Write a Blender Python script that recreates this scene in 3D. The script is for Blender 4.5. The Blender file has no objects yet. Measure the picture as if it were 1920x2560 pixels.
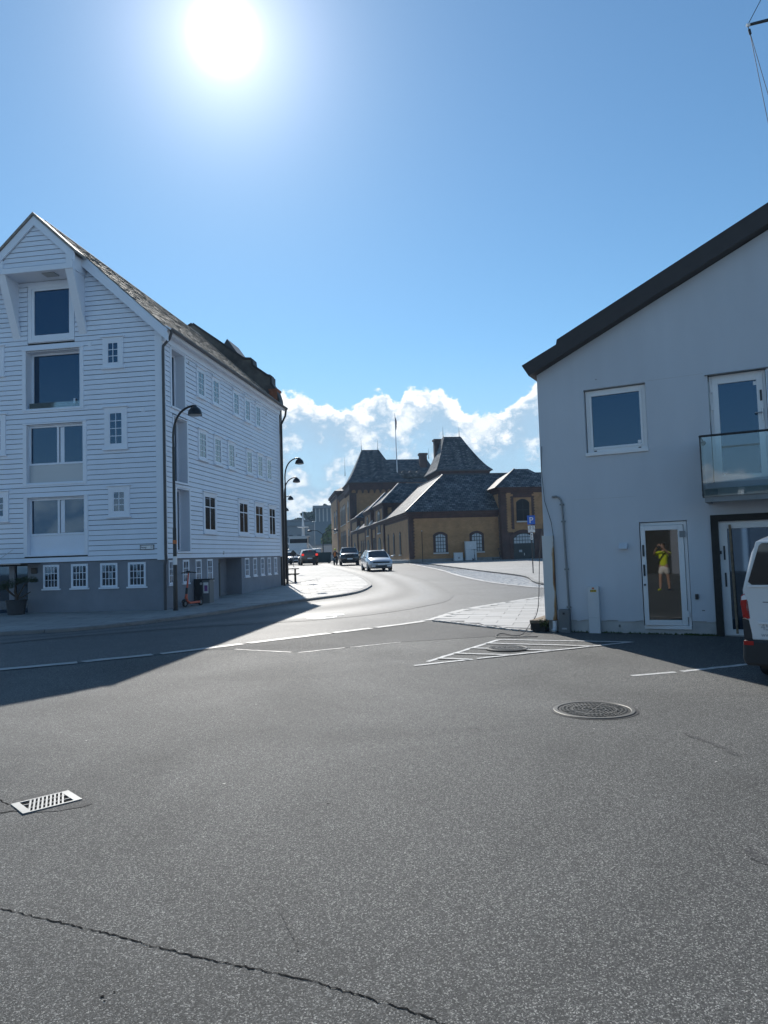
import bpy, bmesh, math, random
from mathutils import Vector, Matrix, Euler, geometry
random.seed(7)
R = math.radians
scene = bpy.context.scene
C = scene.collection

# ------------------------------------------------------------------ camera, sky, sun, exposure
EYE = 1.75
FPX, CXP, CYP = 1800.0, 960.0, 1280.0            # focal length and centre in pixels of the 1920x2560 photograph
cam_d = bpy.data.cameras.new('camera'); cam = bpy.data.objects.new('camera', cam_d); C.objects.link(cam)
cam_d.sensor_fit = 'VERTICAL'; cam_d.sensor_height = 24.0; cam_d.lens = FPX / 2560 * 24.0
cam_d.clip_start = 0.02; cam_d.clip_end = 6000
CAMR = (Matrix.Rotation(math.pi / 2 + R(3.37), 3, 'X') @ Matrix.Rotation(R(-1.8), 3, 'Z'))
cam.rotation_euler = CAMR.to_euler(); cam.location = (0, 0, EYE)
scene.camera = cam

SUN_AZ, SUN_EL = R(-11.86), R(36.55)
SUN_DIR = Vector((math.sin(SUN_AZ) * math.cos(SUN_EL), math.cos(SUN_AZ) * math.cos(SUN_EL), math.sin(SUN_EL)))
sd = bpy.data.lights.new('sun', 'SUN'); sd.energy = 3.1; sd.angle = R(0.53); sd.color = (1.0, 0.95, 0.87)
sun = bpy.data.objects.new('sun', sd); C.objects.link(sun)
sun.rotation_euler = SUN_DIR.to_track_quat('Z', 'Y').to_euler(); sun.location = (0, 0, 60)

scene.view_settings.view_transform = 'Standard'; scene.view_settings.look = 'None'
scene.view_settings.gamma = 1.0; scene.view_settings.use_curve_mapping = False
scene.view_settings.exposure = 0.78
scene.cycles.use_denoising = True
scene.cycles.max_bounces = 6; scene.cycles.transparent_max_bounces = 8
scene.cycles.sample_clamp_indirect = 6.0

def make_world():
    w = bpy.data.worlds.new('World'); scene.world = w; w.use_nodes = True
    nt = w.node_tree; N = nt.nodes; L = nt.links; N.clear()
    def V(n, i=0): return n.outputs[i]
    def M(op, a, b=None, c=None, clamp=False):
        n = N.new('ShaderNodeMath'); n.operation = op; n.use_clamp = clamp
        for i, s in enumerate((a, b, c)):
            if s is None: continue
            if isinstance(s, (int, float)): n.inputs[i].default_value = s
            else: L.new(s, n.inputs[i])
        return n.outputs[0]
    def mixc(f, a, b):
        n = N.new('ShaderNodeMix'); n.data_type = 'RGBA'
        for s, i in ((f, 0), (a, 6), (b, 7)):
            if isinstance(s, (int, float)): n.inputs[i].default_value = s
            elif isinstance(s, tuple): n.inputs[i].default_value = s + (1,)
            else: L.new(s, n.inputs[i])
        return n.outputs[2]
    def smooth(x, a, b):
        n = N.new('ShaderNodeMapRange'); n.interpolation_type = 'SMOOTHSTEP'
        L.new(x, n.inputs[0]); n.inputs[1].default_value = a; n.inputs[2].default_value = b
        return n.outputs[0]
    sky = N.new('ShaderNodeTexSky'); sky.sky_type = 'NISHITA'; sky.sun_disc = False
    sky.sun_elevation = SUN_EL; sky.sun_rotation = SUN_AZ
    sky.air_density = 1.0; sky.dust_density = 0.1; sky.ozone_density = 3.0; sky.altitude = 0
    mul = N.new('ShaderNodeMix'); mul.data_type = 'RGBA'; mul.blend_type = 'MULTIPLY'; mul.inputs[0].default_value = 1
    L.new(sky.outputs[0], mul.inputs[6]); mul.inputs[7].default_value = (SKY_STR * SKY_TINT[0], SKY_STR * SKY_TINT[1], SKY_STR * SKY_TINT[2], 1)
    tc = N.new('ShaderNodeTexCoord'); d = tc.outputs['Generated']
    sep = N.new('ShaderNodeSeparateXYZ'); L.new(d, sep.inputs[0])
    az = M('MULTIPLY', M('ARCTAN2', sep.outputs[0], sep.outputs[1]), 57.2958)
    el = M('MULTIPLY', M('ARCSINE', sep.outputs[2]), 57.2958)
    # cumulus bank low over the horizon, all the way round
    comb = N.new('ShaderNodeCombineXYZ'); L.new(az, comb.inputs[0]); L.new(M('MULTIPLY', el, 1.25), comb.inputs[1])
    def noise(scale, detail, rough, off, typ='FBM'):
        n = N.new('ShaderNodeTexNoise'); n.noise_dimensions = '3D'
        a = N.new('ShaderNodeVectorMath'); a.operation = 'ADD'; L.new(comb.outputs[0], a.inputs[0]); a.inputs[1].default_value = off
        L.new(a.outputs[0], n.inputs['Vector']); n.inputs['Scale'].default_value = scale
        n.inputs['Detail'].default_value = detail; n.inputs['Roughness'].default_value = rough
        return n.outputs[0]
    # slow profile of the cloud tops
    azo = N.new('ShaderNodeCombineXYZ'); L.new(az, azo.inputs[0])
    pn = N.new('ShaderNodeTexNoise'); L.new(azo.outputs[0], pn.inputs['Vector']); pn.inputs['Scale'].default_value = 0.16; pn.inputs['Detail'].default_value = 2
    top = M('ADD', M('MULTIPLY', pn.outputs[0], 9.0), 1.0)
    fc = N.new('ShaderNodeFloatCurve'); cv = fc.mapping.curves[0]
    TOPS = ((-20, 8.5), (-16, 10.5), (-12, 10.0), (-10, 12.0), (-8.0, 13.0), (-6.7, 12.9), (-5.1, 12.1), (-4.1, 12.25), (-3.1, 11.8), (-1, 12.5), (.3, 12.75), (1.1, 12.3), (1.5, 12.3), (2.1, 13.4), (3.4, 13.0), (4.5, 13.0), (5.9, 12.2), (6.9, 11.0), (7.6, 10.7), (8.7, 10.8), (9.8, 11.0), (11, 11.9), (12.1, 12.9), (13.5, 13.6), (15, 12.2), (17, 11.0), (20, 9.0))
    pts = [((a + 20) / 40, h / 20) for a, h in TOPS]
    cv.points[0].location = pts[0]; cv.points[1].location = pts[-1]
    for p in pts[1:-1]: cv.points.new(*p)
    fc.mapping.update()
    L.new(M('MULTIPLY', M('ADD', az, 20.0), 1 / 40.0, None, True), fc.inputs['Value'])
    near = M('MULTIPLY', smooth(az, -20.0, -15.0), M('SUBTRACT', 1.0, smooth(az, 15.0, 20.0)))
    top = M('ADD', M('MULTIPLY', M('MULTIPLY', fc.outputs[0], 20.0), near), M('MULTIPLY', top, M('SUBTRACT', 1.0, near)))
    n1 = noise(0.50, 7, 0.58, (3.1, 0, 1.7)); n2 = noise(1.3, 6, 0.6, (8, 2, 5.0)); n3 = noise(0.26, 5, 0.55, (1, 7, 2.0))
    dens = M('ADD', M('SUBTRACT', top, el), M('ADD', M('MULTIPLY', M('SUBTRACT', n1, 0.5), 2.6), M('MULTIPLY', M('SUBTRACT', n2, 0.5), 1.5)))
    body = smooth(dens, -0.05, 0.42)
    deep = smooth(dens, 1.2, 6.0)                      # 0 at the tops, 1 well inside the bank
    gap = smooth(M('ADD', n3, M('MULTIPLY', M('SUBTRACT', n1, 0.5), 0.35)), 0.40, 0.58)
    solid = M('ADD', M('SUBTRACT', 1.0, deep), M('MULTIPLY', deep, M('ADD', M('MULTIPLY', gap, 0.6), 0.3)))
    mask = M('MULTIPLY', M('MULTIPLY', body, solid), smooth(el, -1.0, 0.5))
    rim = M('SUBTRACT', 1.0, smooth(M('ADD', dens, M('MULTIPLY', M('SUBTRACT', n1, 0.5), 6.0)), 0.1, 2.2))
    wisps = M('MULTIPLY', smooth(M('ADD', M('MULTIPLY', n1, 0.7), M('ADD', M('MULTIPLY', n2, 0.3), M('MULTIPLY', M('SUBTRACT', n3, 0.5), 0.9))), 0.47, 0.68), 0.72)
    lit = M('MAXIMUM', rim, wisps)
    K = CLOUD
    ccol = mixc(lit, (K * 0.46, K * 0.66, K * 0.86), (K * 1.32, K * 1.32, K * 1.30))
    low = M('MULTIPLY', M('SUBTRACT', 1.0, smooth(el, 2.0, 17.0)), 0.85)   # pale air over the horizon
    mul2 = mixc(low, mul.outputs[2], (K * 0.50, K * 0.72, K * 0.93))
    base = mixc(mask, mul2, ccol)
    # the sun and the bright air around it
    dp = N.new('ShaderNodeVectorMath'); dp.operation = 'DOT_PRODUCT'; L.new(d, dp.inputs[0]); dp.inputs[1].default_value = SUN_DIR
    th = M('MULTIPLY', M('ARCCOSINE', M('MINIMUM', dp.outputs['Value'], 0.999999)), 57.2958)
    e1 = M('MULTIPLY', M('EXPONENT', M('MULTIPLY', M('MULTIPLY', th, th), -1 / (1.2 ** 2))), 6.0 * K)
    e2 = M('MULTIPLY', M('EXPONENT', M('MULTIPLY', M('POWER', th, 1.3), -1 / (4.0 ** 1.3))), 0.92 * K)
    e3 = M('MULTIPLY', M('EXPONENT', M('MULTIPLY', th, -1 / 9.5)), 0.15 * K)
    glow = N.new('ShaderNodeMix'); glow.data_type = 'RGBA'; glow.blend_type = 'ADD'; glow.inputs[0].default_value = 1
    L.new(base, glow.inputs[6])
    gc = N.new('ShaderNodeCombineColor')
    s = M('ADD', M('ADD', e1, e2), e3)
    L.new(M('MULTIPLY', s, 1.0), gc.inputs[0]); L.new(M('MULTIPLY', s, 0.93), gc.inputs[1]); L.new(M('MULTIPLY', s, 0.95), gc.inputs[2])
    L.new(gc.outputs[0], glow.inputs[7])
    bg = N.new('ShaderNodeBackground'); L.new(glow.outputs[2], bg.inputs[0]); bg.inputs[1].default_value = 1.0
    out = N.new('ShaderNodeOutputWorld'); L.new(bg.outputs[0], out.inputs[0])
SKY_STR = 0.069
SKY_TINT = (0.77, 1.03, 1.07)
CLOUD = 0.56
make_world()

# ------------------------------------------------------------------ pixels to places
def ray(px, py):
    v = CAMR @ Vector(((px - CXP) / FPX, -(py - CYP) / FPX, -1.0)); return v.normalized()
def gz(y):                                        # the street climbs gently away from the yard
    return 0.012 * min(max(0.0, y - 10.0), 75.0)
def ground(px, py, dz=0.0):
    d = ray(px, py); z = 0.0
    for i in range(50):
        t = (z + dz - EYE) / d.z; p = Vector((0, 0, EYE)) + d * t; z = .5 * z + .5 * gz(p.y)
    p.z = gz(p.y); return p
def at(px, py, Y):
    d = ray(px, py); return Vector((0, 0, EYE)) + d * (Y / d.y)

# ------------------------------------------------------------------ mesh helpers
class MB:
    def __init__(s): s.v = []; s.f = []; s.m = []; s.k = 0
    def face(s, pts, flip=False):
        n = len(s.v); s.v += [Vector(p) for p in pts]
        idx = list(range(n, n + len(pts)))
        s.f.append(idx[::-1] if flip else idx); s.m.append(s.k); return s
    def box(s, x0, x1, y0, y1, z0, z1):
        if x1 < x0: x0, x1 = x1, x0
        if y1 < y0: y0, y1 = y1, y0
        if z1 < z0: z0, z1 = z1, z0
        return s.hexa([(x0, y0, z0), (x1, y0, z0), (x1, y1, z0), (x0, y1, z0), (x0, y0, z1), (x1, y0, z1), (x1, y1, z1), (x0, y1, z1)])
    def hexa(s, p):
        n = len(s.v); s.v += [Vector(q) for q in p]
        for q in ((0, 3, 2, 1), (4, 5, 6, 7), (0, 1, 5, 4), (1, 2, 6, 5), (2, 3, 7, 6), (3, 0, 4, 7)):
            s.f.append([n + i for i in q]); s.m.append(s.k)
        return s
    def prism(s, poly, fn, a, b):                 # 2-D outline (counter-clockwise), fn(u, v, t) -> point, from t=a to t=b
        n = len(poly)
        A = [Vector(fn(u, v, a)) for u, v in poly]; B = [Vector(fn(u, v, b)) for u, v in poly]
        k = len(s.v); s.v += A + B
        s.f.append([k + i for i in range(n)][::-1]); s.f.append([k + n + i for i in range(n)]); s.m += [s.k, s.k]
        for i in range(n):
            j = (i + 1) % n; s.f.append([k + i, k + j, k + n + j, k + n + i]); s.m.append(s.k)
        return s
    def tube(s, path, r, n=8, caps=True):
        path = [Vector(p) for p in path]; rs = r if isinstance(r, (list, tuple)) else [r] * len(path)
        k = len(s.v); prev = None
        for i, p in enumerate(path):
            t = (path[min(i + 1, len(path) - 1)] - path[max(i - 1, 0)]).normalized()
            if prev is None:
                a = Vector((0, 0, 1)) if abs(t.z) < .9 else Vector((1, 0, 0)); u = t.cross(a).normalized()
            else:
                u = (prev - t * prev.dot(t)).normalized()
            w = t.cross(u); prev = u
            for j in range(n):
                c = 2 * math.pi * j / n; s.v.append(p + (u * math.cos(c) + w * math.sin(c)) * rs[i])
        for i in range(len(path) - 1):
            for j in range(n):
                a = k + i * n + j; b = k + i * n + (j + 1) % n
                s.f.append([a, b, b + n, a + n]); s.m.append(s.k)
        if caps:
            s.f.append([k + j for j in range(n)][::-1]); s.m.append(s.k)
            s.f.append([k + (len(path) - 1) * n + j for j in range(n)]); s.m.append(s.k)
        return s
    def lathe(s, prof, n=20, c=(0, 0, 0), capb=True, capt=True):
        k = len(s.v)
        for r, z in prof:
            for j in range(n):
                a = 2 * math.pi * j / n; s.v.append(Vector((c[0] + r * math.cos(a), c[1] + r * math.sin(a), c[2] + z)))
        for i in range(len(prof) - 1):
            for j in range(n):
                a = k + i * n + j; b = k + i * n + (j + 1) % n
                s.f.append([a, b, b + n, a + n]); s.m.append(s.k)
        if capb: s.f.append([k + j for j in range(n)][::-1]); s.m.append(s.k)
        if capt: s.f.append([k + (len(prof) - 1) * n + j for j in range(n)]); s.m.append(s.k)
        return s
    def xf(s, fn): s.v = [Vector(fn(*p)) for p in s.v]; return s
    def mesh(s, name, mats, smooth=None):
        me = bpy.data.meshes.new(name)
        me.from_pydata([tuple(v) for v in s.v], [], s.f)
        for m in (mats if isinstance(mats, (list, tuple)) else [mats]): me.materials.append(M[m] if isinstance(m, str) else m)
        if isinstance(mats, (list, tuple)) and len(mats) > 1: me.polygons.foreach_set('material_index', s.m)
        uv = me.uv_layers.new(name='UVMap').data     # metres on each face: u level, v up the slope
        Z = Vector((0, 0, 1))
        for p in me.polygons:
            nrm = p.normal
            u = Z.cross(nrm); u = u.normalized() if u.length > .01 else Vector((1, 0, 0))
            w = nrm.cross(u)
            for li in p.loop_indices:
                q = me.vertices[me.loops[li].vertex_index].co; uv[li].uv = (q.dot(u), q.dot(w))
        if smooth is not None:
            me.shade_smooth(); me.set_sharp_from_angle(angle=R(smooth))
        me.update(); return me
    def build(s, name, mats, parent=None, loc=None, smooth=None, bevel=None):
        o = bpy.data.objects.new(name, s.mesh(name, mats, smooth)); C.objects.link(o)
        if parent: o.parent = parent
        if loc is not None: o.location = loc
        if bevel:
            b = o.modifiers.new('bevel', 'BEVEL'); b.width = bevel; b.segments = 2; b.limit_method = 'ANGLE'; b.angle_limit = R(40)
        return o

def thing(name, label, cat, loc=(0, 0, 0), rz=0.0, group=None):
    o = bpy.data.objects.new(name, None); C.objects.link(o); o.empty_display_size = .2
    o.location = loc; o.rotation_euler = (0, 0, rz)
    return tag(o, label, cat, group)
def tag(o, label, cat, group=None):
    o['label'] = label; o['category'] = cat
    if group: o['group'] = group
    return o
def struct(o, kind='structure', label=None):
    o['kind'] = kind
    if label: o['label'] = label
    return o
def children(o): return [c for c in bpy.data.objects if c.parent == o]
def copy_tree(o, parent=None):
    c = o.copy(); C.objects.link(c); c.parent = parent
    for ch in children(o): copy_tree(ch, c)
    return c
def flat(name, pts, mat, dz=0.0, parent=None, z=None):       # flat polygon laid on the ground plane
    tri = geometry.tessellate_polygon([[Vector((p[0], p[1], 0)) for p in pts]])
    b = MB(); b.v = [Vector((p[0], p[1], (gz(p[1]) if z is None else z) + dz)) for p in pts]
    for t in tri:
        a, bb, c = (b.v[i] for i in t)
        t = list(t) if (bb - a).cross(c - a).z > 0 else list(t)[::-1]
        b.f.append(t); b.m.append(0)
    return b.build(name, mat, parent)
def text_mesh(name, txt, size, mat, parent, M4, align='LEFT', sx=1.0, depth=0.002):
    cu = bpy.data.curves.new(name, 'FONT'); cu.body = txt; cu.size = size; cu.align_x = align; cu.extrude = depth; cu.resolution_u = 3
    to = bpy.data.objects.new(name, cu); C.objects.link(to)
    bpy.context.view_layer.update()
    me = bpy.data.meshes.new_from_object(to.evaluated_get(bpy.context.evaluated_depsgraph_get()))
    bpy.data.objects.remove(to); bpy.data.curves.remove(cu)
    me.transform(Matrix.Diagonal((sx, 1, 1, 1))); me.materials.clear(); me.materials.append(M[mat])
    o = bpy.data.objects.new(name, me); C.objects.link(o); o.parent = parent; o.matrix_local = M4
    return o

# faces of a house standing in its own frame: (u along the wall, v up, w outwards)
front = lambda y=0.0: (lambda u, v, w: (u, y - w, v))
side = lambda x=0.0: (lambda u, v, w: (x + w, u, v))
left = lambda x=0.0: (lambda u, v, w: (x - w, -u, v))
def fbox(b, F, u0, u1, v0, v1, w0, w1):
    if u1 < u0: u0, u1 = u1, u0
    p = [(u0, v0, w0), (u1, v0, w0), (u1, v1, w0), (u0, v1, w0), (u0, v0, w1), (u1, v0, w1), (u1, v1, w1), (u0, v1, w1)]
    return b.hexa([F(*q) for q in p])

# ------------------------------------------------------------------ materials
M = {}
def mat(name, col, rough=.6, metal=0.0, spec=.5, var=0.0, vscale=3.0, bump=0.0, bscale=40.0, ior=None, col2=None, coat=0.0, detail=4, tint=None, stretch=None):
    m = bpy.data.materials.new(name); m.use_nodes = True; nt = m.node_tree; b = nt.nodes['Principled BSDF']; L = nt.links
    b.inputs['Base Color'].default_value = tuple(col) + (1,); b.inputs['Roughness'].default_value = rough
    b.inputs['Metallic'].default_value = metal; b.inputs['Specular IOR Level'].default_value = spec
    if ior: b.inputs['IOR'].default_value = ior
    if tint: b.inputs['Specular Tint'].default_value = tuple(tint) + (1,)
    if coat: b.inputs['Coat Weight'].default_value = coat; b.inputs['Coat Roughness'].default_value = .06
    tc = nt.nodes.new('ShaderNodeTexCoord')
    if var or col2:
        n = nt.nodes.new('ShaderNodeTexNoise'); n.inputs['Scale'].default_value = vscale; n.inputs['Detail'].default_value = detail; n.inputs['Roughness'].default_value = .62
        if stretch:
            mp = nt.nodes.new('ShaderNodeMapping'); mp.inputs['Scale'].default_value = stretch; L.new(tc.outputs['Object'], mp.inputs[0]); L.new(mp.outputs[0], n.inputs['Vector'])
        else: L.new(tc.outputs['Object'], n.inputs['Vector'])
        r = nt.nodes.new('ShaderNodeValToRGB'); r.color_ramp.elements[0].position = .3; r.color_ramp.elements[1].position = .7
        c2 = col2 if col2 else tuple(min(1, c * (1 + var)) for c in col); c1 = col if col2 else tuple(c * (1 - var) for c in col)
        r.color_ramp.elements[0].color = tuple(c1) + (1,); r.color_ramp.elements[1].color = tuple(c2) + (1,)
        L.new(n.outputs[0], r.inputs[0]); L.new(r.outputs[0], b.inputs['Base Color'])
    if bump:
        n2 = nt.nodes.new('ShaderNodeTexNoise'); n2.inputs['Scale'].default_value = bscale; n2.inputs['Detail'].default_value = 5
        L.new(tc.outputs['Object'], n2.inputs['Vector'])
        bp = nt.nodes.new('ShaderNodeBump'); bp.inputs['Strength'].default_value = 1.0; bp.inputs['Distance'].default_value = bump
        L.new(n2.outputs[0], bp.inputs['Height']); L.new(bp.outputs[0], b.inputs['Normal'])
    M[name] = m; return m

def asphalt(name, dark, mid, light, stone=85.0, big=.18, rough=.62, spec=.5, bump=.004, white=.86):
    m = bpy.data.materials.new(name); m.use_nodes = True; nt = m.node_tree; N = nt.nodes; L = nt.links; b = N['Principled BSDF']
    tc = N.new('ShaderNodeTexCoord'); P = tc.outputs['Object']
    # jiggle the cells so that the stones are not regular
    nz = N.new('ShaderNodeTexNoise'); nz.inputs['Scale'].default_value = stone * .8; nz.inputs['Detail'].default_value = 2; L.new(P, nz.inputs['Vector'])
    mx = N.new('ShaderNodeVectorMath'); mx.operation = 'MULTIPLY_ADD'; L.new(nz.outputs['Color'], mx.inputs[0]); mx.inputs[1].default_value = (.012,) * 3; L.new(P, mx.inputs[2])
    vo = N.new('ShaderNodeTexVoronoi'); vo.inputs['Scale'].default_value = stone; L.new(mx.outputs[0], vo.inputs['Vector'])
    sp = N.new('ShaderNodeSeparateColor'); L.new(vo.outputs['Color'], sp.inputs[0])
    r = N.new('ShaderNodeValToRGB'); e = r.color_ramp.elements
    e[0].position = 0; e[0].color = tuple(dark) + (1,); e[1].position = 1; e[1].color = tuple(light) + (1,)
    for p, c in ((.38, dark), (.6, mid), (white, tuple(x * 1.35 for x in mid)), (.935, light)):
        q = e.new(p); q.color = tuple(c) + (1,)
    L.new(sp.outputs[0], r.inputs[0])
    v2 = N.new('ShaderNodeTexVoronoi'); v2.inputs['Scale'].default_value = stone * .42; L.new(mx.outputs[0], v2.inputs['Vector'])
    sp2 = N.new('ShaderNodeSeparateColor'); L.new(v2.outputs['Color'], sp2.inputs[0])
    big_st = N.new('ShaderNodeMath'); big_st.operation = 'GREATER_THAN'; L.new(sp2.outputs[1], big_st.inputs[0]); big_st.inputs[1].default_value = .80
    core = N.new('ShaderNodeMath'); core.operation = 'LESS_THAN'; L.new(v2.outputs['Distance'], core.inputs[0]); core.inputs[1].default_value = .36
    both = N.new('ShaderNodeMath'); both.operation = 'MULTIPLY'; L.new(big_st.outputs[0], both.inputs[0]); L.new(core.outputs[0], both.inputs[1])
    r2 = N.new('ShaderNodeValToRGB'); r2.color_ramp.elements[0].color = tuple(x * .8 for x in mid) + (1,); r2.color_ramp.elements[1].color = tuple(x * .8 for x in light) + (1,); L.new(sp2.outputs[2], r2.inputs[0])
    ms = N.new('ShaderNodeMix'); ms.data_type = 'RGBA'; L.new(both.outputs[0], ms.inputs[0]); L.new(r.outputs[0], ms.inputs[6]); L.new(r2.outputs[0], ms.inputs[7])
    n = N.new('ShaderNodeTexNoise'); n.inputs['Scale'].default_value = .33; n.inputs['Detail'].default_value = 9; n.inputs['Roughness'].default_value = .68; n.inputs['Distortion'].default_value = .6; L.new(P, n.inputs['Vector'])
    mr = N.new('ShaderNodeMapRange'); L.new(n.outputs[0], mr.inputs[0]); mr.inputs[1].default_value = .3; mr.inputs[2].default_value = .7; mr.inputs[3].default_value = 1 - big; mr.inputs[4].default_value = 1 + big
    mm = N.new('ShaderNodeMix'); mm.data_type = 'RGBA'; mm.blend_type = 'MULTIPLY'; mm.inputs[0].default_value = 1
    L.new(ms.outputs[2], mm.inputs[6]); L.new(mr.outputs[0], mm.inputs[7]); L.new(mm.outputs[2], b.inputs['Base Color'])
    mr2 = N.new('ShaderNodeMapRange'); L.new(n.outputs[0], mr2.inputs[0]); mr2.inputs[1].default_value = .35; mr2.inputs[2].default_value = .65; mr2.inputs[3].default_value = rough + .03; mr2.inputs[4].default_value = rough - .02
    L.new(mr2.outputs[0], b.inputs['Roughness']); b.inputs['Specular IOR Level'].default_value = spec
    bp = N.new('ShaderNodeBump'); bp.invert = True; bp.inputs['Strength'].default_value = .8; bp.inputs['Distance'].default_value = bump; L.new(vo.outputs['Distance'], bp.inputs['Height']); L.new(bp.outputs[0], b.inputs['Normal'])
    M[name] = m; return m
asphalt('asphalt_yard', (.035, .0365, .0355), (.080, .082, .080), (.34, .34, .32), stone=190, rough=.74, spec=.40, big=.26)
asphalt('asphalt_road', (.062, .063, .063), (.10, .10, .098), (.30, .30, .29), stone=120, rough=.64, bump=.0015, big=.10, spec=.32)

def lane_material():                               # wheel tracks polished by tyres: u runs across the lane
    m = M['asphalt_road'].copy(); m.name = 'asphalt_lane'; nt = m.node_tree; N = nt.nodes; L = nt.links; b = N['Principled BSDF']
    at_ = N.new('ShaderNodeAttribute'); at_.attribute_name = 'lat'
    w = N.new('ShaderNodeMath'); w.operation = 'MULTIPLY'; L.new(at_.outputs['Fac'], w.inputs[0]); w.inputs[1].default_value = 4 * math.pi
    s = N.new('ShaderNodeMath'); s.operation = 'COSINE'; L.new(w.outputs[0], s.inputs[0])
    mr = N.new('ShaderNodeMapRange'); L.new(s.outputs[0], mr.inputs[0]); mr.inputs[1].default_value = -1; mr.inputs[2].default_value = 1; mr.inputs[3].default_value = .52; mr.inputs[4].default_value = .66
    for l in list(b.inputs['Roughness'].links): L.remove(l)
    L.new(mr.outputs[0], b.inputs['Roughness']); M['asphalt_lane'] = m
lane_material()

def brickmat(name, c1, c2, mortar, sx, sy, rough=.75, bump=.006, spec=.4, bw=.5, off=.5, mort=.02, var=.3):
    m = bpy.data.materials.new(name); m.use_nodes = True; nt = m.node_tree; N = nt.nodes; L = nt.links; b = N['Principled BSDF']
    tc = N.new('ShaderNodeTexCoord')
    br = N.new('ShaderNodeTexBrick'); L.new(tc.outputs['UV'], br.inputs['Vector']); br.offset = off
    br.inputs['Color1'].default_value = tuple(c1) + (1,); br.inputs['Color2'].default_value = tuple(c2) + (1,); br.inputs['Mortar'].default_value = tuple(mortar) + (1,)
    br.inputs['Scale'].default_value = 1.0; br.inputs['Brick Width'].default_value = sx; br.inputs['Row Height'].default_value = sy; br.inputs['Mortar Size'].default_value = mort; br.inputs['Bias'].default_value = 0
    n = N.new('ShaderNodeTexNoise'); n.inputs['Scale'].default_value = 1.3; n.inputs['Detail'].default_value = 6; L.new(tc.outputs['Object'], n.inputs['Vector'])
    mr = N.new('ShaderNodeMapRange'); L.new(n.outputs[0], mr.inputs[0]); mr.inputs[1].default_value = .3; mr.inputs[2].default_value = .7; mr.inputs[3].default_value = 1 - var; mr.inputs[4].default_value = 1 + var
    mm = N.new('ShaderNodeMix'); mm.data_type = 'RGBA'; mm.blend_type = 'MULTIPLY'; mm.inputs[0].default_value = 1
    L.new(br.outputs[0], mm.inputs[6]); L.new(mr.outputs[0], mm.inputs[7]); L.new(mm.outputs[2], b.inputs['Base Color'])
    b.inputs['Roughness'].default_value = rough; b.inputs['Specular IOR Level'].default_value = spec
    bp = N.new('ShaderNodeBump'); bp.inputs['Distance'].default_value = bump; bp.invert = True; L.new(br.outputs['Fac'], bp.inputs['Height'])
    # each slate tilts a little: random per-brick value drives a second bump
    L.new(bp.outputs[0], b.inputs['Normal']); M[name] = m; return m
brickmat('slate', (.055, .060, .068), (.19, .195, .20), (.012, .013, .015), .46, .30, rough=.62, bump=.06, spec=.30, mort=.03, var=.4)
brickmat('yellow_brick', (.47, .25, .11), (.40, .21, .09), (.31, .19, .10), .23, .075, bump=.003, mort=.01, var=.16)
brickmat('red_brick', (.115, .052, .040), (.085, .042, .034), (.07, .05, .045), .23, .075, bump=.003, mort=.01, var=.25)
brickmat('slab_paving', (.34, .335, .32), (.28, .275, .265), (.13, .13, .125), 1.0, .5, rough=.68, bump=.004, mort=.012, var=.12)

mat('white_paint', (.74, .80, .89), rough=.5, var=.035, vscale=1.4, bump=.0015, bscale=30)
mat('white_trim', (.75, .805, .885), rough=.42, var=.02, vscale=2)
mat('plinth_grey', (.215, .235, .27), rough=.75, var=.10, vscale=1.2, bump=.003, bscale=25)
mat('render_white', (.575, .60, .635), rough=.88, var=.05, vscale=.8, bump=.006, bscale=95, detail=8, stretch=(1.6, 1.6, .35))
mat('plinth_render', (.46, .455, .44), rough=.85, var=.16, vscale=2.2, bump=.004, bscale=60)
mat('wood_shingle', (.17, .15, .13), rough=.72, spec=.35, col2=(.36, .33, .29), vscale=9, bump=.004, bscale=40)
mat('dark_metal', (.018, .018, .02), rough=.38, spec=.5)
mat('black_paint', (.012, .012, .013), rough=.35)
mat('zinc', (.22, .22, .23), rough=.42, metal=.6, var=.1)
mat('lead_grey', (.07, .072, .078), rough=.5)
mat('brown_metal', (.040, .033, .031), rough=.6, var=.1, vscale=4)
mat('glass_dark', (.006, .010, .018), rough=.03, ior=2.1, spec=.5, tint=(.42, .68, 1.0))
mat('glass_door', (.012, .016, .012), rough=.02, ior=2.25, spec=.5)
mat('glass_deep', (.018, .017, .018), rough=.45, spec=.15)
mat('glass_street', (.02, .028, .035), rough=.04, ior=2.5)
mat('glass_pale', (.36, .40, .43), rough=.12, spec=.6, var=.12, vscale=2.5)
mat('glass_brown', (.05, .038, .028), rough=.06, spec=.5, ior=1.6)
mat('frosted_glass', (.50, .53, .55), rough=.25, spec=.5)
mat('upvc', (.78, .78, .78), rough=.3)
mat('steel', (.52, .53, .54), rough=.32, metal=.9)
mat('galvanised', (.24, .25, .255), rough=.58, metal=.45, var=.12, vscale=8)
mat('cast_iron', (.022, .022, .022), rough=.6, metal=.3, var=.35, vscale=14, bump=.002, bscale=120)
mat('iron_ring', (.115, .115, .11), rough=.55, metal=.5, var=.2, vscale=10)
mat('iron_painted_glint', (.55, .55, .54), rough=.42, metal=.25, var=.1, vscale=10)  # pale base colour stands in for the sun glint on the road lids
mat('road_paint', (.36, .36, .355), rough=.65, col2=(.72, .72, .70), vscale=14, bump=.001, bscale=90)
mat('granite', (.42, .41, .39), rough=.55, var=.16, vscale=4, bump=.003, bscale=60)
mat('kerb_granite', (.20, .197, .19), rough=.7, var=.18, vscale=4, bump=.003, bscale=60)
mat('granite_dark', (.20, .20, .195), rough=.6, var=.2, vscale=5, bump=.004, bscale=50)
mat('slab_a', (.34, .335, .325), rough=.66, var=.08, vscale=2.5, bump=.001, bscale=60)
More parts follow.
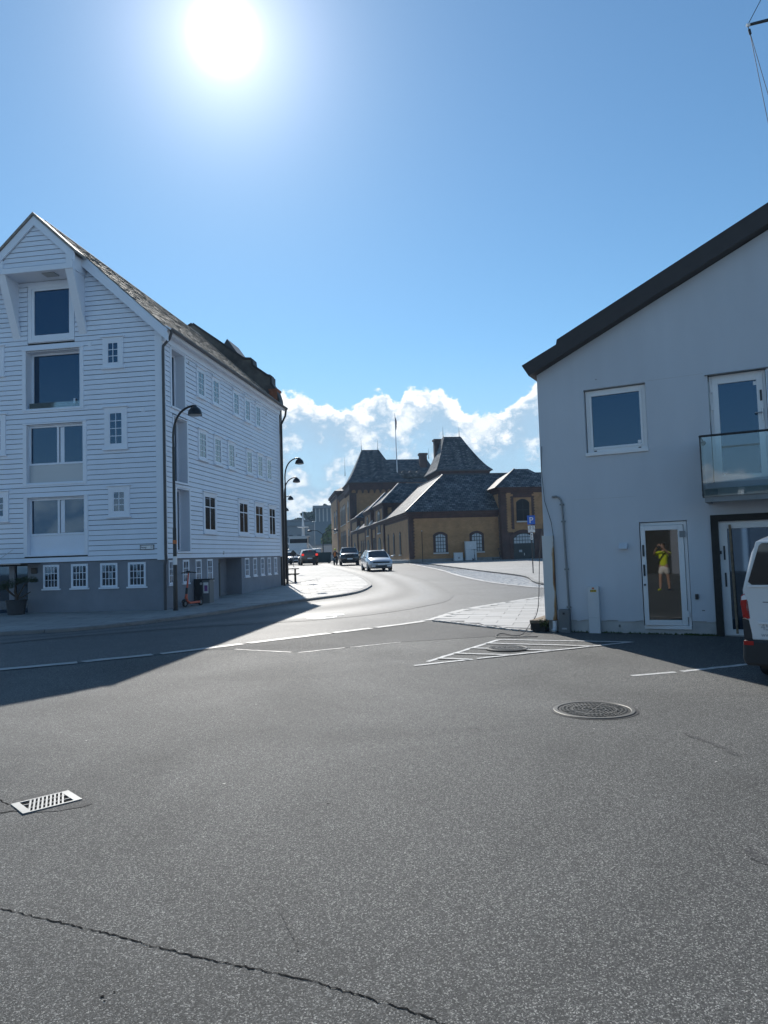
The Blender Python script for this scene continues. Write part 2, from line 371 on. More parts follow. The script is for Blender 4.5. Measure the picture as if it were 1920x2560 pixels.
mat('slab_b', (.31, .305, .295), rough=.68, var=.08, vscale=2.5, bump=.001, bscale=60)
mat('slab_c', (.37, .365, .355), rough=.64, var=.08, vscale=2.5, bump=.001, bscale=60)
mat('joint_sand', (.22, .215, .205), rough=.9)
mat('cobble', (.42, .41, .40), rough=.48, col2=(.66, .65, .63), vscale=6)
mat('crack', (.008, .008, .008), rough=.95, spec=.1)
mat('tar', (.02, .02, .02), rough=.55)
mat('timber_old', (.20, .15, .10), rough=.8, var=.35, vscale=12)
mat('timber_dark', (.022, .020, .017), rough=.75, var=.3, vscale=8)
mat('moss', (.06, .085, .02), rough=.95, var=.4, vscale=30)
mat('plastic_grey', (.40, .42, .43), rough=.5)
mat('plastic_dark', (.03, .032, .035), rough=.5)
mat('cabinet_white', (.60, .61, .62), rough=.5, var=.04)
mat('cabinet_grey', (.14, .15, .155), rough=.5)
mat('sign_blue', (.015, .12, .52), rough=.35)
mat('sign_white', (.80, .80, .80), rough=.4)
mat('sign_black', (.015, .015, .015), rough=.5)
mat('sticker_yellow', (.65, .45, .03), rough=.5)
mat('sticker_orange', (.55, .16, .04), rough=.5)
mat('scooter_coral', (.58, .11, .06), rough=.4)
mat('rubber', (.014, .014, .015), rough=.8)
mat('bark', (.07, .05, .035), rough=.9, var=.4, vscale=14, bump=.01, bscale=20)
mat('needle', (.028, .05, .018), rough=.8, var=.45, vscale=7)
mat('leaf_far', (.05, .075, .03), rough=.8, var=.45, vscale=1.5)
mat('leaf_light', (.10, .15, .04), rough=.8, var=.35, vscale=.8)
mat('pot', (.045, .048, .052), rough=.7, var=.2)
mat('car_silver', (.50, .52, .55), rough=.28, metal=.35, coat=.8)
mat('car_black', (.012, .013, .015), rough=.25, coat=1.0)
mat('car_bronze', (.085, .055, .04), rough=.3, metal=.3, coat=.9)
mat('car_white', (.70, .71, .71), rough=.3, coat=.8, var=.03, vscale=1.5)
mat('car_glass', (.010, .012, .015), rough=.03, ior=1.7)
mat('car_plastic', (.02, .02, .021), rough=.6)
mat('chrome', (.7, .7, .72), rough=.15, metal=1)
mat('lamp_clear', (.75, .76, .78), rough=.1)
mat('tail_red', (.40, .012, .01), rough=.15)
mat('sill_stone', (.55, .53, .50), rough=.6)
mat('door_green', (.014, .024, .026), rough=.5)
mat('plaster_patch', (.24, .215, .18), rough=.9, col2=(.075, .065, .058), vscale=.9, bump=.01, bscale=6)
mat('brick_orange', (.28, .10, .05), rough=.85, var=.3, vscale=6)
mat('hill_green', (.06, .08, .045), rough=.95, var=.3, vscale=.05)
mat('concrete_far', (.25, .26, .27), rough=.85, var=.12, vscale=.15)
mat('facade_far', (.20, .23, .25), rough=.7, var=.1, vscale=.2)
mat('ship_white', (.75, .76, .77), rough=.45, var=.05, vscale=.6)
mat('ship_blue', (.03, .09, .26), rough=.45)
mat('ship_dark', (.02, .03, .05), rough=.5)
mat('container_green', (.018, .045, .045), rough=.55, var=.15, vscale=1)
mat('skin', (.50, .30, .21), rough=.55)
mat('hair', (.05, .032, .02), rough=.6)
mat('shirt_yellow', (.66, .74, .02), rough=.8)
mat('shorts_white', (.72, .68, .62), rough=.85)
mat('vest_orange', (.75, .20, .02), rough=.8)
mat('helmet_yellow', (.7, .62, .06), rough=.4)
mat('cloth_dark', (.03, .035, .05), rough=.85)
mat('flag_cloth', (.10, .015, .02), rough=.85)
mat('sticker_blue', (.42, .55, .72), rough=.4)
mat('poster_purple', (.22, .08, .25), rough=.5)
mat('cable', (.05, .05, .05), rough=.6)

def emit(name, col, strength):
    m = bpy.data.materials.new(name); m.use_nodes = True; b = m.node_tree.nodes['Principled BSDF']
    b.inputs['Base Color'].default_value = tuple(col) + (1,); b.inputs['Emission Color'].default_value = tuple(col) + (1,); b.inputs['Emission Strength'].default_value = strength
    b.inputs['Roughness'].default_value = .2; M[name] = m
emit('lit_red', (.8, .03, .015), .55); emit('lit_amber', (1.0, .45, .08), .9); emit('lit_white', (1.0, .97, .9), 3.0)

def clear_glass():
    m = bpy.data.materials.new('glass_clear'); m.use_nodes = True; nt = m.node_tree; N = nt.nodes; L = nt.links; N.remove(N['Principled BSDF'])
    t = N.new('ShaderNodeBsdfTransparent'); t.inputs[0].default_value = (.84, .92, .94, 1)
    g = N.new('ShaderNodeBsdfGlossy'); g.inputs['Roughness'].default_value = .02
    fr = N.new('ShaderNodeFresnel'); fr.inputs[0].default_value = 1.75
    mx = N.new('ShaderNodeMixShader'); L.new(fr.outputs[0], mx.inputs[0]); L.new(t.outputs[0], mx.inputs[1]); L.new(g.outputs[0], mx.inputs[2])
    L.new(mx.outputs[0], N['Material Output'].inputs[0]); M['glass_clear'] = m
clear_glass()
def rust_board():
    m = mat('rusty_board', (.62, .62, .60), rough=.6); nt = m.node_tree; N = nt.nodes; L = nt.links; b = N['Principled BSDF']
    tc = N.new('ShaderNodeTexCoord'); mp = N.new('ShaderNodeMapping'); mp.inputs['Scale'].default_value = (9, 9, 1.6); L.new(tc.outputs['Object'], mp.inputs[0])
    n = N.new('ShaderNodeTexNoise'); n.inputs['Scale'].default_value = 1.0; n.inputs['Detail'].default_value = 6; L.new(mp.outputs[0], n.inputs['Vector'])
    sx = N.new('ShaderNodeSeparateXYZ'); L.new(tc.outputs['Object'], sx.inputs[0])
    mr = N.new('ShaderNodeMapRange'); L.new(sx.outputs[0], mr.inputs[0]); mr.inputs[1].default_value = .06; mr.inputs[2].default_value = .19; mr.inputs[3].default_value = -.26; mr.inputs[4].default_value = .10
    ad = N.new('ShaderNodeMath'); ad.operation = 'ADD'; L.new(n.outputs[0], ad.inputs[0]); L.new(mr.outputs[0], ad.inputs[1])
    r = N.new('ShaderNodeValToRGB'); e = r.color_ramp.elements; e[0].position = .5; e[0].color = (.62, .62, .60, 1); e[1].position = .72; e[1].color = (.16, .055, .02, 1)
    q = e.new(.58); q.color = (.42, .25, .10, 1)
    L.new(ad.outputs[0], r.inputs[0]); L.new(r.outputs[0], b.inputs['Base Color'])
rust_board()

# ------------------------------------------------------------------ ground, road, pavements
def make_ground():
    b = MB()
    xs = [-500, -120, -60, -30, -11, 30, 60, 120, 500]; ys = [-80, -20, 0, 10, 30, 60, 85, 124]
    def cell(x0, x1, y0, y1): b.face([(x0, y0, gz(y0)), (x1, y0, gz(y0)), (x1, y1, gz(y1)), (x0, y1, gz(y1))])
    for i in range(len(xs) - 1):
        for j in range(len(ys) - 1): cell(xs[i], xs[i + 1], ys[j], ys[j + 1])
    b.face([(-7.7, 124, gz(124)), (500, 124, gz(124)), (500, 240, gz(124)), (-24.5, 240, gz(124))])
    g = b.build('ground', 'asphalt_yard')
    return struct(g)
GROUND = make_ground()
q = MB().box(-500, -7.9, 123.6, 124.2, -1.6, .86); struct(q.build('quay_wall', 'granite_dark'))
w = MB(); w.face([(-3000, 100, -1.2), (3000, 100, -1.2), (3000, 5000, -1.2), (-3000, 5000, -1.2)])
mat('water', (.02, .05, .07), rough=.12, bump=.05, bscale=1.2); struct(w.build('water', 'water'))

L_KERB = [(-16, 15.3), (-9.29, 17.38), (-7.59, 17.95), (-6.05, 19.65), (-4.92, 21.6), (-3.6, 24.3), (-2.65, 25.7), (-1.65, 27.4), (-1.05, 29.3), (-.73, 32.2), (-.73, 35.0), (-1.43, 42.9), (-2.74, 52.2), (-4.79, 64.3), (-6.6, 74), (-8.2, 85)]
SEAM = [(-16, 11.8), (-9.5, 15.0), (-7.6, 16.4), (-5.13, 17.75), (-3.4, 18.25), (-1.75, 18.8), (-.3, 19.9), (.86, 21.45), (1.84, 23.33), (2.3, 25.5), (2.38, 27.6), (2.0, 38.1), (.57, 50.9), (-1.4, 63.5), (-3.2, 73.5), (-4.8, 85)]
R_EDGE = [(-16, 7.9), (-6.49, 12.14), (-5.17, 12.84), (-3.91, 13.63), (-2.52, 14.77), (-.62, 16.28), (.59, 17.34), (1.16, 18.1), (1.35, 18.55), (2.16, 20.33), (3.4, 22.0), (5.45, 24.47), (14, 32.0)]
COB_OUT = [(14, 33.5), (8.2, 28.4), (6.31, 28.62), (5.62, 30.43), (4.82, 34.27), (4.24, 41.47), (3.9, 52.0), (2.78, 66.1), (1.6, 75), (.2, 85)]
R_KERB = [(14.5, 34.5), (9, 30.2), (7.2, 29.9), (6.71, 30.42), (6.77, 32.69), (7.29, 38.2), (6.19, 47.5), (4.47, 64.1), (3.2, 75)]
road = struct(flat('road', L_KERB + COB_OUT[::-1] + R_EDGE[::-1], 'asphalt_road', .004))
def catmull(pts, n):
    out = []
    P = [Vector((p[0], p[1], 0)) for p in pts]; P = [2 * P[0] - P[1]] + P + [2 * P[-1] - P[-2]]
    for i in range(1, len(P) - 2):
        for k in range(n):
            t = k / n; a, b, c, d = P[i - 1:i + 3]
            out.append(.5 * (2 * b + (c - a) * t + (2 * a - 5 * b + 4 * c - d) * t * t + (3 * b - a - 3 * c + d) * t ** 3))
    out.append(P[-2]); return out
def resample(pts, step):
    out = [pts[0].copy()]; acc = 0.0
    for a, b in zip(pts, pts[1:]):
        l = (b - a).length
        while acc + l >= step:
            t = (step - acc) / l; a = a + (b - a) * t; out.append(a.copy()); l = (b - a).length; acc = 0
        acc += l
    return out
def lane():                                        # the driven lane between kerb and seam, with worn wheel tracks
    A = catmull(L_KERB, 6); B = catmull(SEAM, 6); nb = 12; b = MB(); lat = []
    for p, q in zip(A, B):
        for j in range(nb + 1):
            t = j / nb; x = p.lerp(q, t); b.v.append(Vector((x.x, x.y, gz(x.y) + .008))); lat.append(t)
    for i in range(len(A) - 1):
        for j in range(nb):
            k = i * (nb + 1) + j; b.f.append([k, k + nb + 1, k + nb + 2, k + 1][::-1]); b.m.append(0)
    o = b.build('worn_lane', 'asphalt_lane', road)
    a = o.data.attributes.new('lat', 'FLOAT', 'POINT'); a.data.foreach_set('value', lat)
    for f in o.data.polygons:
        if f.normal.z < 0: o.data.flip_normals(); break
lane()
def ribbon(name, pts, w, matn, dz, parent, jit=0.0, seed=1, taper=False):
    rn = random.Random(seed); b = MB(); P = [Vector((p[0], p[1], 0)) for p in pts]; n = len(P)
    for i, p in enumerate(P):
        t = (P[min(i + 1, n - 1)] - P[max(i - 1, 0)]).normalized(); s = Vector((-t.y, t.x, 0))
        ww = w * .5 * (1 + rn.uniform(-jit, jit)); ww2 = w * .5 * (1 + rn.uniform(-jit, jit)); o = s * rn.uniform(-jit, jit) * w * .8
        for q in (p + s * ww + o, p - s * ww2 + o): b.v.append(Vector((q.x, q.y, gz(q.y) + dz)))
    for i in range(n - 1): b.f.append([2 * i, 2 * i + 1, 2 * i + 3, 2 * i + 2]); b.m.append(0)
    return b.build(name, matn, parent)
ribbon('tar_seam', [(p.x, p.y) for p in resample(catmull(SEAM, 6), .25)], .05, 'tar', .012, road, .35, 3)

# flush granite edging between yard and road: long pale stones
edge = resample(catmull(R_EDGE[:12], 8), .05)
acc = 0; i = 0
while i < len(edge) - 4:
    n = random.choice([26, 34, 40, 48, 22]); seg = edge[i:i + n]
    if len(seg) > 6:
        ribbon('edging_stone', [(p.x, p.y) for p in seg[::3]] , .23 * random.uniform(.85, 1.12), 'granite', .0125, GROUND, .10, i)
    i += n + (1 if random.random() < .75 else 2)

# markings
def stripe(name, a, b, w, dz=.005, parent=GROUND, matn='road_paint', jit=.12, step=.12, seed=0):
    a = Vector((a[0], a[1], 0)); b = Vector((b[0], b[1], 0)); n = max(2, int((b - a).length / step))
    return ribbon(name, [(a + (b - a) * (k / n)).to_tuple()[:2] for k in range(n + 1)], w, matn, dz, parent, jit, seed)
def ix(p, d, a, b):                                # point where p + t d meets the line a-b
    det = d[0] * -(b[1] - a[1]) + d[1] * (b[0] - a[0]); t = ((a[0] - p[0]) * -(b[1] - a[1]) + (a[1] - p[1]) * (b[0] - a[0])) / det
    return (p[0] + d[0] * t, p[1] + d[1] * t)
HA, HB, HC = (.39, 11.25), (2.12, 13.93), (4.37, 13.03)
stripe('painted_line', (.62, 11.6), HB, .085, seed=1); stripe('painted_line', HB, HC, .085, .0085, seed=2)
stripe('painted_line', HA, (1.35, 11.68), .085, .0085, seed=3); stripe('painted_line', (1.42, 11.71), HC, .085, .0125, seed=4)
for k, s in enumerate(((1.80, 13.45), (1.45, 12.9), (1.10, 12.36), (.79, 11.87))):
    stripe('painted_line', s, ix(s, (.90, -.40), HA, HC), .075, .0165, seed=5 + k)
stripe('painted_line', (3.29, 9.88), (3.95, 10.06), .09, seed=11); stripe('painted_line', (4.05, 10.09), (6.9, 11.1), .10, seed=12)
mat('worn_paint', (.11, .11, .108), rough=.6, col2=(.5, .5, .48), vscale=16)
stripe('worn_line', (-2.9, 13.75), (-1.75, 13.12), .07, matn='worn_paint', seed=13, jit=.3); stripe('worn_line', (-1.62, 13.05), (-.8, 13.48), .08, matn='worn_paint', seed=14, jit=.3); stripe('worn_line', (-.7, 13.52), (.25, 14.0), .06, matn='worn_paint', seed=15, jit=.4)
# darker resurfaced strip next to the edging
asphalt('asphalt_patch', (.028, .029, .030), (.055, .056, .057), (.22, .22, .21), stone=150, rough=.76, spec=.38)
struct(flat('asphalt_patch', [(-2.75, 13.72), (-1.62, 13.1), (-.7, 13.55), (.3, 14.05), (1.7, 14.35), (2.7, 14.55), (2.92, 14.9), (1.08, 17.55), (.55, 17.2), (-.62, 16.15), (-2.52, 14.62), (-3.6, 13.75)], 'asphalt_patch', .0035))
# crack, pothole and joints in the yard
cr = resample(catmull([(-2.7, 4.02), (-2.02, 3.79), (-1.41, 3.53), (-.91, 3.30), (-.32, 3.06), (.15, 2.79), (.5, 2.5)], 8), .02)
rn = random.Random(4)
ribbon('crack', [(p.x + rn.uniform(-.006, .006), p.y + rn.uniform(-.006, .006)) for p in cr], .0065, 'crack', .003, GROUND, .9, 8)
g2 = [(-2.70, 5.30), (-2.9, 5.12), (-3.3, 4.95)]; ribbon('crack', [(p.x, p.y) for p in resample(catmull(g2, 12), .03)], .010, 'crack', .003, GROUND, .7, 9)
ribbon('crack', [(p.x, p.y) for p in resample(catmull([(-2.82, 5.40), (-3.1, 5.62), (-3.6, 5.7)], 12), .03)], .012, 'crack', .003, GROUND, .7, 10)
b = MB(); rr = random.Random(3)
for (cx, cy, r) in ((-1.20, 3.02, .011), (-1.16, 3.045, .007), (-1.18, 2.99, .006)):
    pts = [(cx + r * rr.uniform(.6, 1.3) * math.cos(a), cy + r * .7 * rr.uniform(.5, 1.2) * math.sin(a), .0035) for a in [2 * math.pi * k / 11 for k in range(11)]]; b.face(pts)
b.build('pothole', 'crack', GROUND)

# left pavement with kerb stones and paving slabs
PAVE_H = .085
kl = catmull(L_KERB, 8)
def kerbx(y):
    for p, q in zip(kl, kl[1:]):
        if p.y <= y <= q.y: return p.x + (q.x - p.x) * (y - p.y) / max(1e-6, q.y - p.y)
    return -20
mat('paving_base', (.20, .198, .19), rough=.8)
pl = flat('left_pavement', L_KERB[:-1] + [(-14, 74), (-40, 74), (-40, 15.3)], 'slab_paving', PAVE_H); struct(pl)
b = MB()
def kerb_run(pts, parent, w=.16, inward=1, step=1.0, name='kerb_stone', matn='kerb_granite', h=PAVE_H):
    seg = resample(pts, .1); k = int(step / .1); i = 0
    while i < len(seg) - 3:
        s = seg[i:i + k + 1]
        b = MB()
        row = []
        for j, p in enumerate(s):
            t = (s[min(j + 1, len(s) - 1)] - s[max(j - 1, 0)]).normalized(); n = Vector((-t.y, t.x, 0)) * inward
            if j == 0: p = p + t * .006
            if j == len(s) - 1: p = p - t * .006
            row.append((p, p + n * w))
        sel = row[::3] if row[-1] in row[::3] else row[::3] + [row[-1]]
        V = []
        for p, q in sel:
            z = gz(p.y)
            V.append([Vector((p.x, p.y, z - .05)), Vector((p.x, p.y, z + h - .015)), Vector((p.x * .92 + q.x * .08, p.y * .92 + q.y * .08, z + h + .006)), Vector((q.x, q.y, z + h + .006)), Vector((q.x, q.y, z + h - .03))])
        for u, v in zip(V, V[1:]):
            for a in range(4): b.face([u[a], u[a + 1], v[a + 1], v[a]], flip=(inward < 0))
        b.face(V[0]); b.face(V[-1][::-1])
        o = b.build(name, matn, parent)
        i += k
kerb_run(kl[:8 * 13], pl)
def slab_mesh(x0, x1, y0, y1, h, rot=None, fn=None):
    c = [(x0, y0), (x1, y0), (x1, y1), (x0, y1)]
    if fn: c = [fn(*p) for p in c]
    g = .008; return c
slab_mats = ['slab_a', 'slab_b', 'slab_c', 'slab_a', 'slab_c']
def put_slab(c, parent, h, name='paving_slab', gap=.014):
    cx = sum(p[0] for p in c) / 4; cy = sum(p[1] for p in c) / 4
    c2 = []
    for p in c:
        v = Vector((p[0] - cx, p[1] - cy)); l = v.length; v = v * max(.1, (l - gap) / l); c2.append((cx + v.x, cy + v.y))
    b = MB(); dz = random.uniform(-.002, .003)
    top = [Vector((p[0], p[1], gz(p[1]) + h + dz + random.uniform(-.001, .001))) for p in c2]; bot = [Vector((p.x, p.y, p.z - .03)) for p in top]
    b.hexa(bot + top); return b.build(name, random.choice(slab_mats), parent)
u8 = (math.sin(R(8.5)), math.cos(R(8.5)))          # street direction
W0 = Vector((-6.919, 22.547, 0))
for r_ in range(34):
    yy = 24.2 + r_ * .56
    nx = 0
    off = (r_ % 2) * .45
    for c_ in range(9):
        x0 = -6.6 + (yy - 22.5) * .149 + off + c_ * .92 - .45; x1 = x0 + .92; y0, y1 = yy, yy + .56
        lim = lambda y: kerbx(y) - .19
        if x0 > min(lim(y0), lim(y1)) - .12: continue
        f = lambda x, y: (min(x, lim(y)), y)
        c = [f(x0, y0), f(x1, y0), f(x1, y1), f(x0, y1)]
        if yy > 39 and c_ < 1: pass
        put_slab(c, pl, PAVE_H + .008)
# right pavement by the grey house
RB0 = Vector((3.311, 15.008, .06)); RAZ = R(28)
rx = Vector((math.cos(RAZ), -math.sin(RAZ), 0)); ry = Vector((math.sin(RAZ), math.cos(RAZ), 0))
setts = [(1.13, 17.64), (2.06, 16.17), (2.76, 15.15), (2.97, 14.93)]
pr_poly = [(1.16, 18.0), (1.13, 17.75)] + [(x + .08, y + .1) for x, y in setts[1:]] + [(3.2, 15.0), (8.0, 24.0), (9.2, 27.2), (5.6, 24.35), (3.45, 21.9), (2.22, 20.2), (1.42, 18.5)]
pr = struct(flat('right_pavement', pr_poly, 'joint_sand', .016))
def inside(p, poly):
    c = False
    for (x1, y1), (x2, y2) in zip(poly, poly[1:] + poly[:1]):
        if (y1 > p[1]) != (y2 > p[1]) and p[0] < (x2 - x1) * (p[1] - y1) / (y2 - y1) + x1: c = not c
    return c
def clip_poly(sub, poly):                          # Sutherland-Hodgman against the (nearly convex) pavement
    out = sub
    return out
for r_ in range(-4, 22):
    for c_ in range(-12, 8):
        o = (r_ % 2) * .4
        cc = []
        for (a, d) in ((c_ * .8 + o, r_ * .5), (c_ * .8 + .8 + o, r_ * .5), (c_ * .8 + .8 + o, r_ * .5 + .5), (c_ * .8 + o, r_ * .5 + .5)):
            az_ = R(14); e1 = Vector((math.cos(az_), -math.sin(az_), 0)); e2 = Vector((math.sin(az_), math.cos(az_), 0))
            p = Vector((3.0, 17.0, 0)) + e1 * a + e2 * d; cc.append((p.x, p.y))
        ins = [inside(p, pr_poly) for p in cc]
        if sum(ins) < 2: continue
        if not all(ins):                           # pull the outer corners back to the edge
            cen = [p for p, i in zip(cc, ins) if i]; cm = (sum(p[0] for p in cen) / len(cen), sum(p[1] for p in cen) / len(cen)); new = []
            for p, i in zip(cc, ins):
                t = 1.0
                while not i and t > .05 and not inside((cm[0] + (p[0] - cm[0]) * t, cm[1] + (p[1] - cm[1]) * t), pr_poly): t -= .05
                new.append((cm[0] + (p[0] - cm[0]) * t, cm[1] + (p[1] - cm[1]) * t))
            cc = new
        put_slab(cc, pr, .026, gap=.0055)
sl = resample([Vector((x, y, 0)) for x, y in setts], .02); i = 0
while i < len(sl) - 3:
    n = random.choice([8, 10, 12]); s = sl[i:i + n]
    if len(s) > 3:
        a, c = s[0], s[-1]; t = (c - a).normalized(); nn = Vector((-t.y, t.x, 0)) * -.06
        put_slab([(a.x - nn.x, a.y - nn.y), (c.x - nn.x, c.y - nn.y), (c.x + nn.x, c.y + nn.y), (a.x + nn.x, a.y + nn.y)][::-1], pr, .03 + random.uniform(0, .012), 'edge_sett')
    i += n
# far pavement in front of the brick building, and the cobbled strip along it
fp = struct(flat('far_pavement', R_KERB + [(3.2, 76), (30, 76), (30, 34.5)], 'slab_paving', PAVE_H))
kerb_run(catmull(R_KERB[1:], 6)[::-1], fp, inward=-1, step=1.4)
cob_poly = COB_OUT[1:-1] + R_KERB[1:][::-1]
cobs = struct(flat('cobbled_strip', cob_poly, 'joint_sand', .008))
b = MB(); rr = random.Random(12)
y = 28.2
while y < 70:
    x = 0.0
    while x < 10:
        if inside((x, y), cob_poly):
            s = .075 * rr.uniform(.82, 1.0); sy_ = .085 * rr.uniform(.8, 1); h = .016 + rr.uniform(0, .012); z = gz(y)
            b.hexa([(x - s, y - sy_, z), (x + s, y - sy_, z), (x + s, y + sy_, z), (x - s, y + sy_, z), (x - s * .75, y - sy_ * .75, z + h), (x + s * .75, y - sy_ * .75, z + h), (x + s * .75, y + sy_ * .75, z + h), (x - s * .75, y + sy_ * .75, z + h)])
        x += .155 if y < 50 else .31
    y += .175 if y < 50 else .35
struct(b.build('cobblestones', 'cobble', cobs), 'stuff')
ribbon('edging_stone', [(p.x, p.y) for p in resample(catmull(COB_OUT[1:-1], 6), .4)], .28, 'granite', .02, cobs, .05, 5)

# manhole covers, gully grate
def manhole(cx, cy, r, label, seed, bright=False):
    ringm = 'iron_painted_glint' if bright else 'iron_ring'
    t = thing('manhole_cover', label, 'manhole cover', (cx, cy, gz(cy) + (.012 if 12 < cy < 13 else 0)), seed, 'manhole covers')
    MB().lathe([(r * .99, .0045), (r * 1.07, .0045)], 40, capb=False, capt=False).build('tar_joint', 'tar', t)
    lid = MB().lathe([(r * .87, .001), (r * .87, .008)], 36).build('lid', 'iron_painted_glint' if bright else 'cast_iron', t)
    MB().lathe([(r, -.01), (r, .010), (r * .985, .014), (r * .90, .014), (r * .885, .010), (r * .885, .0)], 40, capb=False, capt=False).build('ring', ringm, t, smooth=30)
    if bright:
        MB().lathe([(r * .30, .008), (r * .30, .0095)], 20).build('lid_badge', 'iron_painted_glint', lid); return t
    st = MB(); rn = random.Random(seed)
    for ring in range(2, 9):
        rad = r * .86 * ring / 9; n = int(ring * 6.3)
        for k in range(n):
            a = 2 * math.pi * (k + .5 * (ring % 2)) / n
            if min(abs(((a + math.pi / 8) % (math.pi / 4)) - math.pi / 8), 9) * rad < .012: continue
            p = Vector((rad * math.cos(a), rad * math.sin(a), 0)); e = Vector((-math.sin(a + .7), math.cos(a + .7), 0)); f = Vector((e.y, -e.x, 0)); l = r * .045; w_ = r * .018
            q = [p - e * l - f * w_, p + e * l - f * w_, p + e * l + f * w_, p - e * l + f * w_]
            st.hexa([(v.x, v.y, .008) for v in q] + [(v.x, v.y, .015) for v in q])
    st.build('tread_studs', ringm, lid)
    rb = MB()
    for k in range(4):
        a = math.pi * k / 4; e = Vector((math.cos(a), math.sin(a), 0)) * r * .76; f = Vector((-e.y, e.x, 0)).normalized() * r * .012
        q = [-e - f, e - f, e + f, -e + f]; rb.hexa([(v.x, v.y, .008) for v in q] + [(v.x, v.y, .0162 + k * .0004) for v in q])
    for rad in (.3, .55): rb.lathe([(r * rad, .008), (r * rad, .0155), (r * rad - .012, .0155), (r * rad - .012, .008)], 30, capb=False, capt=False)
    rb.build('rib', ringm, lid)
    return t
manhole(2.20, 7.89, .43, 'large round iron manhole cover with pale ring, alone on the open asphalt', 1)
manhole(2.08, 12.72, .36, 'round iron manhole cover lying between the white hatched lines', 2)
manhole(-1.76, 19.42, .42, 'round manhole cover with painted glint in the road lane, on the tar seam', 3, True)
manhole(-1.54, 20.03, .36, 'round manhole cover with painted glint in the road lane, on its kerb side', 4, True)
def stain(name, c, rx_, ry_, seed, matn='asphalt_patch', dz=.003, n=26):
    rr = random.Random(seed); ph = [rr.uniform(0, 6.3) for k in range(4)]
    pts = []
    for k in range(n):
        a = 2 * math.pi * k / n; f = 1 + .12 * math.sin(2 * a + ph[0]) + .10 * math.sin(3 * a + ph[1]) + .08 * math.sin(5 * a + ph[2]) + .06 * rr.uniform(-1, 1); pts.append((c[0] + rx_ * f * math.cos(a), c[1] + ry_ * f * math.sin(a)))
    return flat(name, pts, matn, dz, GROUND)
stain('damp_patch', (-2.56, 5.43), .30, .25, 3)
a_, b_ = ground(1712, 1832), ground(1848, 1888); ribbon('tyre_scuff', [(a_.x + (b_.x - a_.x) * k / 14, a_.y + (b_.y - a_.y) * k / 14) for k in range(15)], .05, 'asphalt_patch', .003, GROUND, .6, 31)
a_, b_ = ground(700, 2280), ground(748, 2378); ribbon('tyre_scuff', [(a_.x + (b_.x - a_.x) * k / 12, a_.y + (b_.y - a_.y) * k / 12) for k in range(13)], .010, 'asphalt_patch', .003, GROUND, .6, 33)
a_, b_ = ground(1890, 2140), ground(1925, 2200); stain('damp_patch', (a_.x, a_.y), .05, .10, 6)
for k, (px, py) in enumerate(((1485, 1823), (1034, 1912), (216, 1852), (560, 1960), (1190, 1822), (640, 1762), (1790, 1905), (820, 2010))):
    g_ = ground(px, py); stain('litter_speck', (g_.x, g_.y), .011, .008, 40 + k, 'sill_stone' if k % 3 != 1 else 'crack', .004, 9)
def grate():
    c = Vector((-2.553, 5.42, 0)); a = math.atan2(5.66 - 5.39, -2.52 + 2.80)
    t = thing('drain_grate', 'rectangular steel drain grate with slanted slots set in cracked asphalt', 'drain grate', c, a - .02)
    hx, hy = .205, .145
    MB().box(-hx + .01, hx - .01, -hy + .01, hy - .01, -.002, .0035).build('drain_pit', 'crack', t)
    f = MB()
    f.box(-hx, -hx + .055, -hy, hy, -.01, .012); f.box(hx - .055, hx, -hy, hy, -.01, .012); f.box(-hx + .055, hx - .055, -hy, -hy + .018, -.01, .0118); f.box(-hx + .055, hx - .055, hy - .018, hy, -.01, .0118)
    f.build('grate_frame', 'galvanised', t)
    n = 9
    for k in range(n):
        x = -hx + .075 + (2 * hx - .15) * (k + .5) / n
        s = MB(); w = .0068; sk = .05
        for y0, y1 in ((-hy + .018, -hy * .36), (-hy * .30, hy * .30), (hy * .36, hy - .018)):
            x0 = x + sk * y0 / hy; x1 = x + sk * y1 / hy
            s.hexa([(x0 - w, y0, 0), (x0 + w, y0, 0), (x1 + w, y1, 0), (x1 - w, y1, 0), (x0 - w, y0, .0112), (x0 + w, y0, .0112), (x1 + w, y1, .0112), (x1 - w, y1, .0112)])
        s.build('bar', 'galvanised', t)
    c_ = MB(); c_.box(-hx + .055, hx - .055, -hy * .36, -hy * .30, 0, .0107); c_.box(-hx + .055, hx - .055, hy * .30, hy * .36, 0, .0107); c_.build('cross_bar', 'galvanised', t)
grate()
for (x, y, r) in ((-4.02, 26.05, .33),):
    tag(MB().lathe([(r, .0), (r, .016), (r * .9, .018)], 28).build('gully_lid', 'black_paint', None, (x, y, gz(y) + .008)), 'dark round gully lid in the road beside the kerb', 'gully lid')
tag(MB().lathe([(.36, .0), (.36, .012), (.33, .014)], 28).build('pavement_lid', 'black_paint', None, (-4.02, 40.2, gz(40.2) + PAVE_H + .008)), 'dark round cover lying in the sunlit pavement slabs', 'manhole cover')

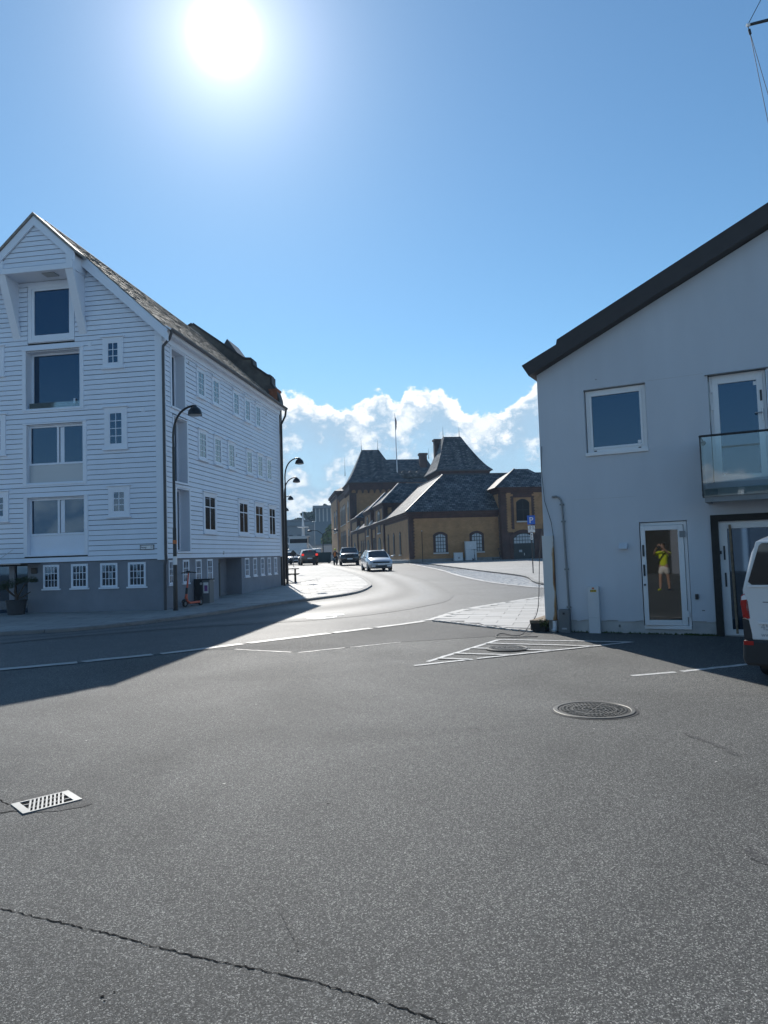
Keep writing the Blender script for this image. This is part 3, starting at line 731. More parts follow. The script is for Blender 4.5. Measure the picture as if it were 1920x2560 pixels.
# ------------------------------------------------------------------ house parts
def wall_core(b, F, u0, u1, v0, v1, ops, w0, w1):      # wall slab with rectangular openings left out
    us = sorted({u0, u1} | {min(max(x, u0), u1) for o in ops for x in o[:2]}); vs = sorted({v0, v1} | {min(max(x, v0), v1) for o in ops for x in o[2:4]})
    for a, c in zip(us, us[1:]):
        run = None
        for d, e in zip(vs, vs[1:]):
            m = ((a + c) / 2, (d + e) / 2); hole = any(o[0] < m[0] < o[1] and o[2] < m[1] < o[3] for o in ops)
            if hole:
                if run: fbox(b, F, a, c, run[0], run[1], w0, w1); run = None
            else: run = (run[0], e) if run else (d, e)
        if run: fbox(b, F, a, c, run[0], run[1], w0, w1)
    return b
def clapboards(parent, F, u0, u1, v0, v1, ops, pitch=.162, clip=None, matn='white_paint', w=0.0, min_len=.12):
    n = round((v1 - v0) / pitch); pitch = (v1 - v0) / n
    for i in range(n):
        a = v0 + i * pitch; c = a + pitch; segs = [(u0, u1)]
        for o in ops:
            if o[2] < (a + c) / 2 < o[3]:
                segs = [s for (p, q) in segs for s in ((p, min(q, o[0])), (max(p, o[1]), q)) if s[1] - s[0] > .02]
        long_ = [s_ for s_ in segs if s_[1] - s_[0] > 6 and random.random() < .62]
        for s_ in long_: segs.remove(s_); m_ = s_[0] + (s_[1] - s_[0]) * random.uniform(.25, .75); segs += [(s_[0], m_ - .003), (m_ + .003, s_[1])]
        for p, q in segs:
            pb, qb, pt, qt = p, q, p, q
            if clip:
                lo, hi = clip(a); pb, qb = max(p, lo), min(q, hi); lo, hi = clip(c); pt, qt = max(p, lo), min(q, hi)
                if qt - pt < .02:
                    pt = qt = (pt + qt) / 2; pt -= .01; qt += .01
                if qb - pb < min_len: continue
            j = random.uniform(-.002, .003); k = random.uniform(-.002, .002)
            wb, wt = w + .048 + j, w + .030
            P = [(pb, a + .016 + k, w + .003), (qb, a + .016 + k, w + .003), (qt, c, w + .003), (pt, c, w + .003), (pb, a + .016 + k, wb), (qb, a + .016 + k, wb), (qt, c, wt), (pt, c, wt)]
            MB().hexa([F(*x) for x in P]).build('clapboard', matn, parent)
def panes(parent, F, u0, u1, v0, v1, w, nx, ny, gap, matn, tilt=.35, rows=None):
    vs = rows or [v0 + (v1 - v0) * k / ny for k in range(ny + 1)]
    pw = (u1 - u0) / nx; proto = {}
    o0 = Vector(F(0, 0, 0)); eu = Vector(F(1, 0, 0)) - o0; ev = Vector(F(0, 1, 0)) - o0; ew = Vector(F(0, 0, 1)) - o0
    rot = Matrix((eu, ev, ew)).transposed().to_4x4()
    for j in range(len(vs) - 1):
        hh = vs[j + 1] - vs[j]; key = round(hh, 3)
        if key not in proto: proto[key] = MB().box(-pw / 2 + gap / 2 - .004, pw / 2 - gap / 2 + .004, -hh / 2 + gap / 2 - .004, hh / 2 - gap / 2 + .004, -.004, .004).mesh('pane', matn)
        for i in range(nx):
            o = bpy.data.objects.new('pane', proto[key]); C.objects.link(o); o.parent = parent
            cpos = Vector(F(u0 + pw * (i + .5), (vs[j] + vs[j + 1]) / 2, w))
            o.matrix_local = Matrix.Translation(cpos) @ rot @ Euler((R(random.uniform(-tilt, tilt)), R(random.uniform(-tilt, tilt)), 0)).to_matrix().to_4x4()
def window(parent, F, u0, u1, v0, v1, nx, ny, glass='glass_dark', cas=.11, fr=.04, bar=.022, base=0.0, proud=.05, sill=.06, head=.05, trim='white_trim', rows=None, name='window', casing=True):
    """u0..v1 is the outside of the casing"""
    b = MB(); iu0, iu1, iv0, iv1 = u0 + cas, u1 - cas, v0 + cas * .8, v1 - cas
    if casing:
        fbox(b, F, u0, iu0, v0, v1, base, base + proud); fbox(b, F, iu1, u1, v0, v1, base, base + proud); fbox(b, F, iu0, iu1, iv1, v1, base, base + proud - .002); fbox(b, F, iu0, iu1, v0, iv0, base, base + proud - .002)
    else:
        iu0, iu1, iv0, iv1 = u0, u1, v0, v1
    gw = base + proud - .022
    fbox(b, F, iu0, iu1, iv0, iv1, gw - .03, gw - .012)
    o = b.build(name, trim, parent)
    s = MB()
    for q in ((iu0, iu0 + fr, iv0, iv1), (iu1 - fr, iu1, iv0, iv1), (iu0 + fr, iu1 - fr, iv1 - fr, iv1), (iu0 + fr, iu1 - fr, iv0, iv0 + fr)): fbox(s, F, *q, gw - .012, gw + .014)
    gu0, gu1, gv0, gv1 = iu0 + fr, iu1 - fr, iv0 + fr, iv1 - fr
    vs = [gv0 + (gv1 - gv0) * t for t in rows] if rows else [gv0 + (gv1 - gv0) * k / ny for k in range(ny + 1)]
    for k in range(1, nx): x = gu0 + (gu1 - gu0) * k / nx; fbox(s, F, x - bar / 2, x + bar / 2, gv0, gv1, gw - .010, gw + .011)
    for y in vs[1:-1]: fbox(s, F, gu0, gu1, y - bar / 2, y + bar / 2, gw - .009, gw + .010)
    s.build('sash', trim, o)
    panes(o, F, gu0, gu1, gv0, gv1, gw - .002, nx, ny, bar * .3, glass, rows=vs)
    if sill: fbox(MB(), F, u0 - .05, u1 + .05, v0 - .05, v0 - .004, base, base + proud + sill).build('sill', trim, o)
    if head: fbox(MB(), F, u0 - .05, u1 + .05, v1 + .004, v1 + .04, base, base + proud + head).build('head_moulding', trim, o)
    return o

# ------------------------------------------------------------------ white timber warehouse
def white_house():
    t = thing('timber_house', 'white clapboard warehouse with blue-grey basement and hoist gable at the street corner', 'house', (W0.x, W0.y, 0), -R(8.5))
    F = front(0); S = side(0); LEN = 12.6; XL = -7.66; EV = 9.18; RX = -3.83; SL = .93; BOT = 1.82
    big = [(-4.68, -2.78, 6.80, 8.72), (-4.66, -2.69, 4.37, 6.28), (-4.64, -2.66, 2.08, 3.90)]
    dr = (-5.75, -4.68, -.3, 1.79)
    rec = [(.62, 1.62, 6.78, 8.70), (.74, 1.74, 4.34, 6.45), (.88, 1.86, 2.06, 4.15)]
    ddoor = (4.58, 7.08, -.3, 1.79)
    b = MB()
    wall_core(b, F, XL, -.36, BOT, EV, big, -.36, 0); b.build('front_wall', 'white_trim', t)
    b = MB(); wall_core(b, S, 0, LEN, BOT, EV, rec, -.36, 0); b.build('street_wall', 'white_trim', t)
    b = MB(); b.box(XL, XL + .3, .37, LEN, -.3, EV); b.box(XL, -.37, LEN - .3, LEN - .01, -.3, EV); b.build('rear_wall', 'white_trim', t)
    apex = EV + (0 - RX) * SL
    b = MB(); b.prism([(XL + .005, EV), (-.005, EV), (RX, apex - .02)], lambda u, v, w: (u, v, w), 0, 1)
    b.v = []; b.f = []; b.m = []
    b.prism([(XL + .005, EV + .002), (-.005, EV + .002), (RX, apex - .02)], lambda u, v, w: (u, -w, v), -.34, 0)
    b.build('gable', 'white_trim', t)
    # plinth
    b = MB(); wall_core(b, front(.03), XL, -.03, -.4, BOT - .002, [dr], -.4, 0); b.build('plinth', 'plinth_grey', t)
    b = MB(); wall_core(b, side(-.03), .43, LEN, -.4, BOT - .004, [ddoor], -.9, 0); b.build('plinth', 'plinth_grey', t)
    clip = lambda v: (XL, 0) if v <= EV else (RX - (apex - v) / SL, RX + (apex - v) / SL)
    cas = [(o[0] - .12, o[1] + .12, o[2] - .02, o[3] + .02) for o in big] + [(-4.62, -2.95, 9.0, 10.9)]
    b = MB(); wall_core(b, F, XL, -.1, BOT, EV, cas, 0, .002); b.prism([(XL + .2, EV), (-.2, EV), (RX, apex - .2)], F, 0, .002); b.build('gap_shade_sheet', 'timber_dark', t)  # dark sheet behind the boards, added to deepen the shadow lines in the gaps
    b = MB(); wall_core(b, S, .1, LEN - .05, BOT, EV - .2, [(o[0] - .09, o[1] + .09, o[2] - .06, o[3] + .02) for o in rec], 0, .002); b.build('gap_shade_sheet', 'timber_dark', t)  # same dark sheet for the board shadow lines on the street wall
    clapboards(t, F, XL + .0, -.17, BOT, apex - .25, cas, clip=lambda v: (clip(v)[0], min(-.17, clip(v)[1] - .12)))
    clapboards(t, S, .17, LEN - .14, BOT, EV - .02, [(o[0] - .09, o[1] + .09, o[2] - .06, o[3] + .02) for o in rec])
    # corner boards
    b = MB(); fbox(b, F, -.20, .036, BOT - .02, EV - .05, .0, .05); fbox(b, S, -.0, .20, BOT - .02, EV - .05, .0, .036); b.build('corner_board', 'white_trim', t)
    b = MB(); fbox(b, S, LEN - .18, LEN, BOT - .02, EV - .1, 0, .05); b.build('corner_board', 'white_trim', t)
    b = MB(); fbox(b, F, XL, XL + .18, BOT - .02, EV - .05, 0, .05); b.build('corner_board', 'white_trim', t)
    # large gable windows, set back in their reveals
    def bigwin(o, mull, depth, panel, extra=None):
        u0, u1, v0, v1 = o; b = MB()
        fbox(b, F, u0 - .13, u0, v0, v1 + .03, 0, .055); fbox(b, F, u1, u1 + .13, v0, v1 + .03, 0, .055); fbox(b, F, u0 - .13, u1 + .13, v1 + .03, v1 + .07, 0, .075); fbox(b, F, u0 - .13, u1 + .13, v0 - .05, v0 - .003, 0, .065)
        wn = b.build('window', 'white_trim', t)
        W = -depth; fr = .065; gv0 = v0 + panel; s = MB()
        for q in ((u0, u0 + fr, gv0, v1), (u1 - fr, u1, gv0, v1), (u0 + fr, u1 - fr, v1 - fr, v1), (u0 + fr, u1 - fr, gv0, gv0 + fr)): fbox(s, F, *q, W - .03, W + .03)
        xs = [u0 + fr] + mull + [u1 - fr]
        for m in mull: fbox(s, F, m - .035, m + .035, gv0 + fr, v1 - fr, W - .03, W + .028)
        s.build('sash', 'white_trim', wn, bevel=.006)
        for p, q in zip(xs, xs[1:]): fbox(MB(), F, p, q, gv0 + fr - .01, v1 - fr + .01, W - .012, W - .004).build('pane', 'glass_dark', wn)
        fbox(MB(), F, u0 - .02, u1 + .02, v0 - .02, v1 + .02, W - .10, W - .06).build('window_back', 'black_paint', wn)
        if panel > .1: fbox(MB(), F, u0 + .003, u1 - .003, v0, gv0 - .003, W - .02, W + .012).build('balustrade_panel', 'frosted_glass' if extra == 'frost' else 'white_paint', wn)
        return wn
    w3 = bigwin(big[0], [], .30, .0)
    MB().box(-3.18, -3.12, .24, .28, 7.0, 7.16).build('window_vent', 'white_trim', w3)
    b = MB(); b.box(-4.6, -2.8, .02, .032, 6.84, 7.02); b.build('glass_guard', 'glass_clear', w3)
    w2 = bigwin(big[1], [-3.64], .12, .62, 'frost'); w1 = bigwin(big[2], [-3.63], .12, .62)
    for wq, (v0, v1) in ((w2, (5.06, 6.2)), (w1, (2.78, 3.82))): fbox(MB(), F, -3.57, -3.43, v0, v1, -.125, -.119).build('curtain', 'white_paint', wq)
    # attic window
    b = MB(); u0, u1, v0, v1 = -4.48, -3.08, 9.12, 10.80
    fbox(b, F, u0 - .12, u0, v0 - .1, v1 + .1, 0, .05); fbox(b, F, u1, u1 + .12, v0 - .1, v1 + .1, 0, .05); fbox(b, F, u0, u1, v1, v1 + .1, 0, .048); fbox(b, F, u0, u1, v0 - .1, v0, 0, .048)
    wn = b.build('window', 'white_trim', t); s = MB()
    for q in ((u0, u0 + .1, v0, v1), (u1 - .07, u1, v0, v1), (u0 + .1, u1 - .07, v1 - .07, v1), (u0 + .1, u1 - .07, v0, v0 + .13)): fbox(s, F, *q, .004, .03)
    s.build('sash', 'white_trim', wn); fbox(MB(), F, u0 + .1, u1 - .07, v0 + .13, v1 - .07, .003, .012).build('pane', 'glass_dark', wn)
    # small windows on the gable, right and left of the big ones
    for (u0, u1, v0, v1, ny) in ((-1.97, -1.27, 8.0, 8.98, 3), (-1.93, -1.16, 5.38, 6.70, 4), (-1.82, -1.10, 3.22, 4.17, 3)):
        window(t, F, u0, u1, v0, v1, 2, ny, cas=.15, base=.02)
        k = {8.0: -5.45, 5.38: -5.40, 3.22: -5.30}[v0]
        window(t, F, k - (u1 - u0), k, v0, v1, 2, ny, cas=.15, base=.02)
    for u0, u1 in ((-4.12, -3.57), (-3.15, -2.58), (-2.15, -1.57), (-1.21, -.62)):
        window(t, front(.03), u0, u1, .99, 1.75, 4, 3, cas=.035, fr=.03, bar=.018, base=-.005, proud=.04, sill=.02, head=0)
    # street side windows
    for y0 in (2.64, 4.05, 6.22, 7.60, 9.0): window(t, S, y0, y0 + .75, 7.56, 8.60, 2, 4, glass='glass_street', cas=.09, base=.02)
    for y0 in (2.69, 4.13, 5.56, 7.69, 9.12, 10.44): window(t, S, y0, y0 + .78, 5.32, 6.40, 2, 4, glass='glass_street', cas=.09, base=.02)
    for y0, y1 in ((3.04, 4.28), (6.6, 7.86), (8.62, 9.86), (10.56, 11.7)): window(t, S, y0, y1, 2.72, 4.18, 2, 2, glass='glass_brown', cas=.12, base=.02, rows=[0, .69, 1], bar=.035)
    for y0, y1 in ((.34, .80), (1.40, 1.88), (2.44, 2.92), (3.46, 3.94), (7.46, 7.95), (8.5, 8.95), (9.52, 9.97), (10.5, 10.93), (11.48, 11.9)):
        window(t, side(-.03), y0, y1, 1.01, 1.78, 3, 3, cas=.035, fr=.03, bar=.02, base=-.005, proud=.04, sill=.02, head=0)
    # deep-set windows in the street wall
    for (y0, y1, v0, v1) in rec:
        b = MB(); fbox(b, S, y0 - .09, y0, v0, v1 + .02, 0, .06); fbox(b, S, y1, y1 + .09, v0, v1 + .02, 0, .06); fbox(b, S, y0 - .09, y1 + .09, v1 + .02, v1 + .06, 0, .075); fbox(b, S, y0 - .09, y1 + .09, v0 - .06, v0 - .003, 0, .10)
        wn = b.build('window', 'white_trim', t); s = MB()
        for q in ((y0, y0 + .06, v0, v1), (y1 - .06, y1, v0, v1), (y0 + .06, y1 - .06, v1 - .06, v1), (y0 + .06, y1 - .06, v0, v0 + .07)): fbox(s, S, *q, -.34, -.29)
        s.build('sash', 'white_trim', wn); fbox(MB(), S, y0 + .06, y1 - .06, v0 + .07, v1 - .06, -.33, -.318).build('pane', 'glass_dark', wn)
        fbox(MB(), S, y0 + .003, y1 - .003, v0, v0 + .01, -.29, 0).build('sill', 'zinc', wn)
    # double glass street door in its recess
    y0, y1 = 4.58, 7.08; b = MB(); D = -.62
    fbox(b, side(-.03), y0, y1, -.3, 1.79, D - .06, D - .03); dn = b.build('door', 'plinth_grey', t)
    s = MB()
    for q in ((y0 + .02, y0 + .12, .15, 1.7), (5.55, 5.67, .15, 1.7), (y1 - .9, y1 - .8, .15, 1.7), (y0 + .02, y1 - .8, 1.62, 1.74), (y0 + .02, y1 - .8, .12, .3)): fbox(s, side(-.03), *q, D - .03, D + .03)
    s.build('door_frame', 'cabinet_grey', dn)
    fbox(MB(), side(-.03), y0 + .12, 5.55, .3, 1.62, D - .02, D - .01).build('pane', 'glass_dark', dn); fbox(MB(), side(-.03), 5.67, y1 - .9, .3, 1.62, D - .02, D - .01).build('pane', 'glass_dark', dn)
    fbox(MB(), side(-.03), y0 + .16, 5.40, .45, 1.15, D - .009, D + .002).build('poster', 'sticker_pale' if 'sticker_pale' in M else 'glass_pale', dn)
    fbox(MB(), side(-.03), 5.75, 6.0, .5, 1.15, D - .009, D + .002).build('poster', 'glass_pale', dn)
    MB().tube([(-.03 + D + .09, 5.52, .35), (-.03 + D + .09, 5.52, 1.55)], .018).build('handle', 'steel', dn, smooth=60)
    # entrance in the gable with glass canopy
    b = MB(); fbox(b, front(.03), -5.74, -4.68, -.3, 1.79, -.38, -.34); en = b.build('entrance', 'black_paint', t)
    s = MB(); fbox(s, front(.03), -5.30, -5.12, -.3, 1.75, -.02, .05); fbox(s, front(.03), -5.74, -4.7, .0, .12, -.03, .04); s.build('door_frame', 'plinth_grey', en)
    fbox(MB(), front(.03), -5.12, -4.70, .12, 1.74, -.03, -.02).build('pane', 'glass_dark', en); fbox(MB(), front(.03), -5.74, -5.30, .12, 1.74, -.03, -.02).build('pane', 'glass_dark', en)
    cp = MB().box(-6.6, -4.2, -1.0, -.02, 1.80, 1.822).build('canopy', 'glass_clear', t)
    MB().tube([(-5.16, -.02, 2.28), (-5.3, -.82, 1.83)], .009).build('canopy_rod', 'steel', cp); MB().box(-6.6, -4.2, -1.02, -1.003, 1.79, 1.83).build('canopy_edge', 'zinc', cp)
    b = MB(); fbox(b, front(.03), -4.54, -4.33, 1.49, 1.67, 0, .05); b.build('letter_box', 'plastic_dark', t, bevel=.015)
    # vents and small fittings
    for (u, v) in ((-2.42, 8.83), (-.62, 6.58)): fbox(MB(), F, u - .06, u + .06, v - .07, v + .07, .02, .055).build('wall_vent', 'white_trim', t)
    for (y, v) in ((4.95, 2.0), (2.0, 8.55), (8.15, 8.3), (10.6, 8.4), (6.55, 5.95)): fbox(MB(), S, y - .05, y + .05, v - .06, v + .06, .02, .05).build('wall_vent', 'plastic_grey', t)
    # roof: boarded slab, shingle courses, verge boards, gutter and downpipe
    ov = .36
    for sgn in (1, -1):
        e = Vector((RX + sgn * (3.83 + ov), 0, EV - ov * SL + .16)); r_ = Vector((RX, 0, apex + .16)); y0, y1 = -.28, LEN + .1
        nrm = Vector((sgn * SL, 0, 1)).normalized() * .10
        b = MB(); b.hexa([(e.x - nrm.x, y0, e.z - nrm.z), (e.x - nrm.x, y1, e.z - nrm.z), (r_.x, y1, r_.z - .137), (r_.x, y0, r_.z - .137), (e.x, y0, e.z), (e.x, y1, e.z), (r_.x, y1, r_.z), (r_.x, y0, r_.z)] if sgn < 0 else
               [(r_.x, y0, r_.z - .137), (r_.x, y1, r_.z - .137), (e.x - nrm.x, y1, e.z - nrm.z), (e.x - nrm.x, y0, e.z - nrm.z), (r_.x, y0, r_.z), (r_.x, y1, r_.z), (e.x, y1, e.z), (e.x, y0, e.z)][:])
        rf = b.build('roof', 'white_trim', t)
        sh = MB(); rr = random.Random(5 + sgn); d = (e - r_); L_ = d.length; d.normalize(); nn = Vector((sgn * SL, 0, 1)).normalized(); k = int(L_ / .24)
        for i in range(k + 1):
            s0 = L_ + .05 - i * .24; yy = y0 - .04 + rr.uniform(0, .1)
            while yy < y1:
                w_ = rr.uniform(.16, .34); th = rr.uniform(.014, .03); j = rr.uniform(-.03, .03)
                a0 = r_ + d * max(0, s0 - .34) + nn * .004; a1 = r_ + d * (s0 + j) + nn * (.022 + rr.uniform(0, .012))
                p = [(a0.x, yy, a0.z), (a0.x, yy + w_ - .012, a0.z), (a1.x, yy + w_ - .012, a1.z), (a1.x, yy, a1.z)]
                q_ = [(x + nn.x * th, y_, z + nn.z * th) for x, y_, z in p]
                sh.hexa(p[::-1] + q_[::-1] if sgn > 0 else p + q_); yy += w_
        o = sh.build('shingles', 'wood_shingle', rf); o['kind'] = 'stuff'
    b = MB().tube([(RX, -.3, apex + .14), (RX, LEN + .12, apex + .14)], .075, 8); b.build('ridge_cap', 'wood_shingle', t, smooth=50)
    vb = MB()
    for sgn in (1, -1):
        e = (RX + sgn * (3.83 + ov + .0), EV - ov * SL + .06); r_ = (RX, apex + .06)
        P = [e, (e[0], e[1] - .27), (RX, apex - .24), r_]
        vb.prism(P if sgn < 0 else P[::-1], lambda u, v, w: (u, -w, v), .24, .29)
    vb.build('verge_board', 'white_trim', t)
    b = MB(); fbox(b, S, -.24, LEN + .08, EV - .20, EV - .02, .0, .30); fbox(b, S, .0, LEN, EV - .42, EV - .2, .0, .10); b.build('eaves_board', 'white_trim', t)
    g = MB(); n = 8
    prof = [(.42 + .07 * math.cos(math.pi + math.pi * k / n), EV - .12 + .07 * math.sin(math.pi + math.pi * k / n)) for k in range(n + 1)]
    prof += [(x * .985 + .006, z + .012) for x, z in prof[::-1]]
    g.prism(prof, lambda u, v, w: (u, w, v), LEN + .1, -.26); g.build('gutter', 'lead_grey', t)
    MB().tube([(.42, -.18, EV - .16), (.42, -.16, EV - .26), (.32, -.10, EV - .42), (.10, -.075, EV - .62), (.09, -.07, EV - .8), (.09, -.07, 2.0), (.10, -.07, 1.8), (.05, -.055, 1.62), (.05, -.055, .1)], .045, 10).build('downpipe', 'lead_grey', t, smooth=60)
    MB().tube([(.42, LEN, EV - .16), (.36, LEN + .03, EV - .5), (.14, LEN + .06, EV - .9), (.12, LEN + .06, .1)], .05, 10).build('downpipe', 'black_paint', t, smooth=60)
    # hoist hood over the attic window
    HY = -.80; HW = 1.29; hx0, hx1, hb, he = RX - HW, RX + HW, 11.06, 11.53
    slope = 0
    b = MB()
    b.prism([(hx0, hb), (hx1, hb), (hx1, he), (RX, he + HW * SL), (hx0, he)], lambda u, v, w: (u, -w, v), .0, -HY - .04)
    hd = b.build('hoist_hood', 'white_trim', t)
    b = MB(); b.prism([(hx0 + .1, hb + .1), (hx1 - .1, hb + .1), (hx1 - .1, he - .1), (RX, he + HW * SL - .25), (hx0 + .1, he - .1)], front(HY + .04), 0, .002); b.build('gap_shade_sheet', 'timber_dark', hd)  # dark sheet again, darkening the shadow lines between the hood boards
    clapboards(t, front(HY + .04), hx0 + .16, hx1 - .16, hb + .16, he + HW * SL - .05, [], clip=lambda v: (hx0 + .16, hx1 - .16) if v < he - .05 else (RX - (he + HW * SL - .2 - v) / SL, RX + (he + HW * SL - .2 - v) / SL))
    vb = MB()
    for sgn in (1, -1):
        e = (RX + sgn * (HW + .1), he - .1 * SL + .10); P = [e, (e[0], e[1] - .30), (RX, he + HW * SL - .20), (RX, he + HW * SL + .10)]
        vb.prism(P if sgn < 0 else P[::-1], lambda u, v, w: (u, -w, v), -HY + .02, -HY + .075)
        x0, x1 = (hx1 - .2, hx1 + .02) if sgn > 0 else (hx0 - .02, hx0 + .2); vb.box(x0, x1, HY - .045, HY + .03, hb - .02, he - .05)
    vb.box(hx0 + .2, hx1 - .2, HY - .04, HY + .03, hb - .02, hb + .15); vb.build('verge_board', 'white_trim', hd)
    for sgn in (1, -1):
        x = RX + sgn * 1.17; b = MB()
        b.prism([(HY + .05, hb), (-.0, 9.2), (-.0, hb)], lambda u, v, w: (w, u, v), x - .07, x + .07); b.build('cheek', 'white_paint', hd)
        MB().hexa([(x - .13, HY - .01, hb - .02), (x + .13, HY - .01, hb - .02), (x + .13, -.02, 9.12), (x - .13, -.02, 9.12), (x - .13, HY + .07, hb + .05), (x + .13, HY + .07, hb + .05), (x + .13, .05, 9.26), (x - .13, .05, 9.26)]).build('brace', 'white_trim', hd)
    MB().box(-3.72, -3.3, -.62, -.32, hb - .03, hb - .002).build('soffit_vent', 'plastic_grey', hd)
    for sgn in (1, -1):
        b = MB(); e = (RX + sgn * (HW + .16), he - .16 * SL + .12); r_ = (RX, he + HW * SL + .12)
        P = [e, r_, (r_[0], r_[1] + .09), (e[0], e[1] + .09)]
        b.prism(P if sgn > 0 else P[::-1], lambda u, v, w: (u, -w, v), .20, -HY + .12); b.build('hood_roof', 'wood_shingle', hd)
    # street name plate
    b = MB(); fbox(b, F, -.77, -.30, 2.13, 2.285, .035, .058); np_ = b.build('name_plate', 'sign_black', t); b = MB(); fbox(b, F, -.748, -.322, 2.150, 2.265, .058, .061); pf = b.build('plate_face', 'sign_white', np_)
    text_mesh('lettering', 'Skansegt.', .085, 'sign_black', np_, Matrix.Translation((-.735, -.062, 2.183)) @ Matrix.Rotation(math.pi / 2, 4, 'X'), sx=.62, depth=.001)
    text_mesh('lettering', '13', .095, 'sign_black', np_, Matrix.Translation((-.42, -.062, 2.180)) @ Matrix.Rotation(math.pi / 2, 4, 'X'), sx=.8, depth=.001)
    return t
WH = white_house()

# house beyond it: tall plastered party gable with stepped brickwork
def neighbour():
    t = thing('stone_house', 'tall dark house with patchy plastered gable and stepped brick verge behind the white warehouse', 'house', (W0.x, W0.y, 0), -R(8.5))
    y0 = 13.1
    P = [(-9.3, -.3), (-.10, -.3), (-.10, 9.2), (-.13, 9.62), (-.28, 10.12), (-.50, 10.42), (-.50, 10.80), (-.66, 10.84), (-1.44, 11.42), (-1.48, 11.74), (-1.86, 11.78), (-3.2, 12.78), (-4.55, 13.78), (-5.0, 13.55), (-9.3, 9.6)]
    MB().prism(P, lambda u, v, w: (u, -w, v), -y0 - .5, -y0).build('party_gable', 'plaster_patch', t)
    cp = MB()
    for a, c in zip(P[2:], P[3:-1]):
        d = Vector((c[0] - a[0], c[1] - a[1])); n = Vector((d.y, -d.x)).normalized() * .10
        cp.prism([a, (a[0] + n.x, a[1] + n.y), (c[0] + n.x, c[1] + n.y), c], lambda u, v, w: (u, -w, v), -y0 - .55, -y0 + .07)
    cp.build('coping', 'brown_metal', t)
    MB().box(-9.3, -2.0, y0 + .5, y0 + 4, -.3, 9.0).build('wall', 'plinth_grey', t)
    b = MB()
    for sgn in (1, -1):
        e, r_ = (-4.6 + sgn * 2.7, 11.0), (-4.6, 13.5); Q = [e, r_, (r_[0], r_[1] + .12), (e[0], e[1] + .12)]
        b.prism(Q if sgn > 0 else Q[::-1], lambda u, v, w: (u, -w, v), -y0 - 4, -y0 - .5)
    b.build('roof', 'slate', t)
    b = MB(); b.box(-.52, -.14, y0 - .12, y0 + .5, 9.1, 10.05); b.box(-.56, -.10, y0 - .16, y0 + .54, 10.05, 10.15); b.build('chimney', 'brick_orange', t)
    b = MB()
    b.prism([(-5.0, 11.5), (-2.35, 11.9), (-3.55, 13.62)], lambda u, v, w: (u, -w, v), -y0 - 4, -y0 - 2.2); b.build('cross_gable', 'lead_grey', t)
neighbour()

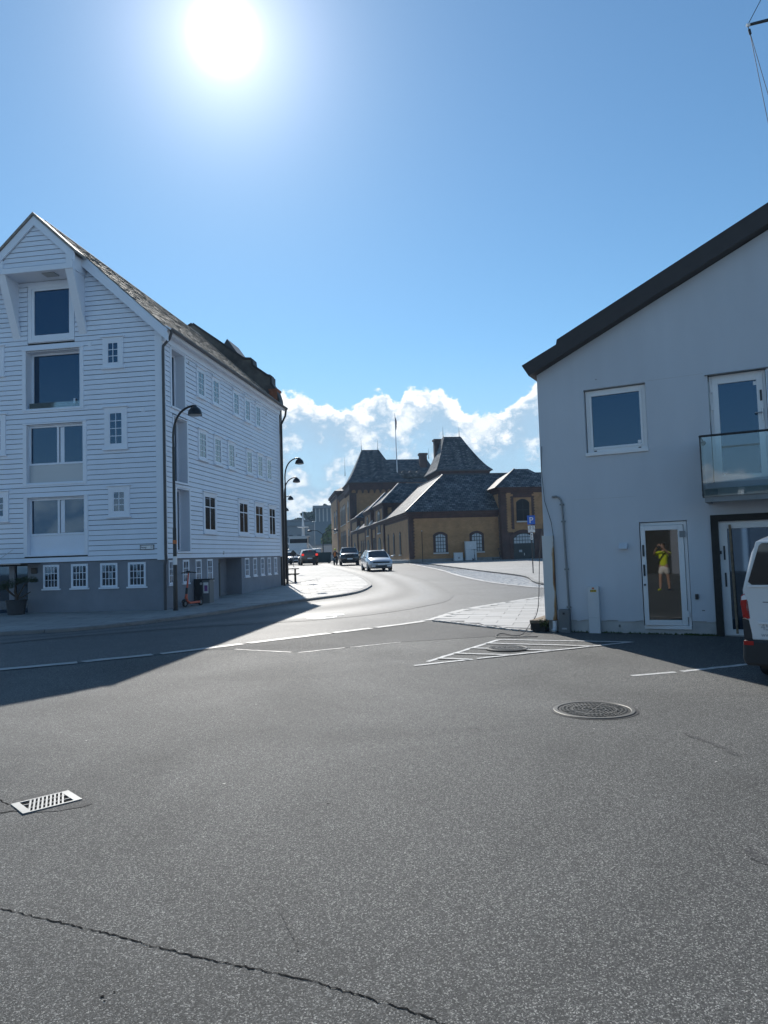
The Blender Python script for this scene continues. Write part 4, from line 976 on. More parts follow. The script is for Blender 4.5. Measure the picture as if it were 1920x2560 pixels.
# ------------------------------------------------------------------ grey rendered house on the right
def grey_house():
    t = thing('rendered_house', 'pale grey rendered house with dark metal verge, glass balcony and white doors', 'house', (RB0.x, RB0.y, 0), -RAZ)
    F = front(0); XR = 12.2; RX = 6.1; EV = 5.42; SL = .472; D = 9.0
    ops = [(.95, 2.15, 3.64, 4.97), (1.90, 2.77, .2, 2.22), (3.27, 4.25, 2.9, 4.95), (3.31, 6.3, .06, 2.17)]
    b = MB(); wall_core(b, F, 0, XR, .31, EV, ops, -.22, 0)
    b.prism([(.0, EV), (XR, EV), (RX, EV + RX * SL - .03)], lambda u, v, w: (u, -w, v), -.22, -.0005); b.build('front_wall', 'render_white', t)
    b = MB(); wall_core(b, front(.025), 0.02, XR, -.3, .33, [ops[1], ops[3]], -.2, 0); b.build('plinth', 'plinth_render', t)
    # uneven lower edge of the render
    b = MB(); x = .5; rr = random.Random(9)
    while x < 3.15:
        w_ = rr.uniform(.06, .16); x1 = min(x + w_, 3.16)
        if not (1.86 < x < 2.80 or 1.86 < x1 < 2.80): fbox(b, F, x, x1, .31 - rr.uniform(.0, .035), .33, -.02, -.001)
        x = x1
    b.build('render_edge', 'render_white', t)
    b = MB(); b.box(0, .22, .22, D, -.3, EV); b.box(XR - .22, XR, .22, D, -.3, EV); b.box(.22, XR - .22, D - .2, D, -.3, EV); b.build('side_wall', 'render_white', t)
    # roof with the thick dark verge; the upper sheet starts a little way up the slope
    up = lambda x: EV + (x if x < RX else 2 * RX - x) * SL
    b = MB()
    for sgn in (0, 1):
        m = (lambda x: x) if not sgn else (lambda x: 2 * RX - x)
        P = [(m(-.10), up(0) - .05), (m(RX), up(RX)), (m(RX), up(RX) + .37), (m(.52), up(.52) + .37), (m(.50), up(.5) + .28), (m(-.24), up(-.24) + .30)]
        b.prism(P if not sgn else P[::-1], lambda u, v, w: (u, -w, v), -D - .2, .26)
    b.build('roof', 'brown_metal', t)
    # upper window
    u0, u1, v0, v1 = ops[0]; W = -.10
    b = MB()
    for o in ops[:3]: fbox(b, F, o[0] + .003, o[1] - .003, o[2] + .003, o[3] - .003, -.215, -.195)
    b.build('recess_shade_plate', 'black_paint', t)  # black plate seen round the frames, put in as the recess shadow outline
    u0 += .014; u1 -= .014; v1 -= .016
    s = MB()
    for q in ((u0, u0 + .12, v0 + .03, v1), (u1 - .12, u1, v0 + .03, v1), (u0 + .12, u1 - .12, v1 - .12, v1), (u0 + .12, u1 - .12, v0 + .03, v0 + .15)): fbox(s, F, *q, W - .06, W)
    wn = s.build('window', 'upvc', t, bevel=.008)
    s = MB()
    for q in ((u0 + .075, u0 + .12, v0 + .105, v1 - .075), (u1 - .12, u1 - .075, v0 + .105, v1 - .075), (u0 + .12, u1 - .12, v1 - .12, v1 - .075), (u0 + .12, u1 - .12, v0 + .105, v0 + .15)): fbox(s, F, *q, W, W + .016)
    s.build('sash', 'upvc', wn, bevel=.004)
    fbox(MB(), F, u0 + .11, u1 - .11, v0 + .14, v1 - .11, W - .03, W - .02).build('pane', 'glass_dark', wn)
    fbox(MB(), F, 1.945, 2.005, 3.80, 3.86, W - .0195, W - .018).build('label_sticker', 'sign_white', wn)
    fbox(MB(), F, u0 - .02, u1 + .02, v0 - .035, v0 + .03, -.10, .045).build('sill', 'upvc', wn, bevel=.006)
    for x in (1.12, 1.98): fbox(MB(), F, x - .025, x + .025, v0 + .06, v0 + .08, W, W + .006).build('drain_slot', 'plastic_dark', wn)
    # door leaf standing slightly ajar in its frame
    u0, u1, v0, v1 = ops[1]; s = MB(); W = -.05; u0 += .012; u1 -= .012; v1 -= .014
    for q in ((u0, u0 + .06, v0, v1), (u1 - .06, u1, v0, v1), (u0 + .06, u1 - .06, v1 - .06, v1)): fbox(s, F, *q, W - .08, W)
    fbox(s, F, u0, u1, v0 - .05, v0 + .02, -.2, .015)
    fr = s.build('door_frame', 'upvc', t, bevel=.005)
    fbox(MB(), F, u0 + .06, u1 - .06, v0 + .02, v1 - .06, -.21, -.20).build('door_opening', 'black_paint', fr)
    lw = u1 - u0 - .075; lh = v1 - v0 - .09
    leaf = bpy.data.objects.new('door', None); C.objects.link(leaf); bpy.data.objects.remove(leaf)
    s = MB(); G = lambda u, v, w: (u, -w, v)           # leaf frame: hinge at the right, u runs left (negative)
    for q in ((-lw, -lw + .085, 0, lh), (-.10, 0, 0, lh), (-lw + .085, -.10, lh - .09, lh), (-lw + .085, -.10, 0, .10)): fbox(s, G, *q, -.05, .02)
    leaf = s.build('door', 'upvc', t, bevel=.006); leaf.location = (u1 - .065, .035, v0 + .025); leaf.rotation_euler = (0, 0, R(7.3))
    fbox(MB(), G, -lw + .08, -.095, .095, lh - .085, -.02, -.012).build('pane', 'glass_door', leaf)
    fbox(MB(), G, -lw + .02, -lw + .055, 1.33, 1.55, .02, .035).build('lock_plate', 'plastic_dark', leaf); fbox(MB(), G, -lw + .02, -lw + .055, .95, 1.17, .02, .035).build('lock_plate', 'plastic_dark', leaf)
    MB().tube([(-lw + .035, -.02, .78), (-lw + .035, -.05, .78)], .02, 10).build('keyhole', 'plastic_dark', leaf)
    fbox(MB(), G, -.07, .03, lh - .24, lh - .12, .018, .04).build('hinge', 'galvanised', leaf); fbox(MB(), G, -.03, .03, .16, .27, .018, .04).build('hinge', 'upvc', leaf)
    # balcony door
    u0, u1, v0, v1 = ops[2]; s = MB(); W = -.10; u0 += .014; u1 -= .014; v1 -= .018
    for q in ((u0, u0 + .05, v0, v1), (u1 - .05, u1, v0, v1), (u0 + .05, u1 - .05, v1 - .06, v1)): fbox(s, F, *q, W - .08, W)
    bd = s.build('balcony_door', 'upvc', t, bevel=.005); s = MB()
    for q in ((u0 + .05, u0 + .155, v0, v1 - .06), (u1 - .155, u1 - .05, v0, v1 - .06), (u0 + .155, u1 - .155, v1 - .17, v1 - .06), (u0 + .155, u1 - .155, v0, v0 + .13)): fbox(s, F, *q, W - .05, W + .025)
    s.build('leaf', 'upvc', bd, bevel=.005)
    fbox(MB(), F, u0 + .15, u1 - .15, v0 + .12, v1 - .16, W - .02, W - .01).build('pane', 'glass_dark', bd)
    fbox(MB(), F, 4.03, 4.09, 4.67, 4.74, W - .0095, W - .008).build('label_sticker', 'sign_white', bd)
    for z in (4.62, 4.28): fbox(MB(), F, u0 + .02, u0 + .05, z, z + .14, W + .0, W + .04).build('hinge', 'upvc', bd)
    s = MB(); fbox(s, F, 4.13, 4.165, 4.36, 4.56, W + .025, W + .035); s.build('lock_plate', 'plastic_dark', bd)
    MB().tube([F(4.15, 4.14, W + .02), F(4.15, 4.14, W + .08), F(4.03, 4.14, W + .08)], .012, 8).build('handle', 'steel', bd, smooth=60)
    MB().tube([F(4.16, 3.98, W + .03), F(4.16, 4.22, W + .03)], .016, 8).build('handle_plate', 'steel', bd, smooth=60)
    fbox(MB(), F, u0 - .06, u1 + .06, v1 + .0, v1 + .012, 0, .05).build('drip_edge', 'galvanised', bd)
    # balcony: slab, rails, clear glass
    x0, x1, Y = 3.13, 6.4, .85
    b = MB(); fbox(b, F, x0 + .02, x1, 2.60, 2.74, -.05, Y - .06); bl = b.build('balcony', 'plinth_render', t, bevel=.01)
    b = MB(); fbox(b, F, x0 + .03, x1, 2.50, 2.598, Y - .14, Y - .07); fbox(b, F, x0 + .03, x0 + .11, 2.50, 2.598, 0, Y - .14); b.build('edge_beam', 'galvanised', bl)
    b = MB(); fbox(b, F, x0, x1, 2.60, 3.66, Y - .03, Y - .018); b.build('glass_panel', 'glass_clear', bl)
    b = MB(); fbox(b, F, x0, x0 + .012, 2.60, 3.66, .03, Y - .035); b.build('glass_panel', 'glass_clear', bl)
    MB().tube([F(x0 + .006, 3.66, 0), F(x0 + .006, 3.675, .05), F(x0 + .006, 3.68, Y - .03), F(x0 + .03, 3.68, Y - .024), F(x1, 3.68, Y - .024)], .021, 10).build('handrail', 'dark_metal', bl, smooth=50)
    MB().tube([F(x0 + .006, 3.66, .004), F(x0 + .006, 3.66, .03)], .045, 14).build('rail_flange', 'dark_metal', bl)
    b = MB(); fbox(b, F, x0 - .004, x0 + .02, 2.60, 3.66, Y - .036, Y - .012); b.build('glass_edge_trim', 'dark_metal', bl)
    for vv, ww in ((2.72, Y - .05), (2.63, Y - .05), (2.72, Y - .16), (2.60, Y - .16), (2.66, .12)):
        MB().tube([F(x0 - .008, vv, ww), F(x0 + .02, vv, ww)], .018, 8).build('clamp_bolt', 'dark_metal', bl)
    b = MB(); fbox(b, F, x0 + .05, x0 + .25, 2.62, 2.72, Y - .06, Y - .034); b.build('glass_clamp', 'galvanised', bl)
    # wide glazed opening with dark surround
    b = MB(); u0, u1, v1 = 3.18, 6.45, 2.29
    fbox(b, F, u0, 3.31, -.05, v1, -.1, .045); fbox(b, F, 6.30, u1, -.05, v1, -.1, .045); fbox(b, F, 3.31, 6.30, 2.17, v1, -.1, .043); gs = b.build('shop_front', 'timber_dark', t)
    s = MB()
    for q in ((3.31, 3.45, .06, 2.17), (6.2, 6.3, .06, 2.17), (3.45, 6.2, 2.03, 2.17), (3.45, 6.2, .06, .16), (4.8, 4.9, .16, 2.03)): fbox(s, F, *q, -.16, -.06)
    s.build('shop_frame', 'upvc', gs, bevel=.006)
    fbox(MB(), F, 3.45, 4.8, .16, 2.03, -.13, -.12).build('pane', 'glass_dark', gs); fbox(MB(), F, 4.9, 6.2, .16, 2.03, -.13, -.12).build('pane', 'glass_dark', gs)
    for z in (1.45, .95): fbox(MB(), F, 3.37, 3.40, z, z + .26, -.06, -.045).build('lock_plate', 'plastic_dark', gs)
    fbox(MB(), F, 3.30, 3.34, 1.56, 1.62, -.06, -.02).build('door_stop', 'plastic_dark', gs)
    MB().tube([F(3.50, 2.10, -.03), F(3.53, .10, .06)], .022, 10).build('leaning_pole', 'timber_old', gs, smooth=60)
    # small fittings on the wall
    MB().tube([F(.26, 2.83, .03), F(.30, 2.835, .03), F(.355, 2.81, .03), F(.40, 2.75, .03), F(.415, 2.68, .03), F(.43, 2.31, .03), F(.45, 1.33, .03), F(.465, .52, .03)], .020, 10).build('conduit', 'galvanised', t, smooth=60)
    for (x, z) in ((.26, 2.83), (.415, 2.66), (.43, 2.31), (.45, 1.33), (.462, .56)): fbox(MB(), F, x - .04, x + .04, z - .016, z + .016, .0, .06).build('pipe_clip', 'galvanised', t)
    b = MB(); fbox(b, F, .27, .49, .02, .52, .0, .14); gb = b.build('junction_box', 'plastic_dark' if False else 'cabinet_grey', t, bevel=.012)
    fbox(MB(), F, .33, .43, .12, .15, .14, .146).build('box_latch', 'plastic_grey', gb); fbox(MB(), F, .36, .40, .42, .46, .14, .16).build('padlock', 'black_paint', gb)
    b = MB(); fbox(b, F, .865, 1.085, .02, .98, .0, .11); sc_ = b.build('service_cabinet', 'cabinet_white', t, bevel=.008)
    b = MB(); fbox(b, F, .867, 1.083, .355, .36, .11, .112); b.build('lid_seam', 'plastic_grey', sc_)
    fbox(MB(), F, .92, 1.04, .87, .915, .11, .113).build('warning_sticker', 'sticker_yellow', sc_); fbox(MB(), F, .955, 1.0, .925, .96, .11, .112).build('warning_sticker', 'sticker_orange', sc_)
    for k in range(3): fbox(MB(), F, .925 + k * .04, .945 + k * .04, .878, .907, .113, .1135).build('sticker_print', 'sign_black', sc_)
    b = MB(); b.prism([(0, 0), (.115, 0), (.115, .012), (.02, .115), (0, .115)], lambda u, v, w: (w, -u, v + 1.71), 1.51, 1.67); b.build('vent_hood', 'render_white', t)
    b = MB(); fbox(b, F, 2.845, 2.905, .72, .82, .0, .04); b.build('outlet', 'plastic_dark', t, bevel=.01)
    b = MB(); b.box(-.03, .205, -.055, .06, .29, 2.03); cg = b.build('corner_guard', 'rusty_board', t, bevel=.006)
    b = MB(); b.tube([(.16, -.03, .28), (.16, -.03, .17), (.155, -.05, .10), (.13, -.09, .07)], .05, 12); b.build('downpipe_shoe', 'upvc', t, smooth=60)
    fbox(MB(), F, .62, 1.86, 2.735, 2.739, -.001, .0012).build('hairline_crack', 'plinth_render', t); fbox(MB(), F, 2.2, 3.2, 4.985, 4.99, -.001, .0012).build('hairline_crack', 'plinth_render', t)
    for (x, z, a, c) in ((1.42, .17, .03, .05), (2.95, .5, .05, .02), (1.2, 5.15, .03, .015)):
        fbox(MB(), F, x, x + a, z, z + c, -.03 if z < .3 else -.001, .002).build('chip', 'granite_dark', t)
grey_house()

def small_right():
    # timber kerb box at the house corner
    t = thing('timber_sill', 'old timber beam box with moss lying against the corner of the grey house', 'beam', (RB0.x, RB0.y, gz(15)), -RAZ)
    MB().box(-.33, -.02, -.12, 1.7, .0, .17).build('beam', 'timber_dark', t, bevel=.008)
    for k, (x0, x1) in enumerate(((-.34, -.19), (-.178, -.01))): MB().box(x0, x1, -.14, 1.72, .172, .235).build('plank', 'timber_old', t, bevel=.008)
    b = MB(); rr = random.Random(2)
    for k in range(160):
        x, y = rr.uniform(-.12, .05), rr.uniform(-.19, -.11); z = rr.uniform(.1, .26); a = rr.uniform(0, 6.3); l = rr.uniform(.015, .04)
        b.face([(x, y, z), (x + l * math.cos(a), y - .01, z + l * math.sin(a)), (x + l * .7 * math.cos(a + .8), y + .012, z + l * .7 * math.sin(a + .8))])
    b.build('moss', 'moss', t)
    # grit and moss along the foot of the wall
    inv = Matrix.Translation((RB0.x, RB0.y, 0)) @ Matrix.Rotation(-RAZ, 4, 'Z'); rr = random.Random(14); pts = []
    for k in range(60):
        p = inv @ Vector((.5 + k * .05, -.015 + rr.uniform(-.012, .008), 0)); pts.append((p.x, p.y))
    ribbon('wall_foot_grit', pts, .05, 'tar', .004, GROUND, .6, 15)
    b = MB()
    for k in range(500):
        x = rr.choice([rr.uniform(2.6, 3.25), rr.uniform(.5, 3.2)]); p = inv @ Vector((x, rr.uniform(-.05, .02), 0)); h = rr.uniform(.01, .05); a = rr.uniform(0, 6.3); z = gz(p.y); l = rr.uniform(.006, .02)
        b.face([(p.x - l, p.y, z), (p.x + l, p.y, z), (p.x + l * math.cos(a), p.y + l * math.sin(a), z + h)])
    struct(b.build('wall_foot_moss', 'moss', GROUND), 'stuff')
    # loose cable
    F = front(0)
    inv = Matrix.Translation((RB0.x, RB0.y, 0)) @ Matrix.Rotation(-RAZ, 4, 'Z')
    pts = [inv @ Vector(p) for p in ((.05, -.03, 3.9), (.02, -.035, 3.4), (.06, -.035, 2.75), (.18, -.04, 2.3), (.22, -.07, 2.0), (.225, -.075, .9), (.235, -.06, .5))]
    o = MB().tube(pts, .006, 6).build('wall_cable', 'cable'); tag(o, 'thin cable running down the corner of the grey house', 'cable')
    g1, g2, g3 = ground(1300, 1592), ground(1255, 1586), ground(1238, 1592)
    a = at(1369, 1255, 15.4); b_ = at(1349, 1395, 15.3); c = at(1345, 1520, 15.2); d_ = at(1325, 1560, 15.05)
    path = catmull([(0, 0), (1, 1)], 1)
    pts = [a, a.lerp(b_, .5) + Vector((-.03, 0, 0)), b_, c, d_, Vector((g1.x, g1.y, gz(g1.y) + .03)), Vector((g2.x, g2.y, gz(g2.y) + .02)), Vector((g3.x, g3.y - .1, gz(g3.y) + .015)), Vector((g3.x + .15, g3.y - .28, gz(g3.y) + .015)), Vector((g3.x + .5, g3.y - .3, gz(g3.y) + .015)), Vector((g3.x + .85, g3.y - .25, gz(14) + .015))]
    pp = [2 * pts[0] - pts[1]] + pts + [2 * pts[-1] - pts[-2]]; out = []
    for i in range(1, len(pp) - 2):
        for k in range(6):
            t_ = k / 6; p, q, r_, s = pp[i - 1:i + 3]; out.append(.5 * (2 * q + (r_ - p) * t_ + (2 * p - 5 * q + 4 * r_ - s) * t_ * t_ + (3 * q - p - 3 * r_ + s) * t_ ** 3))
    o = MB().tube(out, .008, 6).build('hanging_cable', 'cable'); tag(o, 'pale loose cable hanging past the house corner and coiled on the asphalt', 'cable')
    # ship's spar with rigging rising behind the house
    tip = at(1869, 63, 22); e = at(1985, 34, 22); mast = Vector((e.x + 1.6, 22, 0))
    t = thing('ship_mast', 'dark mast with sloping spar and rigging lines rising behind the grey house', 'mast', (mast.x, mast.y, gz(22)))
    L_ = lambda p: Vector(p) - Vector((mast.x, mast.y, gz(22)))
    MB().tube([(0, 0, 0), (0, 0, 24)], [.16, .09], 12).build('mast', 'dark_metal', t, smooth=60)
    root = tip + (e - tip).normalized() * ((mast.x - tip.x) / ((e - tip).normalized().x))
    sp = MB().tube([L_(tip), L_(root)], [.045, .07], 10).build('spar', 'dark_metal', t, smooth=60)
    d = (root - tip).normalized(); MB().tube([L_(tip - d * .03), L_(tip + d * .06)], .052, 10).build('spar_cap', 'sign_white', sp)
    MB().tube([L_(tip), (0, 0, 23.5)], .012, 5).build('rope', 'cable', t)
    blk = tip + Vector((.05, 0, -.2)); MB().tube([L_(tip), L_(blk)], .012, 6).build('rope', 'cable', t); MB().tube([L_(blk + Vector((-.01, 0, .06))), L_(blk + Vector((.02, 0, -.1)))], .04, 8).build('pulley_block', 'black_paint', t)
    for px, py in ((1920, 235), (1920, 305)):
        q = at(px, py, 22); dd = (q - blk); q2 = blk + dd * 6.2; MB().tube([L_(blk), L_(q2)], .010, 5).build('rope', 'cable', t)
small_right()

# ------------------------------------------------------------------ brick customs building
def arch_pts(u0, u1, v0, v1, rise, n=10):             # outline with a segmental or round head (counter-clockwise)
    w = (u1 - u0) / 2; c = (u0 + u1) / 2
    if rise >= w - .001: r = w; cy = v1 - w; a0 = 0; a1 = math.pi
    else:
        r = (w * w + rise * rise) / (2 * rise); cy = v1 - r; a0 = math.asin((r - rise) / r); a1 = math.pi - a0
    return [(u0, v0), (u1, v0)] + [(c + r * math.cos(a0 + (a1 - a0) * k / n), cy + r * math.sin(a0 + (a1 - a0) * k / n)) for k in range(n + 1)]
def arch_window(parent, F, u0, u1, v0, v1, rise, sur, nx, ny, glass='glass_pale', w=.0, surround='red_brick', sill=True, frame='black_paint', name='window'):
    o = MB().prism(arch_pts(u0 - sur, u1 + sur, v0 - (.0 if not sill else .02), v1 + sur, min(rise * 1.3, (u1 - u0) / 2 + sur)), F, w, w + .05).build(name, surround, parent)
    MB().prism(arch_pts(u0, u1, v0, v1, rise), F, w + .05, w + .056).build('frame', frame, o)
    cy = v1 - rise
    for j in range(ny):
        for i in range(nx):
            a, c = u0 + (u1 - u0) * i / nx + .03, u0 + (u1 - u0) * (i + 1) / nx - .03
            d, e = v0 + (v1 - v0) * j / ny + .03, v0 + (v1 - v0) * (j + 1) / ny - .03
            wd = (u1 - u0) / 2; cx = (u0 + u1) / 2
            def lim(x):
                if rise >= wd - .001: return v1 - wd + math.sqrt(max(0, wd * wd - (x - cx) ** 2)) - .04
                r = (wd * wd + rise * rise) / (2 * rise); return v1 - r + math.sqrt(max(0, r * r - (x - cx) ** 2)) - .04
            e1, e2 = min(e, lim(a)), min(e, lim(c))
            if max(e1, e2) < d + .05: continue
            e1, e2 = max(e1, d + .02), max(e2, d + .02)
            MB().prism([(a, d), (c, d), (c, e2), (a, e1)], F, w + .056, w + .064).build('pane', glass, o)
    if sill: fbox(MB(), F, u0 - sur - .03, u1 + sur + .03, v0 - .16, v0 - .02, w, w + .16).build('sill', 'sill_stone', o)
    return o
def quoin(b, F, u, v0, v1, width, dirn, w=.05, course=.16, tooth=.10):      # brick corner strip with toothed edge
    v = v0; k = 0
    while v < v1 - .01:
        t_ = min(v + course, v1); ww = width + (tooth if k % 2 else 0)
        fbox(b, F, min(u, u + dirn * ww), max(u, u + dirn * ww), v, t_, 0, w); v = t_; k += 1
def hip_roof(b, x0, x1, y0, y1, ze, A, B_, along):
    c00, c10, c11, c01 = (x0, y0, ze), (x1, y0, ze), (x1, y1, ze), (x0, y1, ze)
    if along == 'x': b.face([c00, c10, B_, A]); b.face([c10, c11, B_]); b.face([c11, c01, A, B_]); b.face([c01, c00, A])
    else: b.face([c00, c10, A]); b.face([c10, c11, B_, A]); b.face([c11, c01, B_]); b.face([c01, c00, A, B_])
    b.face([c00, c01, c11, c10])
def eaves(b, x0, x1, y0, y1, z0, z1, o0, o1):          # corbelled band under a roof: stepping out
    for k in range(3):
        o = o0 + (o1 - o0) * k / 2; za = z0 + (z1 - z0) * k / 3; zb = z0 + (z1 - z0) * (k + 1) / 3
        b.box(x0 - o, x1 + o, y0 - o, y1 + o, za, zb)
def bell_roof(b, x0, x1, y0, y1, z0, rx0, rx1, ry0, ry1, z1, flare=.5):
    lv = []
    n = 9
    for k in range(n + 1):
        t = k / n; z = z0 + (z1 - z0) * t; s = t + .16 * math.sin(math.pi * min(1, t * 1.9)) * (1 - t) if t > 0 else 0
        s = (1 - (1 - t) ** 1.45) * .55 + t * .45 if False else t ** .80
        lv.append([(x0 + (rx0 - x0) * s, y0 + (ry0 - y0) * s, z), (x1 + (rx1 - x1) * s, y0 + (ry0 - y0) * s, z), (x1 + (rx1 - x1) * s, y1 + (ry1 - y1) * s, z), (x0 + (rx0 - x0) * s, y1 + (ry1 - y1) * s, z)])
    for a, c in zip(lv, lv[1:]):
        for i in range(4): j = (i + 1) % 4; b.face([a[i], a[j], c[j], c[i]])
    b.face(lv[-1]); b.face(lv[0][::-1])
def finial(parent, x, y, z, h): MB().tube([(x, y, z), (x, y, z + h * .25), (x, y, z + h)], [.09, .045, .015], 6).build('finial', 'black_paint', parent)

def customs_house():
    t = thing('customs_house', 'yellow and red brick customs building with slate hip roofs and two steep towers', 'building', (2.511, 73.156, 0), R(8.1))
    G0 = .4; X = 9.5
    F = front(0); Lf = left(0)                          # left wall: u = -y
    LF = lambda u, v, w: (-w, u, v)                     # left wall addressed by +y
    # --- long wing along the street
    MB().box(0, X, 0, 60, G0, 5.3).build('wing_wall', 'yellow_brick', t)
    b = MB(); eaves(b, 0, X, 0, 60, 5.28, 5.95, .03, .30); b.build('eaves_band', 'red_brick', t)
    b = MB(); hip_roof(b, -.42, X + .42, -.42, 60, 5.96, (4.75, 4.7, 10.25), (4.75, 59, 10.25), 'y'); b.build('wing_roof', 'slate', t)
    b = MB(); b.face([(4.75, 4.7, 10.2), (-.42 + .0, -.42, 5.9), (X + .42, -.42, 5.9)]); 
    b = MB(); b.prism([(0, 0), (0, 0), (0, 0)], lambda u, v, w: (u, v, w), 0, 0); b.v = []; b.f = []; b.m = []
    # cross wing behind the pavilion
    MB().box(X + .02, 26, 1.0, 9.4, G0, 5.3).build('cross_wing_wall', 'yellow_brick', t)
    b = MB(); hip_roof(b, 4.2, 26.5, -.40, 9.8, 5.97, (4.8, 4.7, 10.25), (22, 4.7, 10.25), 'x')
    b.v = []; b.f = []; b.m = []
    b.face([(X + .42, -.42, 5.965), (26, -.42, 5.965), (26, 4.7, 10.26), (4.75, 4.7, 10.26)]); b.face([(26, 9.8, 5.965), (9.9, 9.8, 5.965), (4.75, 4.72, 10.26), (26, 4.72, 10.26)])
    b.build('cross_wing_roof', 'slate', t)
    MB().prism([(1.0, 5.29), (9.4, 5.29), (9.4, 5.9), (4.71, 9.9), (1.0, 6.6)], lambda u, v, w: (w, u, v), 25.6, 25.95).build('gable_end', 'yellow_brick', t)
    MB().box(X + .02, 25.9, -.2, 1.0, 5.3, 5.94).build('eaves_band', 'red_brick', t)
    MB().tube([(4.75, 4.7, 10.28), (26, 4.7, 10.28)], .09, 6).build('ridge_cap', 'lead_grey', t)
    MB().tube([(4.75, 4.7, 10.27), (4.75, 59, 10.27)], .09, 6).build('ridge_cap', 'lead_grey', t)
    MB().tube([(-.42, -.42, 5.98), (4.75, 4.7, 10.27)], .07, 6).build('hip_cap', 'lead_grey', t)
    b = MB(); quoin(b, F, 0, 1.2, 5.28, .42, 1); quoin(b, LF, 0, 1.2, 5.28, .42, 1); b.build('brick_quoin', 'red_brick', t)
    b = MB(); b.box(-.06, X, -.07, 0, G0, 1.15); b.box(-.06, 0, 0, 60, G0, 1.15); b.build('plinth', 'granite_dark', t)
    for u0, u1 in ((2.66, 3.72), (6.47, 7.54)): arch_window(t, F, u0, u1, 1.78, 3.66, .25, .22, 4, 5)
    MB().tube([(9.42, -.1, 5.3), (9.42, -.1, .8)], .06, 8).build('downpipe', 'lead_grey', t)
    for y in (5.4, 9.9, 14.3):
        arch_window(t, LF, y, y + .75, 1.7, 4.05, .375, .14, 1, 1, glass='glass_deep', name='window')
    # --- street bays rising through the eaves
    def bay(y0, y1, ez, depth, rz, wins):
        MB().box(-.12, depth, y0, y1, G0, ez - .55).build('bay_wall', 'yellow_brick', t)
        b = MB(); eaves(b, -.12, depth, y0, y1, ez - .57, ez, .03, .25); bandz = ez
        quoin(b, front(y0), -.12, G0 + .8, ez - .55, .5, 1); 
        QF = lambda u, v, w: (-.12 - w, u, v)
        quoin(b, QF, y0, G0 + .8, ez - .55, .9, 1); quoin(b, QF, y1, G0 + .8, ez - .55, .9, -1)
        fbox(b, front(y0), .9, depth, ez - 1.35, ez - .55, 0, .05); b.build('brick_band', 'red_brick', t)
        ym = (y0 + y1) / 2; r_ = MB(); hip_roof(r_, -.5, depth + .3, y0 - .35, y1 + .35, ez, (2.3, y0 + 2.6, rz), (depth - 1.5, y0 + 2.6, rz), 'x'); r_.build('bay_roof', 'slate', t)
        MB().tube([(-.5, y0 - .35, ez + .02), (2.3, y0 + 2.6, rz + .02)], .07, 6).build('hip_cap', 'sill_stone', t)
        for u0, u1, v0, v1 in wins: arch_window(t, QF, u0, u1, v0, v1, .4, .2, 1, 2, glass='glass_deep')
        MB().prism(arch_pts(ym - 1.4, ym + 1.4, G0, 4.0, 1.4), QF, 0, .06).build('portal', 'door_green', t)
    bay(17.4, 26.2, 8.2, 9.5, 10.9, [(20.6, 22.9, 4.6, 7.4)])
    bay(30.2, 38.6, 8.2, 8.5, 10.8, [(33.6, 35.6, 4.6, 7.4)])
    bay(49.5, 60, 8.1, 6, 10.2, [])
    for y in (26.9, 28.0, 29.1): arch_window(t, LF, y - .3, y + .3, 1.5, 4.0, .3, .12, 1, 1, glass='glass_deep')
    for y in (40, 42.5, 45): arch_window(t, LF, y - .45, y + .45, 1.5, 4.0, .45, .15, 1, 1, glass='glass_deep')
    for (y, v) in ((29.6, 5.9), (47.6, 5.9)): MB().hexa([(-.5, y, v), (0, y, v), (0, y + .9, v), (-.5, y + .9, v), (-.48, y + .1, v + .3), (0, y + .1, v + .8), (0, y + .8, v + .8), (-.48, y + .8, v + .3)]).build('buttress_cap', 'sill_stone', t)
    # --- tall tower with arcaded frieze
    x0, x1, y0, y1, ez = -.1, 9.9, 60, 71, 15.2
    MB().box(x0, x1, y0, y1, G0, ez - 1.9).build('tower_wall', 'yellow_brick', t)
    fr = MB()
    def frieze(F_, u0, u1, n, zt, zb):
        st = (u1 - u0) / n
        for k in range(n):
            a = u0 + st * k; c = a + st; m = (a + c) / 2; r_ = st * .36
            P = [(a, zb - .25), (a + (st / 2 - r_), zb - .25)] + [(m + r_ * math.cos(math.pi - math.pi * i / 8), zb + r_ * math.sin(math.pi * i / 8)) for i in range(9)] + [(c - (st / 2 - r_), zb - .25), (c, zb - .25), (c, zt), (a, zt)]
            fr.prism(P, F_, -.1, .22)
    frieze(front(y0), x0, x1, 9, ez - .6, ez - 1.75); frieze(lambda u, v, w: (x0 - w, u, v), y0, y1, 10, ez - .6, ez - 1.75)
    fr.build('arcaded_frieze', 'red_brick', t)
    MB().box(x0, x1, y0, y1, ez - 1.92, ez - .5).build('tower_wall', 'yellow_brick', t)
    b = MB(); eaves(b, x0, x1, y0, y1, ez - .6, ez, .25, .55); b.build('eaves_band', 'red_brick', t)
    b = MB(); quoin(b, front(y0), x0, G0, ez - 1.95, .95, 1, w=.2); quoin(b, lambda u, v, w: (x0 - w, u, v), y0, G0, ez - 1.95, .8, 1, w=.2); b.build('brick_quoin', 'red_brick', t)
    b = MB(); bell_roof(b, x0 - .65, x1 + .65, y0 - .65, y1 + .65, ez, 2.7, 6.0, 64.5, 66.5, 21.9); b.build('tower_roof', 'slate', t)
    b = MB(); b.box(x0 - .66, x1 + .66, y0 - .66, y1 + .66, ez - .12, ez + .03); b.build('gutter', 'lead_grey', t)
    finial(t, 2.75, 65.5, 21.85, 2.1); finial(t, 5.95, 65.5, 21.85, 2.1)
    TF = lambda u, v, w: (x0 - w, u, v)
